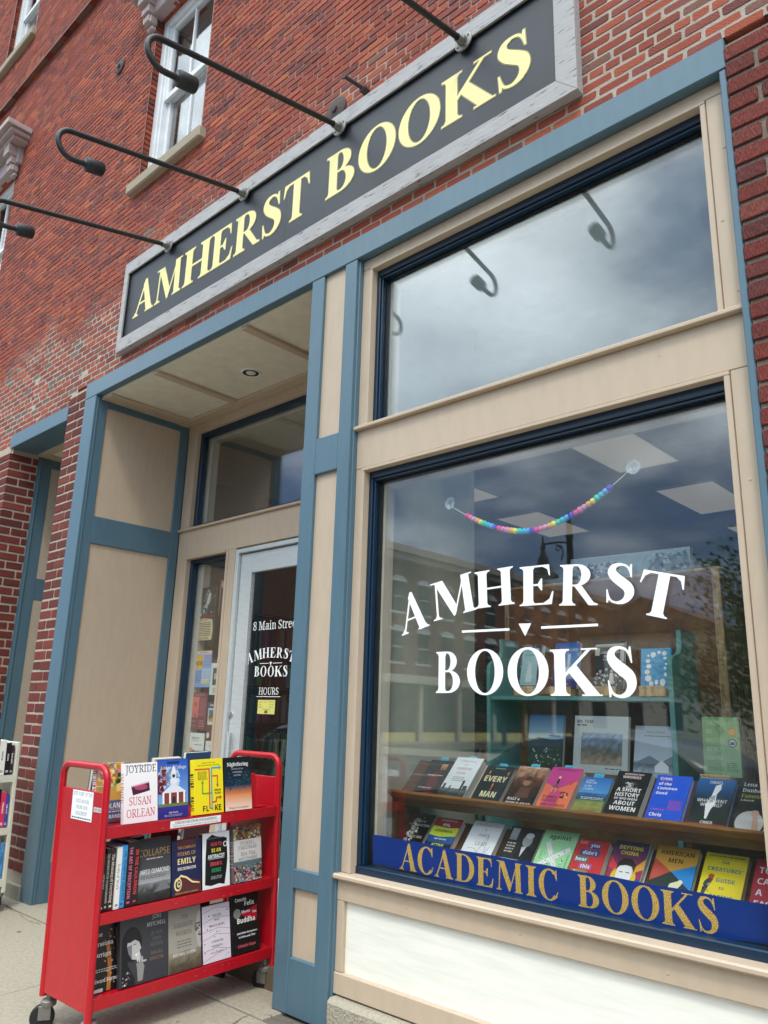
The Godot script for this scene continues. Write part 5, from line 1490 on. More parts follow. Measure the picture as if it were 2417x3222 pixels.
func build_bookcase() -> void:
	var o := thing("bookcase", "teal painted bookcase with curved side panels in the display window", "bookcase")
	for x in [-2.466, -1.482]:
		var st := begin()
		var prof := PackedVector2Array()
		var c := Curve2D.new()
		c.add_point(Vector2(0.85, 0.658))
		c.add_point(Vector2(0.85, 1.535), Vector2.ZERO, Vector2(0, 0.05))
		c.add_point(Vector2(0.915, 1.605), Vector2(-0.05, -0.01), Vector2(0.04, 0.008))
		c.add_point(Vector2(0.97, 1.665), Vector2(-0.005, -0.04))
		c.add_point(Vector2(0.97, 1.722))
		for q in c.tessellate(4, 3.0):
			prof.append(Vector2(-q.x, q.y))
		prof.append(Vector2(-1.13, 1.722))
		prof.append(Vector2(-1.13, 0.658))
		prism(st, prof, -0.011, 0.011, Transform3D(Basis(Vector3(0, 0, 1), Vector3(0, 1, 0), Vector3(-1, 0, 0)), Vector3(x, 0, 0)))
		put("side_panel", done(st), M.teal, o)
	for y in [1.418, 1.068, 0.70]:
		boxes("shelf", "teal", o, [[-2.454, -1.494, y - 0.020, y, -1.12, -0.858]], 0.002)
	boxes("back", "brown_board", o, [[-2.454, -1.494, 0.66, 1.55, -1.138, -1.122]], 0.0)
	var tall := thing("bookcase", "tall light wood bookcase standing behind the teal one, its plain back to the street", "bookcase")
	boxes("back_panel", "brown_board", tall, [[-2.60, -1.415, 0.10, 2.04, -1.262, -1.25]], 0.0)
	boxes("side_panel", "oak", tall, [[-2.63, -2.601, 0.10, 2.055, -1.55, -1.245]], 0.003)
	boxes("side_panel", "oak", tall, [[-1.414, -1.372, 0.10, 2.055, -1.55, -1.245]], 0.003)
	boxes("top", "oak", tall, [[-2.60, -1.415, 2.0405, 2.055, -1.55, -1.246]], 0.003)
	var pr := thing("print", "long pale blue print of mountains lying on top of the tall bookcase", "print", at(Vector3(-1.86, 2.056, -1.28), 0.06))
	boxes("card", "white_wood", pr, [[-0.33, 0.33, 0.0, 0.125, -0.05, 0.0]], 0.001)
	put("picture", art(0.655, 0.12, [["r", 0, 0, 1, 1, "b8d8de", "8fb8c8"], ["p", [0.62, 0, 0.72, 0.6, 0.78, 0.9, 0.86, 0.7, 0.98, 0.9, 1, 0.3, 1, 0], "5a7c90"], ["d", 0.65, 0.1, 0.98, 0.85, 60, 0.016, ["dceaf0", "3f6478", "88a8b8"]], ["d", 0.02, 0.05, 0.45, 0.7, 90, 0.02, ["3c4a6c", "5f7898", "d8e4ec", "28344c"]], ["r", 0.0, 0.75, 0.5, 0.95, "a8c4d4"]], 5), M.print, pr, Transform3D(Basis(), Vector3(0, 0.003, 0.0003)))
	var stand := thing("display_stand", "low dark display stand to the right of the teal bookcase", "stand")
	boxes("top", "dark_wood", stand, [[-1.44, -0.87, 1.035, 1.058, -1.05, -0.72]], 0.002)
	boxes("side", "dark_wood", stand, [[-1.44, -1.415, 0.656, 1.0345, -1.05, -0.80], [-0.895, -0.87, 0.656, 1.0345, -1.05, -0.805]], 0.002)
	boxes("back", "dark_wood", stand, [[-1.4145, -0.8955, 0.656, 1.0345, -1.05, -1.03]], 0.0)
	var W := "f4f4f0"
	var g := "books standing on the shelf of the teal bookcase"
	var up := [
		["pale teal poetry book with an ornamental dark border", -2.245, 0.142, 0.228, 0.026, "b8dadd", [["r", 0, 0, 1, 1, "3a4050"], ["d", 0, 0, 1, 1, 120, 0.05, ["c8d8e4", "4a4a6c", "28303c", "6a7c94"]], ["r", 0.12, 0.08, 0.88, 0.92, "b4dce0", "a0ccd4"], ["x", 0.2, 0.74, 0.8, 0.80, 2, "5a8088"], ["t", "Our Emily Dickinsons", 0.5, 0.86, 0.035, "3a4a52", "s", 0.66], ["p", [0.35, 0.15, 0.65, 0.15, 0.6, 0.55, 0.45, 0.6], "d8ecec"]], -8.0],
		["blue book of a white columned college building, in the shop window", -2.035, 0.150, 0.232, 0.028, "2a4a94", [["r", 0, 0.45, 1, 1, "2a62b8", "86b0dc"], ["d", 0.0, 0.4, 0.35, 0.9, 60, 0.06, ["8a6a94", "6a4a7c", "a884a4"]], ["p", [0.3, 0.34, 0.9, 0.34, 0.62, 0.5], "e6ecf2"], ["r", 0.32, 0.2, 0.88, 0.34, "c8d4e4", "8a9cc0"], ["r", 0.56, 0.5, 0.68, 0.75, "dce6f0"], ["r", 0, 0, 1, 0.2, "3a3f84", "2c2f6c"], ["t", "Amherst College", 0.55, 0.85, 0.055, W, "s", 0.84], ["t", "Blair Kamin", 0.5, 0.1, 0.03, W, "s", 0.4]], -8.0],
		["black and white old photo book AMHERST AND HADLEY", -1.800, 0.160, 0.230, 0.022, "151515", [["r", 0, 0, 1, 1, "1c1c1b", "121212"], ["r", 0, 0.86, 1, 0.94, "d8d4c4", "3a3834"], ["r", 0, 0.7, 0.16, 0.86, "c8c4b4"], ["r", 0.86, 0.55, 1, 0.86, "b8b4a4"], ["d", 0.05, 0.05, 0.95, 0.32, 90, 0.04, ["d8d4c8", "1a1a18", "8a867a", "44423c"]], ["e", 0.22, 0.36, 0.05, 0.035, "b8b0a0"], ["e", 0.42, 0.4, 0.05, 0.035, "b8b0a0"], ["e", 0.6, 0.36, 0.05, 0.035, "c0b8a8"], ["p", [0.52, 0.1, 0.7, 0.1, 0.66, 0.32, 0.55, 0.32], "dcd8cc"], ["t", "AMHERST AND", 0.5, 0.76, 0.045, W, "s", 0.66], ["t", "HADLEY", 0.5, 0.68, 0.045, W, "s", 0.5], ["t", "MASSACHUSETTS", 0.5, 0.61, 0.025, W, "s", 0.55]], -4.0],
		["bright sky blue book with a ring of white leaves", -1.566, 0.136, 0.186, 0.018, "2f9ad0", [["r", 0, 0, 1, 1, "38a4d8", "2c90c8"], ["t", "ROBERT", 0.6, 0.62, 0.055, "1a6a9c", "a", 0.5], ["t", "FROST", 0.6, 0.53, 0.055, "1a6a9c", "a", 0.45], ["x", 0.45, 0.32, 0.78, 0.48, 4, "1f78ac"], ["e", 0.42, 0.84, 0.09, 0.07, W], ["e", 0.62, 0.9, 0.06, 0.045, W], ["e", 0.8, 0.87, 0.08, 0.06, W], ["e", 0.82, 0.75, 0.06, 0.035, W], ["e", 0.25, 0.82, 0.04, 0.03, W], ["e", 0.24, 0.68, 0.08, 0.05, W], ["e", 0.27, 0.55, 0.09, 0.055, W], ["e", 0.22, 0.41, 0.09, 0.06, W], ["e", 0.26, 0.25, 0.11, 0.08, W], ["e", 0.36, 0.11, 0.07, 0.07, W], ["e", 0.54, 0.15, 0.055, 0.06, W], ["e", 0.75, 0.15, 0.09, 0.09, W], ["e", 0.84, 0.34, 0.05, 0.05, W], ["e", 0.83, 0.5, 0.04, 0.04, W], ["e", 0.86, 0.6, 0.04, 0.025, W]], 4.0],
	]
	var k := 0
	for d in up:
		var y := 1.418
		var blk := thing("book_block", ["pale wood block holding up the pale teal poetry book", "pale wood block holding up the blue college book", "pale wood block holding up the black and white photo book", "pale wood block holding up the sky blue leaf book"][k], "block", at(Vector3(d[1] - 0.005, y, -0.885), deg_to_rad(d[7] * 0.4)), "wood blocks under the display books")
		put("block", wood_block(), M.oak, blk)
		book(d[0], slant(d[1], y + 0.036, -0.878, 11.0, d[7]), d[2], d[3], d[4], d[5], d[6], g, [], true, 30 + k)
		k += 1
	var g2 := "large books on the lower shelf of the teal bookcase"
	book("tall landscape book with blue sky over a dark green valley", slant(-2.165, 1.069, -0.89, 9.0, 0.0), 0.200, 0.262, 0.025, "23506a", [["r", 0, 0.55, 1, 1, "1f5f94", "9ac4d8"], ["p", [0, 0.5, 0.3, 0.58, 0.7, 0.54, 1, 0.57, 1, 0.4, 0, 0.4], "1d3c58"], ["n", 0, 0, 1, 0.48, 12, 10, ["2a4a54", "1f3a34", "2f4a34", "16281f"]], ["d", 0.1, 0.08, 0.95, 0.38, 40, 0.02, ["c8d8d0", "6a8a7a"]], ["x", 0.6, 0.6, 0.92, 0.63, 1, "2a4a60", 0.6]], g2, [], true, 41)
	book("wide pale grey photo book of a field, titled Mt. TOM", slant(-1.862, 1.069, -0.88, 9.0, -2.0), 0.285, 0.262, 0.02, "c4ccca", [["r", 0, 0, 1, 1, "c8d2d0", "bcc6c4"], ["n", 0.14, 0.14, 0.9, 0.7, 14, 12, ["9ab4cc", "7c94ac", "52605c", "8a7c68", "a89884"]], ["L", "Mt. TOM", 0.05, 0.9, 0.06, "15181a", "A", 0.3], ["x", 0.05, 0.82, 0.24, 0.85, 1, "2a2f30", 0.8], ["x", 0.6, 0.07, 0.9, 0.1, 1, "5a6464", 0.6]], g2, [], true, 42)
	book("grey blue photo book of a snowy barn beside the right teal panel", slant(-1.60, 1.069, -0.87, 12.0, -4.0), 0.19, 0.225, 0.02, "8a9cac", [["r", 0, 0.3, 1, 1, "93a6b4", "b8c8d4"], ["p", [0, 0.25, 0.4, 0.42, 0.7, 0.3, 1, 0.44, 1, 0.2, 0, 0.2], "6f8494"], ["n", 0, 0, 1, 0.26, 12, 5, ["5a6a74", "8898a4", "b4c0c8"]], ["p", [0.55, 0.1, 0.9, 0.1, 0.9, 0.22, 0.72, 0.34, 0.55, 0.22], "dde4e8"], ["L", "Peter Kitchell", 0.3, 0.88, 0.045, "4a5660", "s", 0.5], ["x", 0.25, 0.79, 0.95, 0.82, 1, "5a6670", 0.7]], g2, [], true, 43)
	var blk2 := thing("book_block", "pale wood block under the green book at the right", "block", at(Vector3(-1.285, 1.0585, -0.80), 0.0), "wood blocks under the display books")
	put("block", wood_block(), M.oak, blk2)
	book("light green book titled THINGS IN NATURE MERELY GROW with a gold seal", slant(-1.265, 1.099, -0.80, 5.0, 6.0), 0.146, 0.236, 0.03, "96bf84", [["r", 0, 0, 1, 1, "9cc48a", "8ab87a"], ["r", 0, 0, 0.48, 1, "74a468", "6a9c60"], ["L", "THINGS", 0.1, 0.9, 0.065, "b4d8a4", "s", 0.5], ["L", "IN", 0.1, 0.75, 0.065, "b4d8a4", "s", 0.3], ["L", "NATURE", 0.1, 0.6, 0.065, "b4d8a4", "s", 0.5], ["L", "MERELY", 0.1, 0.45, 0.065, "b4d8a4", "s", 0.5], ["L", "GROW", 0.1, 0.3, 0.065, "b4d8a4", "s", 0.45], ["L", "Yiyun Li", 0.08, 0.13, 0.065, "1f3018", "s", 0.46], ["e", 0.8, 0.75, 0.12, 0.075, "d0a02c"], ["e", 0.8, 0.75, 0.09, 0.055, "e6bc4a"], ["e", 0.8, 0.56, 0.12, 0.075, "3a5a7c"], ["e", 0.8, 0.56, 0.09, 0.055, "c8d4d8"], ["r", 0.74, 0.53, 0.86, 0.58, "2a3f5c"], ["x", 0.62, 0.08, 0.92, 0.24, 5, "3a5a34"]], "single books on the dark stand", [], false, 44)
	var blk3 := thing("book_block", "pale wood block at the right edge of the display window", "block", at(Vector3(-0.99, 1.0585, -0.78), 0.0), "wood blocks under the display books")
	put("block", wood_block(), M.oak, blk3)
	book("white and red book half hidden at the right edge of the display window", slant(-0.985, 1.099, -0.78, 5.0, 4.0), 0.15, 0.232, 0.03, "ece8e2", [["r", 0, 0, 1, 1, "efece6", "d8d4cc"], ["r", 0.06, 0.62, 0.94, 0.9, "c8403c"], ["L", "DAUGHTERS", 0.1, 0.7, 0.09, W, "A", 0.8], ["n", 0.06, 0.1, 0.94, 0.6, 8, 8, ["b8b4ac", "6a6660", "8a867e"]], ["L", "The", 0.3, 0.22, 0.05, "1c1c1c", "s", 0.2]], "single books on the dark stand", [], true, 45)

func wood_block() -> ArrayMesh:
	var st := begin()
	bx(st, -0.062, 0.062, 0.0, 0.036, -0.035, 0.035, 0.003)
	bx(st, -0.062, 0.062, 0.0362, 0.046, 0.022, 0.035, 0.002)
	return done(st)

# ---------------------------------------------------------------- book carts on the sidewalk
func cart_frame(origin: Vector3, yaw: float, pitch: float) -> Transform3D:
	# local x runs along the cart from its street end to its far end, z points out of the side that is seen
	var R := Basis(Vector3.UP, yaw) * Basis(Vector3.RIGHT, pitch)
	return Transform3D(R * Basis(Vector3(0, 0, -1), Vector3(0, 1, 0), Vector3(1, 0, 0)), origin)

func rounded(x0: float, y0: float, x1: float, y1: float, r: float) -> PackedVector2Array:
	var p := PackedVector2Array()
	for k in [[x1 - r, y0 + r, -90], [x1 - r, y1 - r, 0], [x0 + r, y1 - r, 90], [x0 + r, y0 + r, 180]]:
		for i in 7:
			var a := deg_to_rad(k[2] + i * 15.0)
			p.append(Vector2(k[0] + r * cos(a), k[1] + r * sin(a)))
	return p

func cart(called: String, label: String, paint: String, T: Transform3D, loop: bool) -> Node3D:
	var o := thing(called, label, "book cart", T)
	var m: Material = M[paint]
	for s in [-1.0, 1.0]:
		var x: float = s * 0.481
		var st := begin()
		if loop:
			# tube frame with a round-cornered hand grip at the top
			var pts := [Vector3(x, 0.135, -0.197), Vector3(x, 0.6, -0.197)]
			for i in 9:
				var a := deg_to_rad(180 - i * 11.25)
				pts.append(Vector3(x, 1.045 + 0.058 * sin(a), -0.139 + 0.058 * cos(a)))
			for i in 9:
				var a := deg_to_rad(90 - i * 11.25)
				pts.append(Vector3(x, 1.045 + 0.058 * sin(a), 0.139 + 0.058 * cos(a)))
			pts.append(Vector3(x, 0.6, 0.197))
			pts.append(Vector3(x, 0.095, 0.197))
			tube(st, pts, 0.0155, 14)
			put("hand_frame", done(st), m, o)
			st = begin()
			bx(st, x - 0.006, x + 0.006, 0.15, 1.0, -0.186, 0.186, 0.002)
			put("end_panel", done(st), m, o)
		else:
			bx(st, x - 0.013, x + 0.013, 0.12, 1.072, -0.207, 0.207, 0.004)
			put("end_panel", done(st), m, o)
		# casters
		for z in [-0.175, 0.175]:
			var c := sub("caster", o, Transform3D(Basis(Vector3.UP, 0.9 if s < 0 else 0.25), Vector3(s * 0.462, 0.0, z) if s < 0 else Vector3(0.40, 0.0, -0.1075) if z < 0 else Vector3(0.458, 0.0, 0.175)))
			st = begin()
			lathe(st, [Vector2(0.0, -0.014), Vector2(0.046, -0.014), Vector2(0.051, -0.009), Vector2(0.052, 0.0), Vector2(0.051, 0.009), Vector2(0.046, 0.014), Vector2(0.0, 0.014)], 26, Transform3D(Basis(Vector3.BACK, PI / 2), Vector3(0, 0.052, -0.022)))
			put("wheel", done(st), M.rubber, c)
			st = begin()
			lathe(st, [Vector2(0.031, 0.098), Vector2(0.033, 0.105), Vector2(0.033, 0.116), Vector2(0.026, 0.122), Vector2(0.012, 0.124), Vector2(0.012, 0.15)], 20)
			for sx in [-1.0, 1.0]:
				bx(st, sx * 0.020 - 0.002, sx * 0.020 + 0.002, 0.045, 0.100, -0.036, 0.016, 0.001)
			tube(st, [Vector3(-0.024, 0.052, -0.022), Vector3(0.024, 0.052, -0.022)], 0.007, 10)
			put("fork", done(st), M.zinc, c)
	for y in [[0.860, 0.814], [0.525, 0.480], [0.207, 0.160]]:
		var st := begin()
		bx(st, -0.468, 0.468, y[0] - 0.006, y[0] - 0.003, -0.203, 0.203, 0.001)
		bx(st, -0.469, 0.469, y[1], y[0], 0.2035, 0.2065, 0.001)
		bx(st, -0.469, 0.469, y[1], y[0], -0.2065, -0.2035, 0.001)
		bx(st, -0.468, 0.468, y[1], y[1] + 0.003, 0.180, 0.2034, 0.0005)
		put("shelf", done(st), m, o)
		st = begin()
		for i in 7:
			var cx := rng.randf_range(-0.44, 0.44)
			lathe(st, [Vector2(0.004, 0.0), Vector2(0.003, 0.0003), Vector2(0, 0.0004)], 6, Transform3D(Basis(Vector3.RIGHT, PI / 2).scaled(Vector3(rng.randf_range(0.5, 2.0), rng.randf_range(0.3, 0.8), 1)), Vector3(cx, rng.randf_range(y[1] + 0.003, y[0] - 0.004), 0.2066)))
		put("paint_chips", done(st), M.zinc, o).set_meta("kind", "stuff")
	return o

func build_carts() -> void:
	var T := cart_frame(Vector3(-3.475, -0.036, 0.308), 0.018, 0.033)
	var c := cart("book_cart", "bright red metal book cart with three shelves of used books on casters", "red_enamel", T, true)
	# notices on the cart
	var n := thing("notice", "white paper notice on the end panel of the red cart", "notice", T * Transform3D(Basis(Vector3(0, 0, 1), Vector3(0, 1, 0), Vector3(-1, 0, 0)), Vector3(-0.4885, 0.873, 0.012)))
	boxes("sheet", "letter_white", n, [[-0.092, 0.092, 0.0, 0.122, -0.0004, 0.0]], 0.0)
	put("print", art(0.182, 0.12, [["r", 0, 0, 1, 1, "f2f4f6"], ["t", "JUST SOME OF THE", 0.5, 0.86, 0.12, "50545a", "s", 0.94], ["t", "USED BOOKS", 0.5, 0.65, 0.12, "50545a", "s", 0.66], ["t", "FROM OUR", 0.5, 0.44, 0.12, "50545a", "s", 0.56], ["t", "BASEMENT", 0.5, 0.23, 0.12, "50545a", "s", 0.56], ["x", 0.04, 0.03, 0.96, 0.11, 1, "5a5e64", 0.6]], 2), M.paper, n)
	var tg := thing("maker_plate", "small silver maker's plate riveted to the end of the red cart", "label plate", T * Transform3D(Basis(Vector3(0, 0, 1), Vector3(0, 1, 0), Vector3(-1, 0, 0)), Vector3(-0.4885, 0.918, 0.148)))
	put("plate", art(0.066, 0.020, [["r", 0, 0, 1, 1, "c8c4c0"], ["x", 0.08, 0.25, 0.45, 0.75, 2, "b8404a", 0.5], ["x", 0.55, 0.2, 0.92, 0.8, 3, "70706c", 0.5]], 4), M.print, tg)
	var n2 := thing("notice", "narrow white sign on the front edge of the red cart's top shelf", "notice", T * Transform3D(Basis(Vector3.BACK, 0.0), Vector3(-0.020, 0.822, 0.2070)))
	boxes("sheet", "letter_white", n2, [[-0.139, 0.139, 0.0, 0.031, -0.0002, 0.0005]], 0.0)
	put("print", art(0.276, 0.03, [["r", 0, 0, 1, 1, "f4f4f2"], ["t", "USED BOOKS FROM OUR BASEMENT", 0.5, 0.72, 0.30, "1c1c1c", "S", 0.96], ["r", 0.03, 0.5, 0.97, 0.53, "1c1c1c"], ["t", "Used book prices are in the upper-right corner of the first page", 0.5, 0.25, 0.2, "2c2c2c", "s", 0.96]], 3), M.paper, n2, Transform3D(Basis(), Vector3(0, 0.0005, 0.0006)))
	var W := "f4f4f0"
	var g1 := "used books facing out on the top shelf of the red cart"
	var g2 := "used books facing out on the middle shelf of the red cart"
	var g3 := "used books facing out on the bottom shelf of the red cart"
	# label, x, width, height, thickness, colour, art, shelf, spine
	var defs := [
		["book with orange sunset village, partly behind the red cart's end", -0.376, 0.168, 0.252, 0.03, "d8d4cc", [["r", 0, 0.62, 1, 1, "8a7a9c", "f0a84a"], ["d", 0, 0.68, 1, 1, 50, 0.09, ["f4c25a", "e8823c", "9a6a7c", "f6d88a"]], ["d", 0.55, 0.55, 1, 0.8, 46, 0.06, ["3f7a3a", "5f9a44", "2f5a34"]], ["r", 0, 0.34, 1, 0.6, "b8a04c", "d8a04c"], ["p", [0.6, 0.5, 0.6, 0.62, 0.8, 0.68, 0.95, 0.6, 0.95, 0.5], "f0d078"], ["p", [0.2, 0.34, 0.5, 0.34, 1, 0.48, 1, 0.44], "e8e4d4"], ["r", 0, 0, 1, 0.36, "5a6a94", "4a5a84"], ["t", "FORDLANDIA", 0.5, 0.27, 0.09, W, "A", 0.96], ["r", 0.05, 0.2, 0.95, 0.205, W], ["x", 0.08, 0.155, 0.92, 0.185, 1, W, 0.5], ["t", "GRANDIN", 0.58, 0.09, 0.06, W, "A", 0.7], ["r", 0.5, 0.01, 0.66, 0.04, "a8382c"]], 0, [["r", 0, 0, 1, 1, "a83a34"], ["v", "FORDLANDIA", 0.5, 0.62, 0.4, W, "A", 0.6]]],
		["white book titled JOYRIDE in tall thin letters with red author name", -0.298, 0.168, 0.252, 0.026, "f2f0ee", [["r", 0, 0, 1, 1, "f6f4f4", "f2e2e4"], ["t", "JOYRIDE", 0.5, 0.86, 0.125, "2a1f30", "s", 0.92], ["p", [0.2, 0.62, 0.74, 0.68, 0.77, 0.52, 0.26, 0.46], "4a1f34"], ["e", 0.5, 0.59, 0.2, 0.05, "b0486a"], ["p", [0.2, 0.62, 0.74, 0.68, 0.74, 0.655, 0.22, 0.6], "e4b8c8"], ["t", "SUSAN", 0.48, 0.36, 0.13, "c8323c", "s", 0.66], ["t", "ORLEAN", 0.5, 0.16, 0.13, "c8323c", "s", 0.84], ["x", 0.1, 0.94, 0.9, 0.96, 1, "9a8a90", 0.5]], 0, [["r", 0, 0, 1, 1, "f0eeec"], ["v", "JOYRIDE", 0.5, 0.6, 0.5, "c8323c", "s", 0.5]]],
		["guide book with white columned building on the red cart's top shelf", -0.132, 0.160, 0.260, 0.012, "2d2f7a", [["r", 0, 0.2, 1, 1, "2454b4", "7aa8e0"], ["d", 0.1, 0.55, 0.7, 0.8, 30, 0.12, ["a8c4ea", "c4d8f0"]], ["d", 0, 0.4, 0.25, 0.88, 70, 0.05, ["8a2f34", "5a2428", "a84a3c"]], ["p", [0.12, 0.43, 0.95, 0.43, 0.52, 0.6], "e2e4ea"], ["r", 0.14, 0.24, 0.92, 0.43, "8a3a34"], ["r", 0.14, 0.24, 0.2, 0.43, W], ["r", 0.36, 0.24, 0.42, 0.43, W], ["r", 0.62, 0.24, 0.68, 0.43, W], ["r", 0.84, 0.24, 0.9, 0.43, W], ["r", 0.46, 0.24, 0.58, 0.36, "3a2c30"], ["r", 0.4, 0.58, 0.64, 0.66, "e6e8ee"], ["r", 0.43, 0.66, 0.6, 0.76, "dcdee6"], ["e", 0.515, 0.71, 0.05, 0.03, "2a2c3c"], ["p", [0.42, 0.76, 0.62, 0.76, 0.52, 0.9], "e6e8ee"], ["r", 0, 0.2, 1, 0.25, "6a7a3c"], ["r", 0, 0, 1, 0.2, "35288a", "2c2270"], ["p", [0.3, 0.92, 0.7, 0.92, 0.72, 0.94, 0.7, 0.96, 0.3, 0.96, 0.28, 0.94], "1c2f74"], ["t", "Amherst College", 0.5, 0.86, 0.05, W, "s", 0.92], ["t", "Blair Kamin", 0.5, 0.1, 0.025, W, "s", 0.3], ["x", 0.2, 0.03, 0.8, 0.07, 2, "b8b4dc"]], 0, []],
		["bright yellow book FLUKE with red, blue and green flow arrows", 0.066, 0.168, 0.250, 0.03, "f0dc1c", [["r", 0, 0, 1, 1, "f4e020", "f0d81c"], ["t", "CHANCE, CHAOS, AND", 0.5, 0.93, 0.022, "3a3410", "A", 0.6], ["t", "WHY EVERYTHING WE DO MATTERS", 0.5, 0.885, 0.022, "3a3410", "A", 0.8], ["l", 0.02, 0.815, 0.52, 0.815, 0.045, "c8582c"], ["l", 0.52, 0.83, 0.52, 0.1, 0.045, "c8582c"], ["l", 0.6, 0.1, 0.6, 0.83, 0.045, "3a9cc4"], ["l", 0.585, 0.83, 0.86, 0.83, 0.045, "3a9cc4"], ["p", [0.86, 0.79, 0.86, 0.87, 0.95, 0.83], "3a9cc4"], ["l", 0.6, 0.68, 0.8, 0.68, 0.04, "c8582c"], ["l", 0.8, 0.69, 0.8, 0.52, 0.04, "c8582c"], ["p", [0.75, 0.52, 0.85, 0.52, 0.8, 0.46], "c8582c"], ["l", 0.58, 0.37, 0.28, 0.37, 0.04, "6a9c34"], ["l", 0.28, 0.36, 0.28, 0.55, 0.04, "6a9c34"], ["p", [0.23, 0.55, 0.33, 0.55, 0.28, 0.62], "6a9c34"], ["l", 0.6, 0.2, 0.74, 0.21, 0.04, "c8482c"], ["l", 0.74, 0.2, 0.76, 0.29, 0.04, "c8482c"], ["l", 0.76, 0.28, 0.86, 0.28, 0.04, "c8482c"], ["p", [0.86, 0.24, 0.86, 0.32, 0.94, 0.28], "c8482c"], ["x", 0.12, 0.62, 0.45, 0.78, 9, "6a5c1a"], ["t", "BRIAN", 0.8, 0.42, 0.035, "2a2410", "A", 0.22], ["t", "KLAAS", 0.8, 0.365, 0.035, "2a2410", "A", 0.22], ["t", "FL", 0.38, 0.1, 0.1, "1c1a10", "A", 0.2], ["t", "KE", 0.8, 0.1, 0.1, "1c1a10", "A", 0.24], ["l", 0.5, 0.11, 0.62, 0.08, 0.04, "6a8a94"]], 0, [["r", 0, 0, 1, 1, "f0dc1c"], ["v", "FLUKE", 0.5, 0.62, 0.6, "2a2410", "A", 0.25], ["v", "BRIAN", 0.5, 0.2, 0.4, "2a2410", "A", 0.25]]],
		["book Nightfaring with a dark starry top fading to orange", 0.241, 0.164, 0.250, 0.03, "14151a", [["r", 0, 0.45, 1, 1, "14161c", "1a2c44"], ["r", 0, 0.3, 1, 0.46, "2a3c58", "d8804a"], ["r", 0, 0, 1, 0.3, "e08a50", "f4dcc8"], ["d", 0.1, 0.4, 0.95, 0.72, 70, 0.035, ["1c4a54", "24485c", "123038", "2f6a68"]], ["t", "Nightfaring", 0.5, 0.87, 0.065, W, "S", 0.9], ["t", "IN SEARCH OF THE", 0.48, 0.775, 0.025, "c8ccd0", "a", 0.68], ["t", "DISAPPEARING", 0.48, 0.715, 0.025, "c8ccd0", "a", 0.55], ["t", "DARKNESS", 0.48, 0.655, 0.025, "c8ccd0", "a", 0.4], ["t", "Megan Eaves-Egenes", 0.5, 0.05, 0.035, "3a2c28", "s", 0.9]], 0, [["r", 0, 0, 1, 1, "14151a"]]],
		["dark grey mountain photo book titled COLLAPSE, middle shelf of the red cart", -0.205, 0.166, 0.258, 0.04, "1c1c1e", [["r", 0, 0.5, 1, 1, "2a2a2c", "4a4a4c"], ["r", 0, 0.3, 1, 0.5, "6a6a6c", "a8a8aa"], ["n", 0, 0, 1, 0.3, 14, 8, ["8a8a8c", "4a4a4a", "2a2a2a", "1c1c1c"]], ["p", [0.5, 0.14, 0.78, 0.32, 1, 0.16], "74767a"], ["t", "COLLAPSE", 0.5, 0.78, 0.105, "b08a54", "a", 0.94], ["x", 0.25, 0.66, 0.75, 0.7, 1, "b8b4ac", 0.5], ["t", "JARED DIAMOND", 0.5, 0.46, 0.07, W, "a", 0.92], ["x", 0.1, 0.36, 0.85, 0.41, 2, "3a3a3a"]], 1, [["r", 0, 0, 1, 1, "1c1c1e"]]],
		["navy poetry book with cream and gold letters and a scroll ornament", -0.036, 0.158, 0.232, 0.035, "24284c", [["r", 0, 0, 1, 1, "262a50", "20244a"], ["e", 0.5, 0.93, 0.34, 0.1, "5a2a2c"], ["p", [0.05, 0, 0.3, 0.34, 1, 0.2, 1, 0], "5a2c30"], ["t", "THE COMPLETE", 0.5, 0.86, 0.045, "d8b06a", "a", 0.84], ["t", "POEMS OF", 0.5, 0.745, 0.065, "d8a04a", "a", 0.86], ["t", "EMILY", 0.5, 0.61, 0.105, "f0dc94", "A", 0.86], ["t", "DICKINSON", 0.5, 0.475, 0.055, "e8e0d4", "A", 0.86], ["e", 0.2, 0.2, 0.13, 0.12, "f0dc9c"], ["e", 0.21, 0.2, 0.095, 0.09, "3a2a44"], ["e", 0.23, 0.2, 0.06, 0.055, "f0dc9c"], ["e", 0.235, 0.205, 0.035, 0.03, "3a2a44"], ["p", [0.12, 0.27, 0.3, 0.37, 0.5, 0.32, 0.7, 0.22, 0.94, 0.18, 0.94, 0.16, 0.68, 0.19, 0.48, 0.29, 0.3, 0.33, 0.16, 0.25], "f0dc9c"], ["t", "EDITED BY THOMAS H. JOHNSON", 0.5, 0.03, 0.024, "d8a04a", "A", 0.88]], 1, [["r", 0, 0, 1, 1, "20244a"]]],
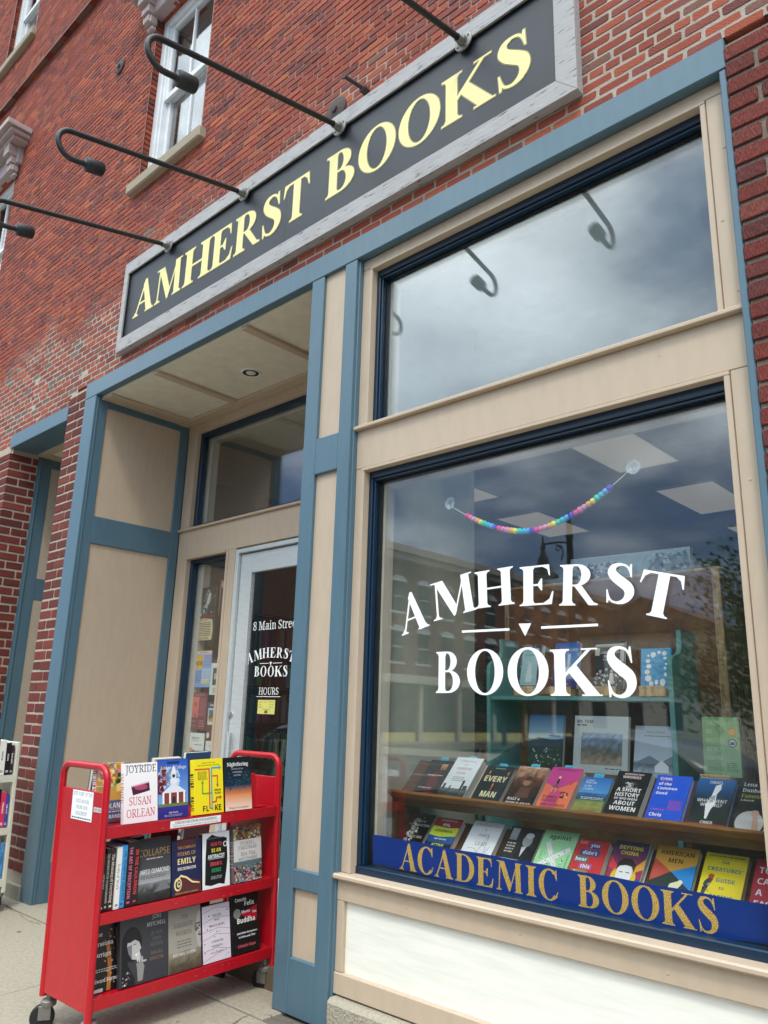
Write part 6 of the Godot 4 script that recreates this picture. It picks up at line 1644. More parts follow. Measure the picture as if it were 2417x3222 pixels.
		["white book with ragged black square, HOW TO BE AN ANTIRACIST", 0.129, 0.156, 0.244, 0.03, "e4e2e0", [["r", 0, 0, 1, 1, "ecebea"], ["p", [0.08, 0.08, 0.3, 0.05, 0.6, 0.07, 0.8, 0.04, 0.88, 0.3, 0.92, 0.5, 0.9, 0.88, 0.5, 0.93, 0.35, 0.97, 0.14, 0.9, 0.1, 0.5], "1c1c1c"], ["x", 0.15, 0.89, 0.8, 0.91, 1, "8a8884", 0.6], ["t", "HOW TO", 0.5, 0.79, 0.07, "d8485a", "A", 0.4], ["t", "BE AN", 0.5, 0.68, 0.07, "e8d43a", "A", 0.34], ["t", "ANTIRACIST", 0.5, 0.57, 0.07, W, "A", 0.62], ["r", 0.2, 0.52, 0.8, 0.525, W], ["t", "IBRAM X.", 0.5, 0.435, 0.07, "d8485a", "A", 0.46], ["t", "KENDI", 0.5, 0.32, 0.07, "2fa05a", "A", 0.34], ["e", 0.84, 0.77, 0.08, 0.05, W], ["e", 0.84, 0.77, 0.055, 0.035, "3a3a3a"], ["x", 0.3, 0.16, 0.7, 0.22, 3, "c8c4c0"]], 1, [["r", 0, 0, 1, 1, "1c1c1c"]]],
		["book with pale middle band between crowded pictures, rightmost on middle shelf", 0.318, 0.172, 0.256, 0.045, "5a5a5c", [["r", 0, 0, 1, 1, "6a5a54"], ["d", 0, 0.74, 1, 1, 130, 0.05, ["c8a43a", "8a3a44", "3a4a5a", "d8d0c0", "6a8a5a", "b86a4a"]], ["d", 0, 0, 1, 0.3, 170, 0.05, ["d88a94", "d8d4cc", "3a3a3c", "7aa4b8", "b8a47a", "4a3a3c"]], ["r", 0, 0.32, 1, 0.75, "d4d0cc"], ["r", 0, 0.29, 1, 0.37, "5a7074"], ["t", "THOMAS L.", 0.5, 0.685, 0.06, "3a3a3c", "s", 0.56], ["t", "FRIEDMAN", 0.5, 0.605, 0.06, "3a3a3c", "s", 0.68], ["t", "Hot, Flat,", 0.52, 0.5, 0.065, "4a4a4c", "s", 0.55], ["t", "and Crowded", 0.5, 0.415, 0.06, "4a4a4c", "s", 0.66]], 1, [["r", 0, 0, 1, 1, "7a7672"], ["v", "HOT FLAT", 0.5, 0.5, 0.3, "d8d4d0", "s", 0.5]]],
		["dark book with thin white script, leftmost on the bottom shelf", -0.385, 0.158, 0.256, 0.025, "161314", [["r", 0, 0, 1, 1, "181416", "141112"], ["p", [0.5, 0, 0.62, 0, 0.66, 0.4, 0.58, 0.72, 0.5, 0.66, 0.55, 0.3], "a8682c"], ["p", [0.8, 0.4, 0.9, 0.5, 0.84, 0.9, 0.78, 0.9, 0.8, 0.6], "9a5a28"], ["d", 0.4, 0.05, 0.95, 0.9, 40, 0.025, ["c87a34", "7a4420", "e0a050"]], ["L", "the", 0.2, 0.84, 0.055, W, "s", 0.3], ["L", "terracotta", 0.06, 0.7, 0.06, W, "s", 0.84], ["L", "warriors", 0.08, 0.54, 0.06, W, "s", 0.8], ["x", 0.15, 0.28, 0.9, 0.34, 2, "c8c0b8"], ["L", "Edward Burman", 0.1, 0.16, 0.05, W, "s", 0.8], ["r", 0, 0, 0.4, 0.05, "c8c4c0"]], 2, []],
		["large dark grey book with photo of a smiling woman and hand", -0.226, 0.232, 0.272, 0.025, "3a3b40", [["r", 0, 0, 1, 1, "3c3d42", "36373c"], ["e", 0.24, 0.58, 0.21, 0.25, "121216"], ["p", [0.03, 0, 0.03, 0.6, 0.14, 0.5, 0.16, 0.3, 0.3, 0.1, 0.3, 0], "121216"], ["p", [0.16, 0.66, 0.24, 0.7, 0.36, 0.66, 0.41, 0.56, 0.435, 0.5, 0.405, 0.48, 0.41, 0.43, 0.39, 0.4, 0.34, 0.35, 0.24, 0.37, 0.17, 0.46, 0.14, 0.56], "b9b7b5"], ["p", [0.14, 0.56, 0.24, 0.58, 0.24, 0.37, 0.17, 0.46], "77757a"], ["p", [0.1, 0.62, 0.16, 0.76, 0.3, 0.79, 0.4, 0.7, 0.39, 0.6, 0.3, 0.64, 0.2, 0.61], "1c1c20"], ["l", 0.27, 0.57, 0.33, 0.575, 0.012, "2a2a2e"], ["p", [0.3, 0.425, 0.37, 0.45, 0.39, 0.43, 0.33, 0.4], "f0eeec"], ["e", 0.36, 0.38, 0.022, 0.07, "cbc9c7"], ["e", 0.40, 0.37, 0.022, 0.075, "c2c0be"], ["e", 0.45, 0.33, 0.022, 0.06, "a9a7a5"], ["e", 0.50, 0.31, 0.05, 0.014, "b9b7b5"], ["p", [0.33, 0.3, 0.46, 0.3, 0.5, 0.24, 0.46, 0.04, 0.36, 0.04, 0.35, 0.2], "8e8c8a"], ["d", 0.04, 0.03, 0.24, 0.2, 20, 0.016, ["8a888a", "d8d6d4", "2a2a2c"]], ["t", "JONI", 0.76, 0.9, 0.055, "c8c6c4", "a", 0.3], ["t", "MITCHELL", 0.76, 0.81, 0.055, "c8c6c4", "a", 0.44], ["t", "IN HER", 0.76, 0.67, 0.05, "6a686a", "a", 0.3], ["t", "OWN", 0.76, 0.59, 0.05, "6a686a", "a", 0.2], ["t", "WORDS", 0.76, 0.51, 0.05, "6a686a", "a", 0.32], ["t", "MALKA", 0.76, 0.39, 0.05, "8a6c60", "a", 0.3], ["t", "MAROM", 0.76, 0.31, 0.05, "8a6c60", "a", 0.34]], 2, []],
		["grey brown book with faint letters THE SADDEST WORDS over a field", -0.018, 0.172, 0.256, 0.03, "8a847a", [["r", 0, 0.3, 1, 1, "8f8a82", "a09a8e"], ["n", 0, 0, 1, 0.32, 10, 6, ["9a9284", "7a705c", "5a503c", "4a4234"]], ["e", 0.98, 0.6, 0.14, 0.3, "b0aaa0"], ["d", 0.84, 0.5, 1, 0.72, 16, 0.03, ["5a5650", "3a3632"]], ["t", "THE", 0.5, 0.86, 0.06, "6a4a40", "s", 0.3], ["t", "SADDEST", 0.46, 0.73, 0.065, "6a4a40", "s", 0.7], ["t", "WORDS", 0.46, 0.6, 0.065, "6a4a40", "s", 0.54], ["x", 0.25, 0.36, 0.7, 0.5, 3, "5f5850", 0.3], ["t", "MICHAEL GORRA", 0.48, 0.27, 0.045, "e4e0d8", "a", 0.7]], 2, [["r", 0, 0, 1, 1, "7a746c"]]],
		["pale lilac book with wavy thread lines, THE GIRL WHO SMILED BEADS", 0.155, 0.158, 0.240, 0.035, "4a2458", [["r", 0, 0, 1, 1, "e0d4dc", "dccfd8"], ["l", 0, 0.88, 0.5, 0.95, 0.008, "5a5058"], ["l", 0.5, 0.95, 1, 0.9, 0.008, "5a5058"], ["l", 0, 0.7, 0.5, 0.78, 0.008, "5a5058"], ["l", 0.5, 0.78, 1, 0.74, 0.008, "5a5058"], ["l", 0, 0.54, 0.6, 0.58, 0.008, "5a5058"], ["l", 0.6, 0.58, 1, 0.52, 0.008, "5a5058"], ["l", 0, 0.4, 0.5, 0.48, 0.008, "5a5058"], ["l", 0.5, 0.48, 1, 0.42, 0.008, "5a5058"], ["l", 0, 0.2, 0.5, 0.24, 0.008, "5a5058"], ["l", 0.5, 0.24, 1, 0.16, 0.008, "5a5058"], ["l", 0, 0.04, 0.6, 0.14, 0.008, "5a5058"], ["d", 0.05, 0.05, 0.95, 0.95, 26, 0.018, ["2a2028"]], ["t", "THE GIRL", 0.52, 0.81, 0.04, "3a3038", "a", 0.5], ["t", "WHO", 0.52, 0.73, 0.04, "3a3038", "a", 0.25], ["t", "SMILED BEADS", 0.52, 0.63, 0.04, "3a3038", "a", 0.84], ["t", "CLEMANTINE", 0.52, 0.35, 0.035, "3a3038", "a", 0.6], ["t", "WAMARIYA", 0.52, 0.27, 0.035, "3a3038", "a", 0.5], ["t", "AND ELIZABETH WEIL", 0.52, 0.16, 0.025, "3a3038", "a", 0.66]], 2, [["r", 0, 0, 1, 1, "4a2458"], ["x", 0.2, 0.2, 0.8, 0.8, 5, "b89ac0"]]],
		["black book Cousin Felix Meets the Buddha with a red flag shape", 0.326, 0.166, 0.258, 0.02, "1a1a1a", [["r", 0, 0, 1, 1, "1e1e1e", "181818"], ["d", 0, 0, 1, 0.6, 40, 0.04, ["2a2a2a", "303030", "242424"]], ["p", [0.3, 0.66, 0.96, 0.78, 0.9, 0.5], "b81c30"], ["e", 0.2, 0.68, 0.13, 0.085, "8a8884"], ["t", "Cousin", 0.34, 0.91, 0.06, W, "A", 0.5], ["t", "Felix", 0.66, 0.83, 0.075, W, "A", 0.46], ["t", "Meets", 0.52, 0.695, 0.05, W, "A", 0.38], ["t", "the", 0.84, 0.665, 0.045, W, "A", 0.2], ["t", "Buddha", 0.52, 0.55, 0.085, W, "A", 0.78], ["t", "And Other Encounters", 0.54, 0.34, 0.032, W, "A", 0.78], ["t", "in China and Tibet", 0.54, 0.275, 0.032, W, "A", 0.68], ["t", "Lincoln Kaye", 0.52, 0.13, 0.05, "d85a6a", "A", 0.76]], 2, []],
	]
	var k := 0
	for d in defs:
		var y: float = [0.8605, 0.5255, 0.2075][d[7]]
		var lean := 8.0 if d[7] != 1 else 6.0
		var L := Transform3D(Basis(Vector3.RIGHT, -deg_to_rad(lean)) * Basis(Vector3.BACK, rng.randf_range(-0.006, 0.006)), Vector3(d[1], y + 0.001, 0.188 if not (k == 0 or k == 9) else [0.085, 0.155][k / 9]))
		book(d[0], T * L, d[2], d[3], d[4], d[5], d[6], [g1, g2, g3][d[7]], d[8], k % 3 != 2, 60 + k)
		k += 1
	# spines at the street end of the middle shelf
	var sp := [["black book spine nearest the cart's end panel", 0.021, 0.225, "1a1a1c", "W", "MEMOIRS"], ["slim near-black spine with small white title", 0.018, 0.246, "17171a", "W", "THE PSYCHOLOGY OF TOTALITARIANISM"], ["dark brown spine beside the white one", 0.026, 0.242, "3a2420", "W", "The Meaning of Everything"], ["white spine, Body of Work, between the brown and the blue", 0.025, 0.246, "eceae4", "K", "Body of Work"], ["light blue spine between the white and the black one", 0.026, 0.250, "3a98dc", "K", "THE TRIUMPH OF INJUSTICE"], ["black spine with pink and white title THE ART OF PERCEPTION", 0.032, 0.262, "18181a", "R", "THE ART OF PERCEPTION"], ["black spine with red title IN THE CAULDRON, next to the mountain book", 0.031, 0.262, "1c1a1a", "C", "IN THE CAULDRON"]]
	var x := -0.467
	k = 0
	for s in sp:
		var t: float = s[1]
		var tc: String = {"W": "e8e4dc", "K": "3a3f44", "R": "e06a94", "C": "e03a44"}[s[4]]
		var L := Transform3D(Basis(Vector3(0, 0, -1), Vector3(0, 1, 0), Vector3(1, 0, 0)), Vector3(x + t, 0.5255, 0.186 - 0.0775 + rng.randf_range(-0.004, 0.004)))
		book(s[0], T * L, 0.155, s[2], t - 0.001, s[3], [], "spines on the middle shelf of the red cart", [["r", 0, 0, 1, 1, s[3]], ["v", s[5], 0.5, 0.52, 0.55 * 0.1 * (t / 0.03), tc, "A" if k > 3 else "s", 0.8], ["x", 0.25, 0.04, 0.75, 0.08, 1, tc, 0.8]], k % 2 == 0, 80 + k)
		x += t
		k += 1
	# backs of the books that face the other way
	var oth := [[0, -0.30, "page"], [0, 0.02, "page"], [0, 0.2, "page"], [1, -0.16, "page"], [1, 0.03, "page"], [1, 0.22, "page"], [2, -0.30, "page"], [2, 0.06, "page"], [2, 0.25, "page"]]
	var cl := ["5a6a84", "ccc8bc", "2c5a7c", "30405c", "8a4a4a", "d8d4c8", "d4d0c0", "e0dccc", "7a5a40"]
	k = 0
	for q in oth:
		var y: float = [0.8605, 0.5255, 0.2075][q[0]]
		var L := Transform3D(Basis(Vector3.UP, PI) * Basis(Vector3.RIGHT, -deg_to_rad(8)), Vector3(q[1], y + 0.001, -0.178))
		book("book turned away on the red cart's %s shelf, %s" % [["top", "middle", "bottom"][q[0]], ["left one", "middle one", "right one"][k % 3]], T * L, 0.155, 0.225 + 0.02 * (k % 3), 0.028, cl[k], [], "books facing away on the red cart", [], true, 90 + k)
		k += 1
	var be := thing("bookend", "red metal bookend on the top shelf of the red cart beside the dark orange book", "bookend", T * Transform3D(Basis(), Vector3(0.352, 0.861, 0.10)))
	var st := begin()
	prism(st, rounded(-0.075, 0.0, 0.075, 0.165, 0.03), -0.001, 0.001, Transform3D(Basis(Vector3.UP, PI / 2)))
	bx(st, 0.0, 0.09, 0.0, 0.002, -0.07, 0.07, 0.0)
	put("plate", done(st), M.red_enamel, be)
	# the second cart at the left edge
	var T2 := cart_frame(Vector3(-5.812, -0.030, 0.672), 0.0, 0.036)
	cart("book_cart", "putty coloured metal book cart at the left edge of the picture", "putty_enamel", T2, false)
	var rows := [["3a2430", "1c1c1e", "ece8e0", "1a1a1c", "b85a9a", "e8e6e0", "1c1c20", "6a5a8a"], ["3f4c9c", "d8345c", "1c1c20", "3a3428", "7a6a50", "d0ccc0", "2a4a5a", "a83a3a"], ["3a94d8", "8a6a4a", "b0283a", "d8d4cc", "2a2a30", "5a7a5a", "c8a04a", "44506c"]]
	for r in 3:
		var xx := 0.462
		for i in 8:
			var t := 0.02 + 0.012 * ((i * 7 + r * 3) % 3)
			xx -= t + 0.001
			var hh := 0.19 + 0.018 * ((i * 5 + r) % 4)
			var L := Transform3D(Basis(Vector3(0, 0, -1), Vector3(0, 1, 0), Vector3(1, 0, 0)), Vector3(xx + t, [0.861, 0.526, 0.208][r], 0.190 - 0.07))
			var tcol := "f0eee8" if Color(rows[r][i]).get_luminance() < 0.5 else "2a2a2c"
			book("%s spine on the putty cart's %s shelf, %s from the right" % [["dark plum", "black", "white", "jet black", "pink", "off white", "charcoal", "violet", "deep blue", "pink red", "black", "dark brown", "tan", "pale grey", "teal", "red", "sky blue", "brown", "crimson", "light grey", "near black", "sage green", "ochre", "slate blue"][r * 8 + i], ["top", "middle", "bottom"][r], ["first", "second", "third", "fourth", "fifth", "sixth", "seventh", "eighth"][i]], T2 * L, 0.14, hh, t, rows[r][i], [], "used books on the putty coloured cart", [["r", 0, 0, 1, 1, rows[r][i]], ["v", ["NORA REED", "AYURO", "WINTER", "THE LAST", "PENANCE", "HARBOR", "ALAMEDA", "RIVERS"][(i + r * 3) % 8], 0.5, 0.55, 0.05, tcol, "A", 0.6], ["x", 0.2, 0.06, 0.8, 0.14, 2, tcol, 0.6]], i % 2 == 0, 120 + r * 8 + i)

# ---------------------------------------------------------------- posters and lettering in the doorway
func poster(label: String, x0: float, x1: float, y0: float, y1: float, ops: Array, sd: int, z := -0.980) -> void:
	var o := thing("poster", label, "poster", at(Vector3((x0 + x1) * 0.5, y0, z)), "notices taped inside the side window of the doorway")
	boxes("sheet", "letter_white", o, [[-(x1 - x0) / 2, (x1 - x0) / 2, 0.0, y1 - y0, -0.0006, 0.0]], 0.0)
	put("print", art(x1 - x0, y1 - y0, ops, sd), M.paper, o)

func build_posters() -> void:
	var W := "f4f2ec"
	poster("tall black poster with a ghostly white figure and a cream text panel", -5.470, -5.187, 1.828, 2.264, [["r", 0, 0, 1, 1, "1e2422", "161a18"], ["e", 0.62, 0.82, 0.16, 0.14, "5a6a62"], ["p", [0.3, 0.62, 0.55, 0.7, 0.66, 0.9, 0.76, 0.88, 0.74, 0.74, 0.6, 0.62, 0.4, 0.56], "d8dcd0"], ["d", 0.05, 0.5, 0.95, 0.95, 30, 0.03, ["8a9a90", "4a5a54", "c8ccc0"]], ["r", 0.3, 0.5, 0.62, 0.68, "4a6a74"], ["d", 0.3, 0.5, 0.62, 0.68, 14, 0.05, ["c8d4d0", "2a3a40"]], ["t", "WILD INVENTIONS", 0.5, 0.46, 0.05, "b83a2c", "S", 0.92], ["p", [0.06, 0.03, 0.94, 0.03, 0.97, 0.2, 0.92, 0.4, 0.5, 0.43, 0.08, 0.4, 0.03, 0.2], "dcd0a4"], ["t", "JUNE 21-27", 0.5, 0.385, 0.03, "2a2418", "S", 0.5], ["x", 0.14, 0.1, 0.86, 0.36, 8, "3a3424", 0.5], ["x", 0.2, 0.04, 0.8, 0.09, 2, "4a4434", 0.5]], 1)
	poster("rust and grey notice headed OPEN, half behind the mullion", -5.141, -4.96, 2.028, 2.305, [["r", 0, 0, 1, 1, "9a6a54", "a87a5c"], ["p", [0.05, 0.0, 0.35, 0.0, 0.34, 0.7, 0.2, 0.85, 0.08, 0.7], "3a2c30"], ["e", 0.2, 0.86, 0.1, 0.08, "c89a84"], ["t", "OPEN", 0.55, 0.88, 0.09, W, "a", 0.5], ["r", 0.4, 0.15, 0.9, 0.3, "c8c8cc"]], 2)
	poster("blue and yellow poetry poster with the word HIVE", -5.396, -5.178, 1.477, 1.757, [["r", 0, 0, 1, 1, "9ac0e4", "7aace0"], ["r", 0, 0.92, 1, 1, "e8d0b4"], ["t", "POETRY READINGS", 0.5, 0.955, 0.032, "b8482a", "A", 0.84], ["r", 0.04, 0.5, 0.48, 0.88, "e8b83a"], ["t", "HIVE", 0.27, 0.66, 0.12, "241c10", "A", 0.42], ["x", 0.54, 0.56, 0.96, 0.88, 8, "8a4a94"], ["r", 0.5, 0.2, 0.96, 0.5, "c4dcf0"], ["x", 0.54, 0.22, 0.94, 0.48, 10, "4a5a6c"], ["x", 0.06, 0.12, 0.44, 0.46, 8, "3a2a74"], ["r", 0.45, 0.1, 0.96, 0.2, "d8cc9c"]], 3)
	poster("pale green notice headed 3 POETS with a small photo", -5.175, -4.95, 1.420, 1.698, [["r", 0, 0, 1, 1, "cfe4dc"], ["r", 0, 0.86, 1, 1, "5a3a44"], ["t", "3 POETS", 0.5, 0.925, 0.06, W, "A", 0.7], ["r", 0.12, 0.78, 0.9, 0.84, "eef2f0"], ["r", 0.14, 0.26, 0.62, 0.72, "2c302e"], ["r", 0.22, 0.42, 0.56, 0.58, "b8bcb8"], ["x", 0.2, 0.05, 0.9, 0.2, 3, "3a5a54"]], 4)
	poster("maroon author event poster with a salmon book cover", -5.406, -5.191, 1.160, 1.437, [["r", 0, 0, 1, 1, "7c3444", "742e40"], ["t", "AMY MITTELMAN", 0.5, 0.935, 0.045, "d8a8b0", "a", 0.84], ["r", 0.1, 0.32, 0.52, 0.88, "e07a6c", "d86a6a"], ["e", 0.3, 0.68, 0.04, 0.06, "5a2a34"], ["d", 0.2, 0.36, 0.46, 0.46, 10, 0.04, ["3a1a20", "c8a08c"]], ["x", 0.58, 0.36, 0.94, 0.86, 16, "b47a84", 0.4], ["t", "AMHERST", 0.28, 0.22, 0.045, "c8909a", "a", 0.4], ["t", "BOOKS", 0.28, 0.1, 0.045, "c8909a", "a", 0.3], ["x", 0.58, 0.06, 0.92, 0.26, 3, "c8909a"]], 5)
	poster("brown and blue collage poster for a poetry reading", -5.178, -4.95, 1.088, 1.365, [["r", 0, 0, 1, 1, "6a3a2c", "5a2c20"], ["r", 0, 0.84, 1, 1, "2c4a6c"], ["t", "POETRY READING", 0.5, 0.92, 0.05, W, "A", 0.9], ["r", 0.06, 0.4, 0.5, 0.84, "d8dce0"], ["n", 0.1, 0.48, 0.46, 0.8, 6, 6, ["6a90b8", "3a4a3c", "c8b43a"]], ["n", 0.55, 0.34, 0.95, 0.8, 6, 8, ["b89a6a", "7a5a3c", "5a2c24"]], ["x", 0.5, 0.06, 0.94, 0.28, 4, "d8a07a"], ["e", 0.14, 0.12, 0.08, 0.08, "d8d8d4"]], 6)
	poster("white sheet headed Electricity with an orange heat map", -5.400, -5.186, 0.855, 1.134, [["r", 0, 0, 1, 1, "e4ece6", "dce6e0"], ["L", "Electricity", 0.22, 0.87, 0.055, "2a3430", "A", 0.5], ["L", "Price Growth", 0.22, 0.80, 0.04, "4a544e", "a", 0.45], ["r", 0.4, 0.68, 0.86, 0.7, "b8503a"], ["p", [0.1, 0.6, 0.2, 0.62, 0.5, 0.5, 0.85, 0.5, 0.86, 0.36, 0.7, 0.2, 0.5, 0.24, 0.3, 0.26, 0.15, 0.4], "d8a05a"], ["d", 0.18, 0.28, 0.8, 0.52, 46, 0.07, ["b8482c", "d8783a", "c86a3a", "e0b87a", "a83a2c"]]], 7)
	poster("white notice with a dark green photo, lowest at the right of the side window", -5.166, -4.95, 0.80, 1.082, [["r", 0, 0, 1, 1, "dfe6e2"], ["p", [0.2, 0.3, 0.7, 0.45, 0.8, 0.65, 0.5, 0.78, 0.22, 0.7], "3a5a54"], ["L", "James Lake", 0.2, 0.86, 0.05, "4a5450", "s", 0.6], ["p", [0.3, 0.3, 0.6, 0.5, 0.6, 0.6, 0.3, 0.45], "1c3430"]], 8)
	# door lettering: white on the glass
	var dl := thing("door_lettering", "white address, shop name and HOURS lettering on the glass door", "door lettering")
	var z := -0.8985
	put("address", art(0.50, 0.08, [["L", "8 Main Street", 0.0, 0.5, 0.74, "f6f8f6", "s", 1.0]], 1), M.print, dl, Transform3D(Basis(), Vector3(-4.572 + 0.25, 1.860, z)))
	var L := [["A", -4.578, 1.640, 0.076, 16.0, 0.072], ["M", -4.492, 1.660, 0.074, 10.0, 0.092], ["H", -4.408, 1.672, 0.070, 4.0, 0.074], ["E", -4.330, 1.672, 0.070, 0.0, 0.062], ["R", -4.258, 1.668, 0.070, -4.0, 0.068], ["S", -4.192, 1.662, 0.067, -9.0, 0.050], ["T", -4.138, 1.640, 0.070, -16.0, 0.066],
		["B", -4.496, 1.545, 0.070, 0.0, 0.058], ["O", -4.424, 1.544, 0.072, 0.0, 0.070], ["O", -4.342, 1.543, 0.072, 0.0, 0.070], ["K", -4.258, 1.543, 0.070, 0.0, 0.084], ["S", -4.186, 1.542, 0.072, 0.0, 0.050]]
	var st := begin()
	for q in L:
		var w: float = glyph(q[0]).w
		var t := deg_to_rad(q[4])
		var ux := Vector2(cos(t), sin(t))
		var uy := Vector2(-sin(t), cos(t))
		letter(st, q[0], Transform2D(ux * (q[5] / w), uy * q[3], Vector2(q[1], q[2]) - ux * q[5] * 0.5), z)
	put("shop_name", done(st), M.letter_white, dl)
	st = begin()
	prism(st, V2([-4.47, 1.632, -4.372, 1.632, -4.372, 1.636, -4.47, 1.636]), z, z + 0.0002)
	prism(st, V2([-4.325, 1.632, -4.225, 1.632, -4.225, 1.636, -4.325, 1.636]), z, z + 0.0002)
	prism(st, V2([-4.363, 1.642, -4.349, 1.618, -4.335, 1.642]), z, z + 0.0002)
	prism(st, V2([-4.482, 1.405, -4.224, 1.405, -4.224, 1.409, -4.482, 1.409]), z, z + 0.0002)
	put("rule", done(st), M.letter_white, dl)
	put("hours", art(0.27, 0.06, [["t", "HOURS", 0.5, 0.5, 0.76, "f6f8f6", "s", 0.98]], 1), M.print, dl, Transform3D(Basis(), Vector3(-4.353, 1.413, z)))
	poster("small yellow card of opening hours on the glass door", -4.476, -4.288, 1.290, 1.385, [["r", 0, 0, 1, 1, "eee97e"], ["L", "Monday - Thursday", 0.06, 0.86, 0.075, "4a4a34", "s", 0.5], ["L", "10am-6pm", 0.66, 0.86, 0.075, "4a4a34", "s", 0.3], ["L", "Friday", 0.06, 0.68, 0.075, "4a4a34", "s", 0.3], ["L", "10am-8pm", 0.66, 0.68, 0.075, "4a4a34", "s", 0.3], ["L", "Saturday", 0.06, 0.5, 0.075, "4a4a34", "s", 0.3], ["L", "10am-6pm", 0.66, 0.5, 0.075, "4a4a34", "s", 0.3], ["t", "Closed on Sundays", 0.5, 0.35, 0.075, "4a4a34", "s", 0.6], ["p", [0.4, 0.06, 0.6, 0.06, 0.58, 0.26, 0.44, 0.26], "5a5a40"]], 9, -0.9095)

# ---------------------------------------------------------------- the other side of the street, seen only as reflections
func build_street() -> void:
	street_lamp()
	parked_car(Vector3(-3.9, -0.30, 4.4), "30343a", "charcoal car parked at the kerb, reflected in the display window")
	parked_car(Vector3(-9.4, -0.30, 4.4), "c9ced2", "silver car parked behind the charcoal one, reflected in the window")
	parked_car(Vector3(1.3, -0.30, 4.4), "39424a", "dark grey car parked ahead of the charcoal one, at the kerb behind the photographer")
	# long brick block that runs up the side street
	brick_block("long three-storey brick block with white window heads, reflected in the display window", -33.0, 27.5, 78.0, 12.2, "7c5044", true)
	brick_block("lower red brick block farther up the side street, reflected in the window", -33.6, 79.0, 120.0, 9.4, "8a3c30", true)
	var o := thing("building", "pale two-storey house with a low gable across the street, reflected in the window", "building", at(Vector3(-21.0, 0, 43)))
	house(o, 9.0, 6.6, 8.0, "d8d2c4", 2.2)
	o = thing("building", "red brick hall with a stepped roof beyond the pale house, reflected in the window", "building", at(Vector3(-10.0, 0, 52)))
	house(o, 13.0, 6.2, 9.0, "8c4436", 0.0)
	o = thing("building", "brown brick shop building opposite at the right, reflected in the window", "building", at(Vector3(6.0, 0, 34)))
	house(o, 17.0, 7.4, 10.0, "6f4a3c", 0.0)
	tree("leafy street tree opposite, reflected at the right edge of the display window", Vector3(-8.6, -0.25, 24.0), 7.6, 3.0, 3)
	tree("leafy street tree farther right across the road, outside the reflection of the tall lamp", Vector3(-2.5, -0.35, 25.0), 8.6, 3.0, 4)
	tree("small round street tree in front of the long brick block", Vector3(-29.4, -0.35, 40.0), 5.0, 1.5, 5)

func street_lamp() -> void:
	var o := thing("street_lamp", "black cast iron street lamp with one bell shaped head, reflected in the display window", "street lamp", Transform3D(Basis().scaled(Vector3.ONE * 1.12), Vector3(-6.73, -0.17, 9.0)))
	var st := begin()
	lathe(st, [Vector2(0.20, 0.0), Vector2(0.20, 0.1), Vector2(0.13, 0.35), Vector2(0.10, 0.7), Vector2(0.062, 0.8), Vector2(0.050, 4.05), Vector2(0.065, 4.1), Vector2(0.04, 4.16), Vector2(0.055, 4.26), Vector2(0.03, 4.36), Vector2(0.0, 4.56)], 18)
	put("post", done(st), M.iron, o)
	st = begin()
	tube(st, [Vector3(0, 4.0, 0), Vector3(-0.2, 4.03, 0), Vector3(-0.48, 4.03, 0)], 0.018, 8)
	var c1 := []
	for i in 12:
		var a := i * 0.4
		c1.append(Vector3(-0.1 - 0.012 * i - 0.05 * cos(a), 3.72 + 0.025 * i, 0) + Vector3(0.02 * sin(a), 0, 0))
	tube(st, c1, 0.011, 6)
	var c2 := []
	for i in 14:
		var a := i * 0.5
		c2.append(Vector3(-0.2 + (0.075 - 0.005 * i) * cos(a), 3.92 + (0.075 - 0.005 * i) * sin(a), 0))
	tube(st, c2, 0.010, 6)
	put("bracket", done(st), M.iron, o)
	st = begin()
	lathe(st, [Vector2(0.24, 3.50), Vector2(0.225, 3.535), Vector2(0.12, 3.60), Vector2(0.095, 3.70), Vector2(0.085, 3.80), Vector2(0.05, 3.86), Vector2(0.03, 3.95), Vector2(0.045, 3.98), Vector2(0.02, 4.03), Vector2(0.012, 4.16), Vector2(0.0, 4.17)], 24, at(Vector3(-0.48, 0, 0)))
	put("bell", done(st), M.iron, o)
	st = begin()
	lathe(st, [Vector2(0.0, 3.47), Vector2(0.12, 3.475), Vector2(0.20, 3.51)], 20, at(Vector3(-0.48, 0, 0)))
	put("lens", done(st), M.soffit, o)

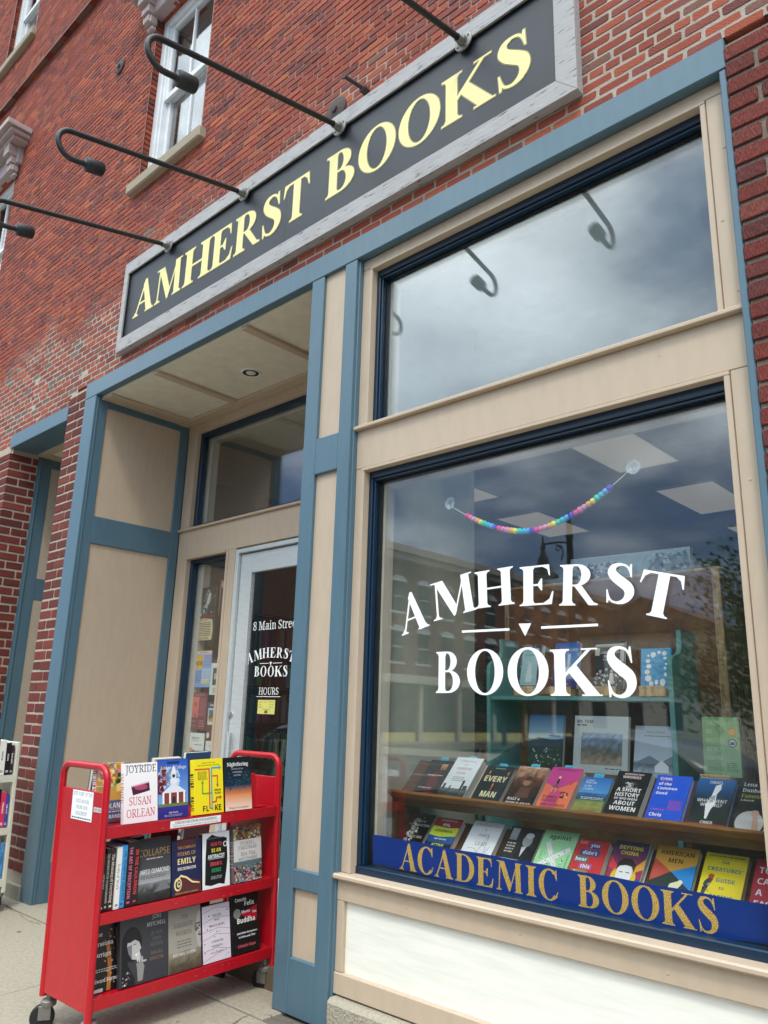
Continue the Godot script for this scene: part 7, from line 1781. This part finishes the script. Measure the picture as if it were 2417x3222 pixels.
func parked_car(p: Vector3, col: String, label: String) -> void:
	var o := thing("parked_car", label, "car", at(p), "cars parked along the kerb")
	pm("car_" + col, col, 0.25, 0.0, "grain", "", Vector3.ONE, {"clearcoat_enabled": true, "clearcoat": 0.8})
	var m: Material = M["car_" + col]
	# side outline of body and cabin, swept across with rounding towards the flanks
	var low := [[-2.25, 0.42], [-2.28, 0.62], [-2.1, 0.82], [-1.2, 0.93], [1.55, 0.95], [2.15, 0.90], [2.28, 0.65], [2.25, 0.36], [1.75, 0.28], [-1.8, 0.28]]
	var top := [[-1.2, 0.93], [-0.45, 1.40], [-0.1, 1.46], [0.7, 1.46], [1.1, 1.40], [1.75, 0.95]]
	for part in [[low, "body", m, [0.74, 0.86, 0.90, 0.86, 0.74]], [top, "cabin", m, [0.56, 0.64, 0.68, 0.64, 0.56]]]:
		var st := begin()
		var n: int = part[0].size()
		var rings := []
		for k in 5:
			var zf: float = [-1.0, -0.93, 0.0, 0.93, 1.0][k]
			var inset: float = [0.94, 0.99, 1.0, 0.99, 0.94][k]
			var ring := []
			for q in part[0]:
				ring.append(Vector3(q[0] * inset, 0.28 + (q[1] - 0.28) * (0.97 + 0.03 * inset), zf * (0.90 if part[1] == "body" else 0.86 - 0.22 * smoothstep(0.93, 1.46, q[1]))))
			rings.append(ring)
		for k in 4:
			for i in n:
				var j := (i + 1) % n
				st.set_smooth_group(1)
				quad(st, rings[k][i], rings[k][j], rings[k + 1][j], rings[k + 1][i], (rings[k][i] + rings[k + 1][j]) * 0.5 - Vector3(0, 0.7 if part[1] == "body" else 1.1, 0))
		st.set_smooth_group(-1)
		for e in [0, 4]:
			for i in range(1, n - 1):
				tri(st, rings[e][0], rings[e][i], rings[e][i + 1], Vector3(0, 0, -1 if e == 0 else 1))
		put(part[1], done(st), part[2], o)
	for s in [-1.0, 1.0]:
		for w in [[-0.98, 0.98, -0.42, 1.36, 0.12, 1.40, 0.12, 0.97], [0.18, 0.97, 0.18, 1.40, 0.72, 1.40, 1.45, 0.97]]:
			var st := begin()
			var z0: float = s * 0.858
			var z1: float = s * 0.672
			var p2 := []
			for i in 4:
				p2.append(Vector3(w[i * 2], w[i * 2 + 1], lerpf(z0, z1, smoothstep(0.93, 1.46, w[i * 2 + 1])) + s * 0.012))
			quad(st, p2[0], p2[1], p2[2], p2[3], Vector3(0, 0, s))
			put("side_window", done(st), M.gasket, o)
	var st2 := begin()
	quad(st2, Vector3(-1.17, 0.965, 0.74), Vector3(-0.5, 1.385, 0.60), Vector3(-0.5, 1.385, -0.60), Vector3(-1.17, 0.965, -0.74), Vector3(-1, 1, 0))
	put("windscreen", done(st2), M.gasket, o)
	for x in [-1.4, 1.38]:
		for s in [-1.0, 1.0]:
			var st := begin()
			lathe(st, [Vector2(0.0, -0.1), Vector2(0.30, -0.1), Vector2(0.33, -0.06), Vector2(0.33, 0.08), Vector2(0.30, 0.11), Vector2(0.2, 0.10), Vector2(0.0, 0.10)], 24, Transform3D(Basis(Vector3.RIGHT, s * PI / 2), Vector3(x, 0.33, s * 0.80)))
			put("wheel", done(st), M.rubber, o)

func brick_block(label: String, x: float, z0: float, z1: float, h: float, col: String, heads: bool) -> void:
	var o := thing("building", label, "building", at(Vector3(x, -0.33, z0)))
	pm("wall_" + col, col, 0.9, 0.2, "grain", "soft", Vector3(1, 1, 1))
	var L := z1 - z0
	boxes("wall", "wall_" + col, o, [[-14.0, 0, 0.0, h, 0.0, L]], 0.02)
	boxes("cornice", "pink_trim", o, [[-0.02, 0.5, h - 0.9, h - 0.5, -0.3, L], [-0.02, 0.75, h - 0.5, h, -0.4, L]], 0.03)
	boxes("cornice", "soffit", o, [[-0.02, 0.45, 3.6, 4.1, 0.0, L]], 0.03)
	var n := int(L / 2.5)
	for f in 2:
		for i in n:
			var z := 1.2 + i * 2.5
			var y := 4.9 + f * 3.15
			if y + 2.2 > h - 0.9:
				continue
			var w := sub("window", o, at(Vector3(0.0, y, z)))
			boxes("frame", "white_wood", w, [[-0.02, 0.05, -0.14, 0.0, -0.72, 0.72], [-0.02, 0.04, 0.9, 0.97, -0.52, 0.52], [-0.02, 0.07, 1.9, 2.12, -0.68, 0.68], [-0.02, 0.09, 2.12, 2.26, -0.42, 0.42]], 0.02)
			boxes("pane", "navy_glass", w, [[-0.02, 0.02, 0.0, 1.9, -0.55, 0.55]], 0.0)
	for i in int(L / 4.0):
		var z := 0.4 + i * 4.0
		boxes("shopfront_glass", "navy_glass", o, [[-0.02, 0.03, 0.7, 3.4, z + 0.3, z + 3.6]], 0.0)
		boxes("shopfront_panel", "letter_leaf", o, [[-0.02, 0.06, 0.0, 0.65, z + 0.3, z + 3.6]], 0.0)
		boxes("shopfront_post", "soffit", o, [[-0.02, 0.12, 0.0, 3.6, z - 0.05, z + 0.25]], 0.01)

func house(o: Node3D, w: float, h: float, d: float, col: String, gable: float) -> void:
	pm("wall_" + col, col, 0.9, 0.1, "grain", "soft", Vector3(1, 1, 1))
	boxes("wall", "wall_" + col, o, [[-w / 2, w / 2, -0.8, h, 0, d]], 0.02)
	var st := begin()
	if gable > 0.0:
		prism(st, V2([-w / 2 - 0.5, h, w / 2 + 0.5, h, 0, h + gable]), -0.5, d + 0.5)
	else:
		for k in 5:
			bx(st, lerpf(-w / 2, w / 2, k / 5.0) + 0.2, lerpf(-w / 2, w / 2, (k + 1) / 5.0) - 0.2, h, h + [0.5, 1.1, 1.7, 1.1, 0.5][k], 0.0, 0.5, 0.02)
		bx(st, -w / 2 - 0.15, w / 2 + 0.15, h - 0.4, h - 0.001, -0.2, -0.001, 0.02)
	put("roof", done(st), M.asphalt if gable > 0.0 else M["wall_" + col], o)
	for f in int(h / 3.1):
		for i in int(w / 2.4):
			var x := -w / 2 + 1.2 + i * 2.4
			var y := 0.9 + f * 3.1
			var wn := sub("window", o, at(Vector3(x, y, 0)))
			boxes("frame", "white_wood", wn, [[-0.6, 0.6, -0.12, 0.0, -0.08, 0.02], [-0.6, 0.6, 1.6, 1.75, -0.08, 0.02], [-0.6, -0.5, 0.0, 1.6, -0.05, 0.02], [0.5, 0.6, 0.0, 1.6, -0.05, 0.02]], 0.01)
			boxes("pane", "navy_glass", wn, [[-0.5, 0.5, 0.0, 1.6, -0.02, 0.02]], 0.0)

func tree(label: String, p: Vector3, h: float, r: float, sd: int) -> void:
	var o := thing("tree", label, "tree", at(p), "street trees across the road")
	var g := RandomNumberGenerator.new()
	g.seed = sd
	var st := begin()
	var tips := []
	tube(st, [Vector3.ZERO, Vector3(0.05, h * 0.25, 0), Vector3(-0.05, h * 0.5, 0.05)], 0.16, 10)
	for i in 9:
		var a := i * 2.4
		var y0 := h * g.randf_range(0.2, 0.45)
		var e := Vector3(cos(a) * r * g.randf_range(0.4, 0.85), h * g.randf_range(0.3, 0.9), sin(a) * r * g.randf_range(0.4, 0.85))
		var mid := Vector3(e.x * 0.45, lerpf(y0, e.y, 0.6), e.z * 0.45)
		tube(st, [Vector3(0, y0, 0), mid, e], 0.05, 6)
		tips.append(e)
		tips.append(mid * 0.7 + e * 0.3)
	put("trunk", done(st), M.dark_wood, o)
	var mm := MultiMesh.new()
	mm.transform_format = MultiMesh.TRANSFORM_3D
	mm.use_colors = true
	var lf := begin()
	for q in [[Vector3(0, 0, 0), Vector3(0.05, 0.06, 0.01), Vector3(0, 0.14, 0)], [Vector3(0, 0, 0), Vector3(0, 0.14, 0), Vector3(-0.05, 0.06, 0.01)]]:
		for v in q:
			lf.set_color(Color.WHITE)
			lf.add_vertex(v)
	mm.mesh = done(lf)
	var n := 9000
	mm.instance_count = n
	for i in n:
		var t: Vector3 = tips[g.randi() % tips.size()]
		var d := Vector3(g.randfn(), g.randfn() * 0.8, g.randfn()) * r * 0.24
		var B := Basis.from_euler(Vector3(g.randf() * TAU, g.randf() * TAU, g.randf() * TAU)).scaled(Vector3.ONE * g.randf_range(0.8, 1.6))
		mm.set_instance_transform(i, Transform3D(B, t + d))
		mm.set_instance_color(i, Color(0.05, 0.11, 0.03) * g.randf_range(0.6, 1.5))
	var c := MultiMeshInstance3D.new()
	c.multimesh = mm
	var m := StandardMaterial3D.new()
	m.vertex_color_use_as_albedo = true
	m.roughness = 0.6
	m.backlight_enabled = true
	m.backlight = Color(0.2, 0.3, 0.1)
	c.material_override = m
	c.set_meta("kind", "stuff")
	name_and_add(c, "crown", o)
